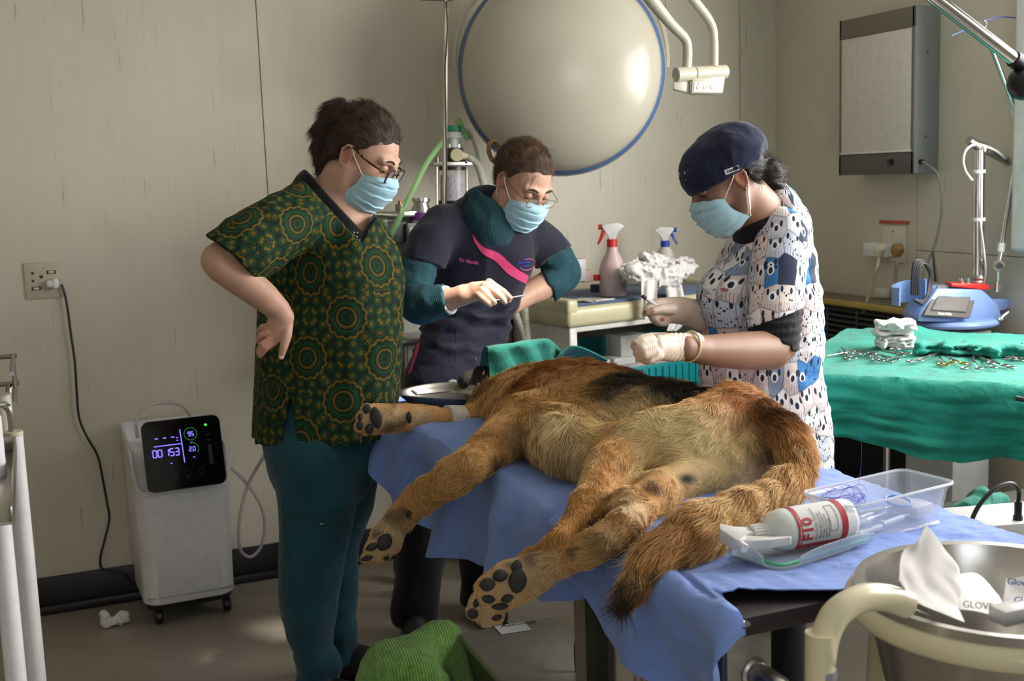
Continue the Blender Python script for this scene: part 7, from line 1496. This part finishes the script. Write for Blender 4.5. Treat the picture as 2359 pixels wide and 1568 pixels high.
# tunic with animal print
def animal_print():
    t = NT('animal_print'); a = t.n('Attribute'); a.attribute_name = 'UVP'; M = t.math; uvw = t.scale(a.outputs['Vector'], (1/.043, 1/.064, 1))
    vo = t.n('TexVoronoi'); vo.voronoi_dimensions = '2D'; vo.inputs['Randomness'].default_value = .55; vo.inputs['Scale'].default_value = 1; t.set(vo.inputs['Vector'], uvw)
    ve = t.n('TexVoronoi'); ve.voronoi_dimensions = '2D'; ve.feature = 'DISTANCE_TO_EDGE'; ve.inputs['Randomness'].default_value = .55; ve.inputs['Scale'].default_value = 1; t.set(ve.inputs['Vector'], uvw)
    wn = t.n('SeparateXYZ'); t.set(wn.inputs[0], vo.outputs['Color']); rnd_ = wn.outputs[0]; rnd2 = wn.outputs[1]
    body = t.ramp(rnd_, [(0, '#e9e6ec'), (.36, '#cfc4c6'), (.52, '#c2ccdd'), (.68, '#dfd2d0'), (.82, '#8795ad'), (.90, '#3f7fc0'), (.95, '#2f3850')], 'CONSTANT')
    d = t.vmath('SUBTRACT', uvw, vo.outputs['Position']); sd = t.n('SeparateXYZ'); t.set(sd.inputs[0], d); dx = sd.outputs[0]; dy = M('MULTIPLY', sd.outputs[1], -1)
    def blob(cx, cy, rx, ry): 
        q = M('ADD', M('POWER', M('ABSOLUTE', M('DIVIDE', M('SUBTRACT', dx, cx), rx)), 2), M('POWER', M('ABSOLUTE', M('DIVIDE', M('SUBTRACT', dy, cy), ry)), 2)); return M('MINIMUM', M('MAXIMUM', M('MULTIPLY', M('SUBTRACT', 1, q), 3.), 0), 1)
    ink = '#2b3145'; ln = M('SUBTRACT', 1, M('MINIMUM', M('DIVIDE', ve.outputs['Distance'], .045), 1)); c = t.mix(M('MULTIPLY', M('MINIMUM', M('MULTIPLY', ln, 2), 1), .45), body, ink)
    leg = M('MULTIPLY', M('LESS_THAN', M('ABSOLUTE', M('SUBTRACT', M('FRACT', M('MULTIPLY', dx, 6.)), .5)), .10), M('LESS_THAN', dy, -.20)); c = t.mix(M('MULTIPLY', leg, .6), c, ink)
    flip = M('SUBTRACT', M('MULTIPLY', M('GREATER_THAN', rnd2, .5), 2), 1); big = M('GREATER_THAN', rnd2, .38)
    c = t.mix(M('MULTIPLY', big, blob(.0, .10, .25, .22)), c, '#eceaf0'); c = t.mix(M('MULTIPLY', big, blob(.0, .08, .14, .145)), c, ink)
    ear = M('MAXIMUM', blob(-.30, .28, .10, .15), blob(.30, .28, .10, .15)); c = t.mix(ear, c, ink)
    sm = M('SUBTRACT', 1, big); nose = M('MAXIMUM', blob(0, .05, .07, .055), M('MAXIMUM', blob(-.14, .14, .055, .03), blob(.14, .14, .055, .03))); c = t.mix(M('MULTIPLY', sm, nose), c, ink)
    spot = M('MULTIPLY', M('GREATER_THAN', t.noise(t.scale(uvw, (7, 7, 1)), 1., 0), .66), M('LESS_THAN', dy, -.05)); c = t.mix(M('MULTIPLY', M('MULTIPLY', spot, sm), .9), c, '#3a3040')
    t.base(c, .8); t.p.inputs['Specular IOR Level'].default_value = .2; t.bump(t.noise(t.coord(), 800, 1), .08, .001); return t.m
M_anim = animal_print()
TP3, TR3 = PT([(1790, 478, 2.42, 58, 60), (1785, 530, 2.42, 88, 95), (1776, 610, 2.42, 110, 108), (1762, 690, 2.42, 136, 118), (1752, 770, 2.42, 148, 122), (1750, 860, 2.42, 142, 122), (1760, 960, 2.42, 150, 128), (1765, 1080, 2.42, 152, 130)])
F_ = Field.around([pY(1610, 480, 2.3), pY(1920, 1070, 2.6), pY(1640, 1070, 2.25), pY(1800, 780, 2.2)], .12, .0055); F_.chain(TP3, TR3, nz(RIGHT), .03)
F_.ell(pY(1665, 690, 2.4), np.array([.055, .07, .075]), None, .05); a_, r_ = PT([(1735, 560, 2.50, 62), (1706, 620, 2.53, 58), (1692, 690, 2.52, 54)]); F_.chain(a_, r_, None, .03)
# hem slopes down towards her back
F_.cut(pY(1760, 1075, 2.42), nz(DOWN*.98-RIGHT*.0), .0)
F_.disp(lambda p: .010*(np.abs(fbm(p*[1, 1, .4], 9, 2, 61))-.25)+.007*(np.abs(fbm(p*[.8, .8, 1.6], 16, 2, 63))-.25), .03)
F_.ell(pY(1708, 480, 2.37), np.array([.066, .075, .058]), None, .01, True)
tn3 = F_.obj('tunic', M_anim, P3, None, chain_uv(TP3, RIGHT, .155))
SP3, SR3 = PT([(1800, 540, 2.36, 66), (1792, 640, 2.30, 66), (1782, 740, 2.26, 66), (1778, 800, 2.25, 64)])
F_ = Field.around(SP3, .13, .005); F_.chain(SP3, SR3, None, .02); F_.cut(pY(1768, 742, 2.2), nz(DOWN*.92+RIGHT*.34), 0); F_.disp(lambda p: .008*(np.abs(fbm(p*[1, 1, .5], 12, 2, 71))-.25), .03)
slv = F_.obj('sleeve', M_anim, tn3, None, chain_uv(SP3, RIGHT, .075))
a_, r_ = PT([(1790, 700, 2.27, 59), (1784, 765, 2.25, 60), (1780, 810, 2.24, 57)]); F_ = Field.around(a_, .1, .005); F_.chain(a_, r_, None, .02); F_.cut(pY(1790, 788, 2.2), nz(DOWN*.9-RIGHT*.42), 0); F_.cut(pY(1790, 700, 2.2), -DOWN, 0); F_.disp(lambda p: .003*np.sin(p[:, 2]*300), .02); F_.obj('undershirt_sleeve', M_blk_cloth, P3)
a_, r_ = PT([(1742, 512, 2.40, 56, 54), (1752, 545, 2.41, 66, 66)]); F_ = Field.around(a_, .13, .005); F_.chain(a_, r_, RIGHT, .02); F_.cut(pY(1722, 520, 2.36), nz(-DOWN*.8-RIGHT*.42), .005); F_.obj('undershirt_collar', M_blk_cloth, P3)
t3_ = surf(tn3)
for tx, x, m in (('T', 1659, M_red), ('R', 1664.5, M_red), ('I', 1670.5, M_red)):
    try: surf_text('embroidery', tx, t3_, x, 671, .05, 11, m, tn3, .0003)
    except Exception: pass
for x in (1647, 1676):
    h_, n_ = hit(t3_, x, 667, .002)
    if h_ is not None: B().ball(h_, .0028, 10, (1, .5, 1)).done('embroidery', mat('teal_thread', '#2a8a9a', .6), tn3)
for y in (650,):
    patch('pocket_seam', t3_, [[(1700, 560), (1668, 610), (1660, 660)], [(1702, 560), (1670, 610), (1662, 660)]], mat('seam_grey', '#8d8c96', .8), tn3, .0008)
F_ = Field.around([pY(1680, 1000, 2.3), pY(1900, 1000, 2.6), pY(1810, 1640, 2.5)], .12, .0075); a_, r_ = PT([(1765, 1000, 2.42, 130, 110), (1770, 1100, 2.42, 130, 110)]); F_.chain(a_, r_, RIGHT, .03)
a_, r_ = PT([(1800, 1100, 2.38, 72), (1815, 1300, 2.38, 58), (1812, 1450, 2.38, 46), (1808, 1540, 2.38, 48), (1808, 1640, 2.38, 44), (1810, 1760, 2.38, 44)]); F_.chain(a_, r_, None, .03); a_, r_ = PT([(1740, 1100, 2.5, 70), (1752, 1300, 2.52, 56), (1760, 1500, 2.52, 46), (1765, 1650, 2.52, 44), (1770, 1720, 2.52, 44)]); F_.chain(a_, r_, None, .03); F_.cut([0, 0, .06], [0, 0, -1]); F_.disp(lambda p: .009*(np.abs(fbm(p*[1, 1, .6], 9, 2, 81))-.25), .03); F_.obj('trousers', M_blktr, P3)
shoe(1808, 1740, 2.38, -RIGHT*.9-FWD*.2, .25, .044, P3); shoe(1768, 1700, 2.52, -RIGHT*.9-FWD*.2, .25, .044, P3)
# latex gloves (hands inside them, five fingers each)
M_glove = NT('latex_glove'); co = M_glove.coord(); M_glove.base(M_glove.ramp(M_glove.noise(co, 25, 3), [(.3, '#c9b3a2'), (.7, '#d8c7b7')]), .45); wv = M_glove.n('TexWave'); wv.inputs['Scale'].default_value = 60; wv.inputs['Distortion'].default_value = 3; M_glove.set(wv.inputs['Vector'], co); M_glove.bump(wv.outputs['Fac'], .12, .002); M_glove.p.inputs['Subsurface Weight'].default_value = .1; M_glove = M_glove.m
def glove(chains, palm, pu, cuff, kk=.006, fold=None):
    pts = [pY(*r[:3]) for c in chains+[palm] for r in c]; F = Field.around(pts, .06, .0026); a_, r_ = PT(palm); F.chain(a_, r_, pu, .012)
    for c in chains: a_, r_ = PT(c); F.chain(a_, r_, None, kk)
    if fold: F.disp(fold, .01)
    return F.obj('glove', M_glove, P3)
gl1 = glove([[(1500, 782, 2.11, 13), (1478, 786, 2.10, 11), (1463, 790, 2.10, 9), (1459, 798, 2.11, 7.5)], [(1502, 795, 2.10, 13), (1478, 803, 2.09, 11.5), (1466, 812, 2.10, 9), (1472, 820, 2.12, 8)], [(1508, 808, 2.10, 13), (1484, 818, 2.09, 11), (1474, 824, 2.105, 9), (1484, 830, 2.12, 8)], [(1516, 818, 2.11, 12), (1496, 828, 2.10, 10), (1490, 832, 2.115, 8), (1500, 832, 2.13, 7.5)], [(1530, 780, 2.15, 15), (1500, 776, 2.16, 11), (1478, 780, 2.15, 9), (1464, 788, 2.13, 7)]],
            [(1600, 797, 2.16, 33, 27), (1580, 798, 2.155, 32, 25), (1550, 800, 2.14, 34, 20), (1515, 800, 2.12, 29, 17)], DOWN, None, .006, lambda p: .0011*np.sin(((p-pY(1560, 800, 2.15))@nz(RIGHT*.8+DOWN*.5))*700)*np.clip(1-np.abs((p-pY(1562, 800, 2.15))@RIGHT)/.03, 0, 1))
u_, w_, _ = frame(nz(pY(1620, 806, 2.17)-pY(1575, 800, 2.15))); rc = pY(1589, 798, 2.155); B().tube([rc+(u_*math.cos(a)*.9+w_*math.sin(a))*35*mpp(rc) for a in np.linspace(0, 6.28, 25)[:-1]], .0026, 8, 0, closed=True).done('glove_cuff', mat('latex_rim', '#dcd3a6', .45), gl1)
gl2 = glove([[(1528, 697, 2.40, 12), (1502, 700, 2.39, 10.5), (1490, 712, 2.385, 9), (1485, 722, 2.385, 7)], [(1520, 712, 2.385, 11), (1500, 722, 2.375, 10), (1505, 733, 2.38, 9), (1515, 730, 2.40, 8)], [(1524, 722, 2.385, 11), (1508, 733, 2.375, 10), (1515, 741, 2.385, 9), (1524, 738, 2.40, 8)], [(1532, 732, 2.39, 10), (1520, 742, 2.38, 9), (1530, 745, 2.39, 8), (1537, 740, 2.40, 7)], [(1548, 712, 2.38, 14), (1522, 712, 2.365, 11), (1505, 716, 2.36, 9), (1494, 721, 2.365, 7)]],
            [(1640, 735, 2.47, 34, 32), (1600, 722, 2.45, 33, 30), (1570, 715, 2.43, 32, 25), (1538, 714, 2.405, 30, 18)], DOWN, None)
M_bl = mat('blood_stain', '#9c5240', .5); t_g2 = surf(gl2); t_g1 = surf(gl1)
for tr_, g_, x, y, r in ((t_g2, gl2, 1486, 719, 4), (t_g2, gl2, 1502, 714, 4.5), (t_g2, gl2, 1512, 694, 4), (t_g2, gl2, 1526, 736, 5), (t_g1, gl1, 1462, 792, 3.5)):
    try: patch('stain', tr_, [[(x-r, y-r*.6), (x, y-r), (x+r, y-r*.6)], [(x-r, y+r*.6), (x, y+r), (x+r, y+r*.6)]], M_bl, g_, .0004, .0003, 4)
    except Exception: pass
sy0, sy1 = pY(1480, 682, 2.375), pY(1515, 705, 2.385); d_ = sy1-sy0; sg = thing('syringe', sy0, 'slim white syringe with dark tip held in the far gloved hand', 'syringe'); B().cyl(sy0+d_*.2, sy1+d_*.6, .0046, n=14).done('barrel', M_white, sg); B().cyl(sy0, sy0+d_*.2, .0042, n=14).done('tip', mat('dark_brown_tip', '#3a1c18', .5), sg); B().cyl(sy0+d_*.19, sy0+d_*.25, .0056, n=14).done('collar', M_white, sg)
# ================================================================ the dog, lying on its side, legs towards us over the table edge
dog = thing('dog', pY(1400, 1000, 2.45)*[1, 1, 0]+np.array([0, 0, ZT]), 'large tan dog with black saddle lying on its side on the blue drapes', 'dog')
DC = []      # (points, radii, u, fur length, k)
def _clear(row):
    x, y, Y, r = row[:4]; p = pY(x, y, Y); rm = r*mpp(p); a = pZ(x, y, ZT+.004+rm*.8)[1]; b = pX(x, y, TX0-.062-rm*.85)[1]; return (x, y, min(Y, max(a, b)), *row[3:])
def dc(rows, u=None, fur=.02, k=.03, limb=False):
    if limb: rows = [_clear(q) for q in rows]
    a, r = PT(rows); DC.append((a, r, u, fur, k)); return a, r
SPU = nz([.94, .35, 0])
dc([(1165, 945, 2.92, 84, 74), (1235, 938, 2.80, 120, 98), (1322, 958, 2.59, 172, 128), (1436, 978, 2.37, 170, 118), (1550, 992, 2.21, 146, 106), (1680, 1010, 2.06, 120, 100), (1770, 1040, 1.95, 92, 92)], SPU, .044, .03)
dc([(1222, 985, 2.74, 60), (1272, 1008, 2.64, 66), (1330, 1036, 2.5, 66), (1410, 1050, 2.40, 60)], None, .038, .11, True)                           # chest and belly underline
dc([(1690, 975, 2.02, 92), (1600, 1020, 2.0, 92), (1480, 1048, 2.04, 88), (1415, 1085, 2.06, 74)], None, .024, .035)   # upper thigh
dc([(1422, 1078, 2.06, 66), (1372, 1140, 2.06, 50), (1330, 1195, 2.05, 33), (1290, 1240, 2.04, 27), (1225, 1295, 2.02, 26), (1150, 1360, 1.99, 30)], None, .019, .02, limb=True)
dc([(1720, 1075, 1.94, 66), (1620, 1110, 1.92, 62), (1530, 1136, 1.90, 57), _clear((1458, 1168, 1.88, 50))], None, .016, .04)  # lower thigh
dc([(1458, 1168, 1.88, 46), (1436, 1222, 1.84, 41), (1390, 1248, 1.82, 34), (1310, 1290, 1.80, 33), (1240, 1318, 1.79, 38)], None, .016, .02, limb=True)
dc([(1240, 1318, 1.79, 40, 46), (1180, 1345, 1.785, 52, 58), (1140, 1362, 1.79, 44, 46)], FWD, .010, .02, limb=True)
PAW = {}
for rows in ([(1190, 1320, 1.78, 22), (1153, 1326, 1.775, 23)], [(1175, 1335, 1.775, 22), (1124, 1348, 1.775, 23), (1112, 1352, 1.78, 17)], [(1180, 1360, 1.785, 22), (1130, 1376, 1.79, 22)], [(1200, 1360, 1.785, 22), (1168, 1376, 1.79, 20)]): dc(rows, None, .008, .010, True)
dc([(1150, 1375, 1.97, 34), (1118, 1395, 1.95, 38)], None, .008, .015, limb=True)
for rows in ([(1120, 1395, 1.93, 22), (1094, 1408, 1.92, 20)], [(1130, 1400, 1.93, 22), (1120, 1424, 1.925, 18)], [(1145, 1395, 1.93, 22), (1146, 1418, 1.925, 17)], [(1110, 1380, 1.93, 20), (1100, 1388, 1.92, 17)]): dc(rows, None, .008, .010, True)
dc([(1760, 960, 1.95, 40), (1800, 985, 1.88, 38), (1828, 1040, 1.82, 36), (1832, 1095, 1.76, 34), (1790, 1135, 1.71, 34), (1700, 1180, 1.66, 44), (1600, 1235, 1.62, 54), (1520, 1295, 1.59, 46), (1460, 1350, 1.565, 24), (1440, 1372, 1.56, 8)], None, .046, .02)   # tail
dc([(1225, 950, 2.80, 72), _clear((1175, 1000, 2.74, 56)), _clear((1125, 1035, 2.68, 44))], None, .024, .04)
dc([(1215, 985, 2.76, 50), _clear((1150, 1030, 2.70, 36)), _clear((1090, 1068, 2.64, 42))], None, .018, .03)
dc([(1130, 1032, 2.68, 44), (1050, 1092, 2.62, 42), (985, 1135, 2.57, 35), (945, 1165, 2.55, 32), (912, 1205, 2.54, 30), (888, 1240, 2.53, 33)], None, .018, .02, limb=True)
dc([(888, 1240, 2.53, 32, 34), (866, 1268, 2.53, 34, 32)], FWD, .010, .015, limb=True)
for rows in ([(880, 1245, 2.52, 20), (852, 1262, 2.515, 19)], [(870, 1265, 2.52, 20), (842, 1285, 2.52, 18)], [(880, 1265, 2.53, 20), (862, 1290, 2.53, 17)], [(890, 1258, 2.53, 20), (886, 1280, 2.535, 17)]): dc(rows, None, .008, .010, True)
dc([(1180, 950, 2.90, 60), (1110, 966, 2.90, 40), (1045, 968, 2.88, 30), (960, 962, 2.86, 30), (905, 962, 2.85, 32), (872, 964, 2.84, 36)], None, .013, .02)
for rows in ([(870, 955, 2.835, 20), (845, 942, 2.83, 17)], [(865, 960, 2.83, 20), (832, 958, 2.825, 16)], [(865, 970, 2.83, 20), (828, 980, 2.83, 16)], [(872, 975, 2.835, 20), (850, 988, 2.83, 16)]): dc(rows, None, .008, .010)
dc([(1190, 928, 2.98, 66), (1190, 925, 3.08, 52), (1150, 892, 3.12, 44), (1112, 879, 3.13, 38), (1082, 880, 3.13, 28)], None, .020, .03)
allp = np.concatenate([c[0] for c in DC])
F_ = Field(allp.min(0)-.2, allp.max(0)+.2, .0068)
for a, r, u, fl, k in DC: F_.chain(a, r, u, k)
F_.ell(pY(1275, 1000, 2.55), np.array([.05, .05, .05]), None, .04)
F_.ell(pY(1500, 1128, 1.80), np.array([.022, .03, .012]), None, .02, True); F_.ell(pY(1570, 1108, 1.78), np.array([.03, .04, .012]), None, .015, True)
F_.ell(pY(1740, 1040, 1.84), np.array([.012, .03, .05]), None, .02, True)
F_.disp(lambda p: .006*fbm(p, 11, 3, 91), .03)
V_, Q_ = F_.mesh(); V_ = relax(V_, Q_)
DT0 = BVHTree.FromPolygons([tuple(v) for v in V_], [tuple(int(i) for i in q) for q in Q_])
def L3(h): return np.array(lin(h))
def dog_col(V):
    n = fbm(V, 9, 3, 17)[:, None]; n2 = fbm(V, 40, 2, 27)[:, None]
    c = L3('#c69a60')*np.ones((len(V), 1)); c = c*(1+.10*n)
    def blob(px, py, Y, r, col, amt=1., soft=.5, sc=(1, 1, 1), onsurf=True):
        nonlocal c
        hh, _ = hit(DT0, px, py); q = (V-(pY(px, py, Y) if hh is None or not onsurf else hh))/np.asarray(sc); d = np.linalg.norm(q, axis=1)/r+.16*n[:, 0]; w = np.clip((1-d)/soft, 0, 1)[:, None]*amt; c = c*(1-w)+L3(col)*(.9+.2*n2+.1)*w
    for x, y, Y, r in ((1220, 860, 2.85, .15), (1320, 825, 2.68, .17), (1440, 850, 2.48, .15), (1640, 895, 2.12, .13), (1720, 915, 2.05, .13), (1770, 950, 1.98, .10)): blob(x, y, Y, r, '#9a581f', .85, .8)
    for x, y, Y, r, a in ((1420, 880, 2.5, .09, .9), (1480, 868, 2.45, .10, 1), (1540, 888, 2.32, .09, 1), (1590, 895, 2.26, .05, .9), (1400, 875, 2.55, .05, .7)): blob(x, y, Y, r, '#1d1714', a, .5, (1, 1.2, .8))
    blob(1780, 940, 1.95, .07, '#3a2414', .7, .6); blob(1745, 1040, 1.88, .04, '#2a1a12', .8, .5)
    for x, y, Y, r in ((1560, 1010, 2.0, .14), (1640, 1030, 1.95, .13), (1500, 980, 2.1, .10), (1300, 960, 2.55, .13), (1440, 940, 2.4, .10), (1380, 1070, 2.36, .12), (1320, 1070, 2.45, .08), (1620, 1090, 1.88, .12), (1680, 1075, 1.86, .10)): blob(x, y, Y, r, '#ead4a6', .9, .9)
    for x, y, Y, r in ((1400, 1080, 2.05, .08), (1370, 1140, 2.04, .07), (1320, 1210, 2.03, .07), (1420, 1030, 2.06, .06)): blob(x, y, Y, r, '#b07c3c', .9, .7)
    for x, y, Y, r in ((1450, 1150, 1.86, .07), (1470, 1180, 1.86, .05)): blob(x, y, Y, r, '#bba98c', .85, 1.3)
    blob(1502, 1120, 1.88, .026, '#8c7160', .8, .7); blob(1582, 1103, 1.88, .024, '#17130f', 1, .7, (1.5, 1, .7)); blob(1522, 1130, 1.86, .02, '#8c7160', .6, .7)
    blob(1435, 1232, 1.82, .05, '#8f6738', .9, .6); blob(1400, 1250, 1.80, .05, '#7d6a4c', .6, .7)
    for x, y, Y, r in ((1240, 1310, 1.78, .06), (1180, 1330, 1.77, .07), (1090, 1415, 1.93, .06), (1128, 1428, 1.93, .06), (1110, 1395, 1.93, .06), (880, 1245, 2.52, .06), (855, 1280, 2.52, .05), (900, 1220, 2.53, .05), (860, 965, 2.83, .06), (910, 955, 2.84, .05), (975, 960, 2.86, .05)): blob(x, y, Y, r, '#c4ad88', .85, .6)
    for x, y, Y, r in ((1225, 1285, 1.78, .028), (1330, 1270, 1.79, .018), (905, 1185, 2.54, .03), (935, 1175, 2.54, .02), (900, 985, 2.84, .03), (925, 975, 2.85, .03), (905, 930, 2.85, .02), (870, 1225, 2.52, .02), (1175, 1300, 1.77, .018)): blob(x, y, Y, r, '#3d352c', .75, .7)
    for x, y, Y, r in ((1150, 886, 3.11, .085), (1112, 881, 3.11, .08), (1080, 884, 3.12, .09)): blob(x, y, Y, r, '#16120f', 1, .3, (1, 1, 1), False)
    blob(1115, 868, 3.075, .024, '#8a7d70', .8, .7, (1, 1, 1), False)
    for x, y, Y, r in ((1420, 1390, 1.55, .10), (1470, 1345, 1.57, .07), (1540, 1330, 1.58, .05)): blob(x, y, Y, r, '#22160e', 1, .8)
    for x, y, Y, r in ((1600, 1215, 1.63, .07), (1540, 1260, 1.6, .06), (1820, 1030, 1.83, .09)): blob(x, y, Y, r, '#94602c', .75, .8)
    for x, y, Y, r in ((1780, 1130, 1.71, .07), (1700, 1165, 1.67, .06)): blob(x, y, Y, r, '#c3a167', .75, .8)
    blob(1195, 1000, 2.66, .05, '#6a5638', .5, .8); blob(1290, 1060, 2.56, .06, '#6e5330', .6, .8); blob(1350, 900, 2.6, .05, '#7d6238', .5, .8)
    return np.clip(c*1.12, 0, 1)
M_hide = NT('dog_hide'); aa = M_hide.n('Attribute'); aa.attribute_name = 'Col'; M_hide.base(M_hide.mix(.35, aa.outputs['Color'], '#3a2a1a', 'MULTIPLY') if False else M_hide.mix(1, aa.outputs['Color'], '#d6cdc2', 'MULTIPLY'), .8); M_hide.bump(M_hide.noise(M_hide.coord(), 220, 3), .4, .004); M_hide = M_hide.m
body = quads('body', V_, Q_, M_hide, dog, dog_col)
# ---- fur: real hair curves following each limb
def flow(P):
    best = np.full(len(P), 1e9); D = np.zeros((len(P), 3)); L = np.zeros(len(P))
    for ci, (a, r, u, fl, k) in enumerate(DC):
        for i in range(len(a)-1):
            ab = a[i+1]-a[i]; t = np.clip(((P-a[i])@ab)/(ab@ab), 0, 1); rr = np.asarray(r[i]); rr = rr.mean() if rr.ndim else rr; r2 = np.asarray(r[i+1]); r2 = r2.mean() if r2.ndim else r2
            d = np.linalg.norm(P-a[i]-t[:, None]*ab, axis=1)-(rr+(r2-rr)*t); m = d < best; best[m] = d[m]; D[m] = nz(ab); L[m] = fl
    return D, L
tri = np.concatenate([Q_[:, [0, 1, 2]], Q_[:, [0, 2, 3]]]); rg_ = np.random.default_rng(5)
A3 = V_[tri]; cr = np.cross(A3[:, 1]-A3[:, 0], A3[:, 2]-A3[:, 0]); ar = np.linalg.norm(cr, axis=1); nt = cr/np.maximum(ar, 1e-12)[:, None]
# (surface turned to the table or hidden deep under the body needs no hair)
cen = A3.mean(1); wgt = ar*np.where((cen[:, 2] < ZT+.012) & (cen[:, 0] > TX0+.03) & (nt[:, 2] < .2), 0, 1)
dpt = (cen-CP)@FWD; wgt = wgt/np.maximum(dpt, 1)**1.2; wgt = wgt*np.where((nt*(CP-cen)).sum(1) > -.35*np.linalg.norm(CP-cen, axis=1), 1, .25)
wgt = wgt*np.where(flow(cen)[1] < .0195, 1.7, 1.); NH = 215000; pick = rg_.choice(len(tri), NH, p=wgt/wgt.sum()); b_ = rg_.random((NH, 2)); fl_ = b_.sum(1) > 1; b_[fl_] = 1-b_[fl_]
R0 = A3[pick, 0]+(A3[pick, 1]-A3[pick, 0])*b_[:, :1]+(A3[pick, 2]-A3[pick, 0])*b_[:, 1:]; N0 = nt[pick]
D0, L0 = flow(R0)
isb = (L0 > .03) & (L0 < .0455)
D0 = D0+np.where(isb, .9, 0)[:, None]*DOWN*1.+np.where(isb, 0, .12)[:, None]*np.array([0, 0, -1.])
cl = np.stack([fbm(R0, 16, 2, 101), fbm(R0, 16, 2, 102), fbm(R0, 16, 2, 103)], 1); cl2 = np.stack([vnoise(R0, 55, 111), vnoise(R0, 55, 112), vnoise(R0, 55, 113)], 1)
istail = (L0 > .045)[:, None]; D0 = D0+cl*np.where(istail, .35, .95)+cl2*np.where(istail, .15, .42)+rg_.normal(0, .13, (NH, 3)); D0 = D0-N0*(D0*N0).sum(1)[:, None]; D0 /= np.maximum(np.linalg.norm(D0, axis=1), 1e-6)[:, None]
# tail tip and bare skin
for (x, y, Y, rad, f) in ((1500, 1122, 1.88, .04, .15), (1575, 1105, 1.88, .03, .35), (1460, 1160, 1.86, .07, .5), (1070, 885, 3.15, .12, .35), (1530, 1290, 1.6, .16, 1.25), (1180, 1340, 1.78, .05, .8)):
    w = np.clip(1.3-np.linalg.norm(R0-pY(x, y, Y), axis=1)/rad, 0, 1); L0 = L0*(1+(f-1)*w)
L0 = L0*rg_.uniform(.6, 1.15, NH); lift = np.where(L0 > .05, .34, .36)+rg_.uniform(-.1, .15, NH)
K = 5; T = np.linspace(0, 1, K); PTS = np.zeros((NH, K, 3))
for k, t in enumerate(T): PTS[:, k] = R0-N0*.002+(D0*(t*(.75+.25*t))[..., None] if False else D0*t)*L0[:, None]+N0*(lift*(t-.55*t*t)*L0)[:, None]+np.array([0, 0, -.10])*(t*t*L0)[:, None]+cl2*(t*t*L0*.22)[:, None]
lowz = PTS[..., 2] < ZT+.006; on = (PTS[..., 0] > TX0-.005) & (PTS[..., 1] < TY1); PTS[..., 2] = np.where(lowz & on & (R0[:, None, 2] > ZT), ZT+.006, PTS[..., 2])
colr = dog_col(R0)*rg_.uniform(.68, 1.34, (NH, 1))*np.where(rg_.random((NH, 1)) < .07, .45, 1)
light = rg_.random(NH) < .17; colr[light] = colr[light]*.5+L3('#dcc79a')*.5*np.clip(colr[light].mean(1, keepdims=True)*4, .1, 1)
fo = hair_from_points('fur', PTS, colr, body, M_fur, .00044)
# ---- pads, claws, bandage, muzzle
dt = surf(body); M_pad = mat('paw_pad_black', '#2a2829', .7, 0, .2, 150, .8, 420)
def pad(x, y, rx, ry, ang=0., parent=body):
    h, n = hit(dt, x, y, .003)
    if h is None: return
    s = mpp(h); vx = math.cos(ang)*RIGHT+math.sin(ang)*DOWN; n = nz(n*.6-FWD*.6); vx = nz(vx-n*(vx@n)); vy = np.cross(n, vx)
    b = bmesh.new(); bmesh.ops.create_icosphere(b, subdivisions=3, radius=1)
    for v in b.verts: c = np.array(v.co); c = c*(1-.12*abs(c[0]*c[1])); v.co = Vector((h+vx*c[0]*rx*s+vy*c[1]*ry*s+n*c[2]*.008).tolist())
    return bmobj('paw_pad', b, M_pad, parent, True, 180)
for a in ((1191, 1338, 22, 29, .15), (1189, 1308, 13, 18, .2), (1153, 1326, 19, 15, -.2), (1123, 1347, 19, 16, -.1), (1126, 1377, 16, 10, .1), (1168, 1376, 15, 10, -.3), (1101, 1386, 8, 13, .2), (1151, 1393, 20, 8, 0), (1091, 1412, 14, 13, .3), (1143, 1421, 13, 7, -.2),
          (886, 1248, 17, 22, .5), (857, 1260, 16, 9, -.35), (845, 1285, 15, 6.5, -.25), (888, 1283, 8, 5, .4), (943, 1180, 7, 10, .5), (866, 962, 14, 26, -.2), (845, 942, 10, 12, .3), (829, 980, 9, 11, 0), (850, 987, 10, 13, .1), (830, 960, 6, 9, .2), (941, 961, 7, 14, -.1)): pad(*a)
M_band = mat('white_bandage', '#cfc7bc', .9, 0, .04, 60, .4, 500)
c0, c1 = pY(1030, 968, 2.88), pY(1062, 968, 2.89); a_ = nz(c1-c0); bm_ = B()
for k in range(4): q = c0+(c1-c0)*(k/3.); bm_.lathe([(.0375, -.007), (.0405, -.006), (.041, .0), (.0405, .006), (.0375, .007)], q, a_+np.array([0, 0, .1*(k-1.5)]), 28)
bm_.done('bandage', M_band, body)
M_tooth = mat('tooth', '#dccba0', .35)
mz = pY(1078, 890, 3.16)
for x, y, l in ((1091, 894, .014), (1102, 887, .012), (1083, 897, .009)): q = pY(x, y, 3.07); B().cyl(q+[0, 0, .006], q+[0, 0, .006-l], .005, .0012, 12).done('tooth', M_tooth, body)
B().ball(pY(1069, 875, 3.12), .013, 14, (1, 1, .85)).done('nose', mat('wet_nose', '#0d0b0c', .25), body)
B().cyl(pY(1113, 862, 3.07), pY(1116, 852, 3.07), .0035, .001, 10).done('tooth', M_tooth, body)
for k in range(3): q = pY(1106+5*k, 868, 3.13); B().tube([q, q+[.005*k, 0, .03], q+[-.012+.006*k, 0, .06]], .0003, 5, 5).done('whisker', M_white, body)
tag(B().tube([pY(1680, 905, 2.2), pY(1690, 880, 2.2), pY(1700, 868, 2.2), pY(1708, 850, 2.2)], .0004, 5, 5).done('hair_strand', M_white), 'single pale loose hair standing up from the dog\'s back', 'hair') if False else None
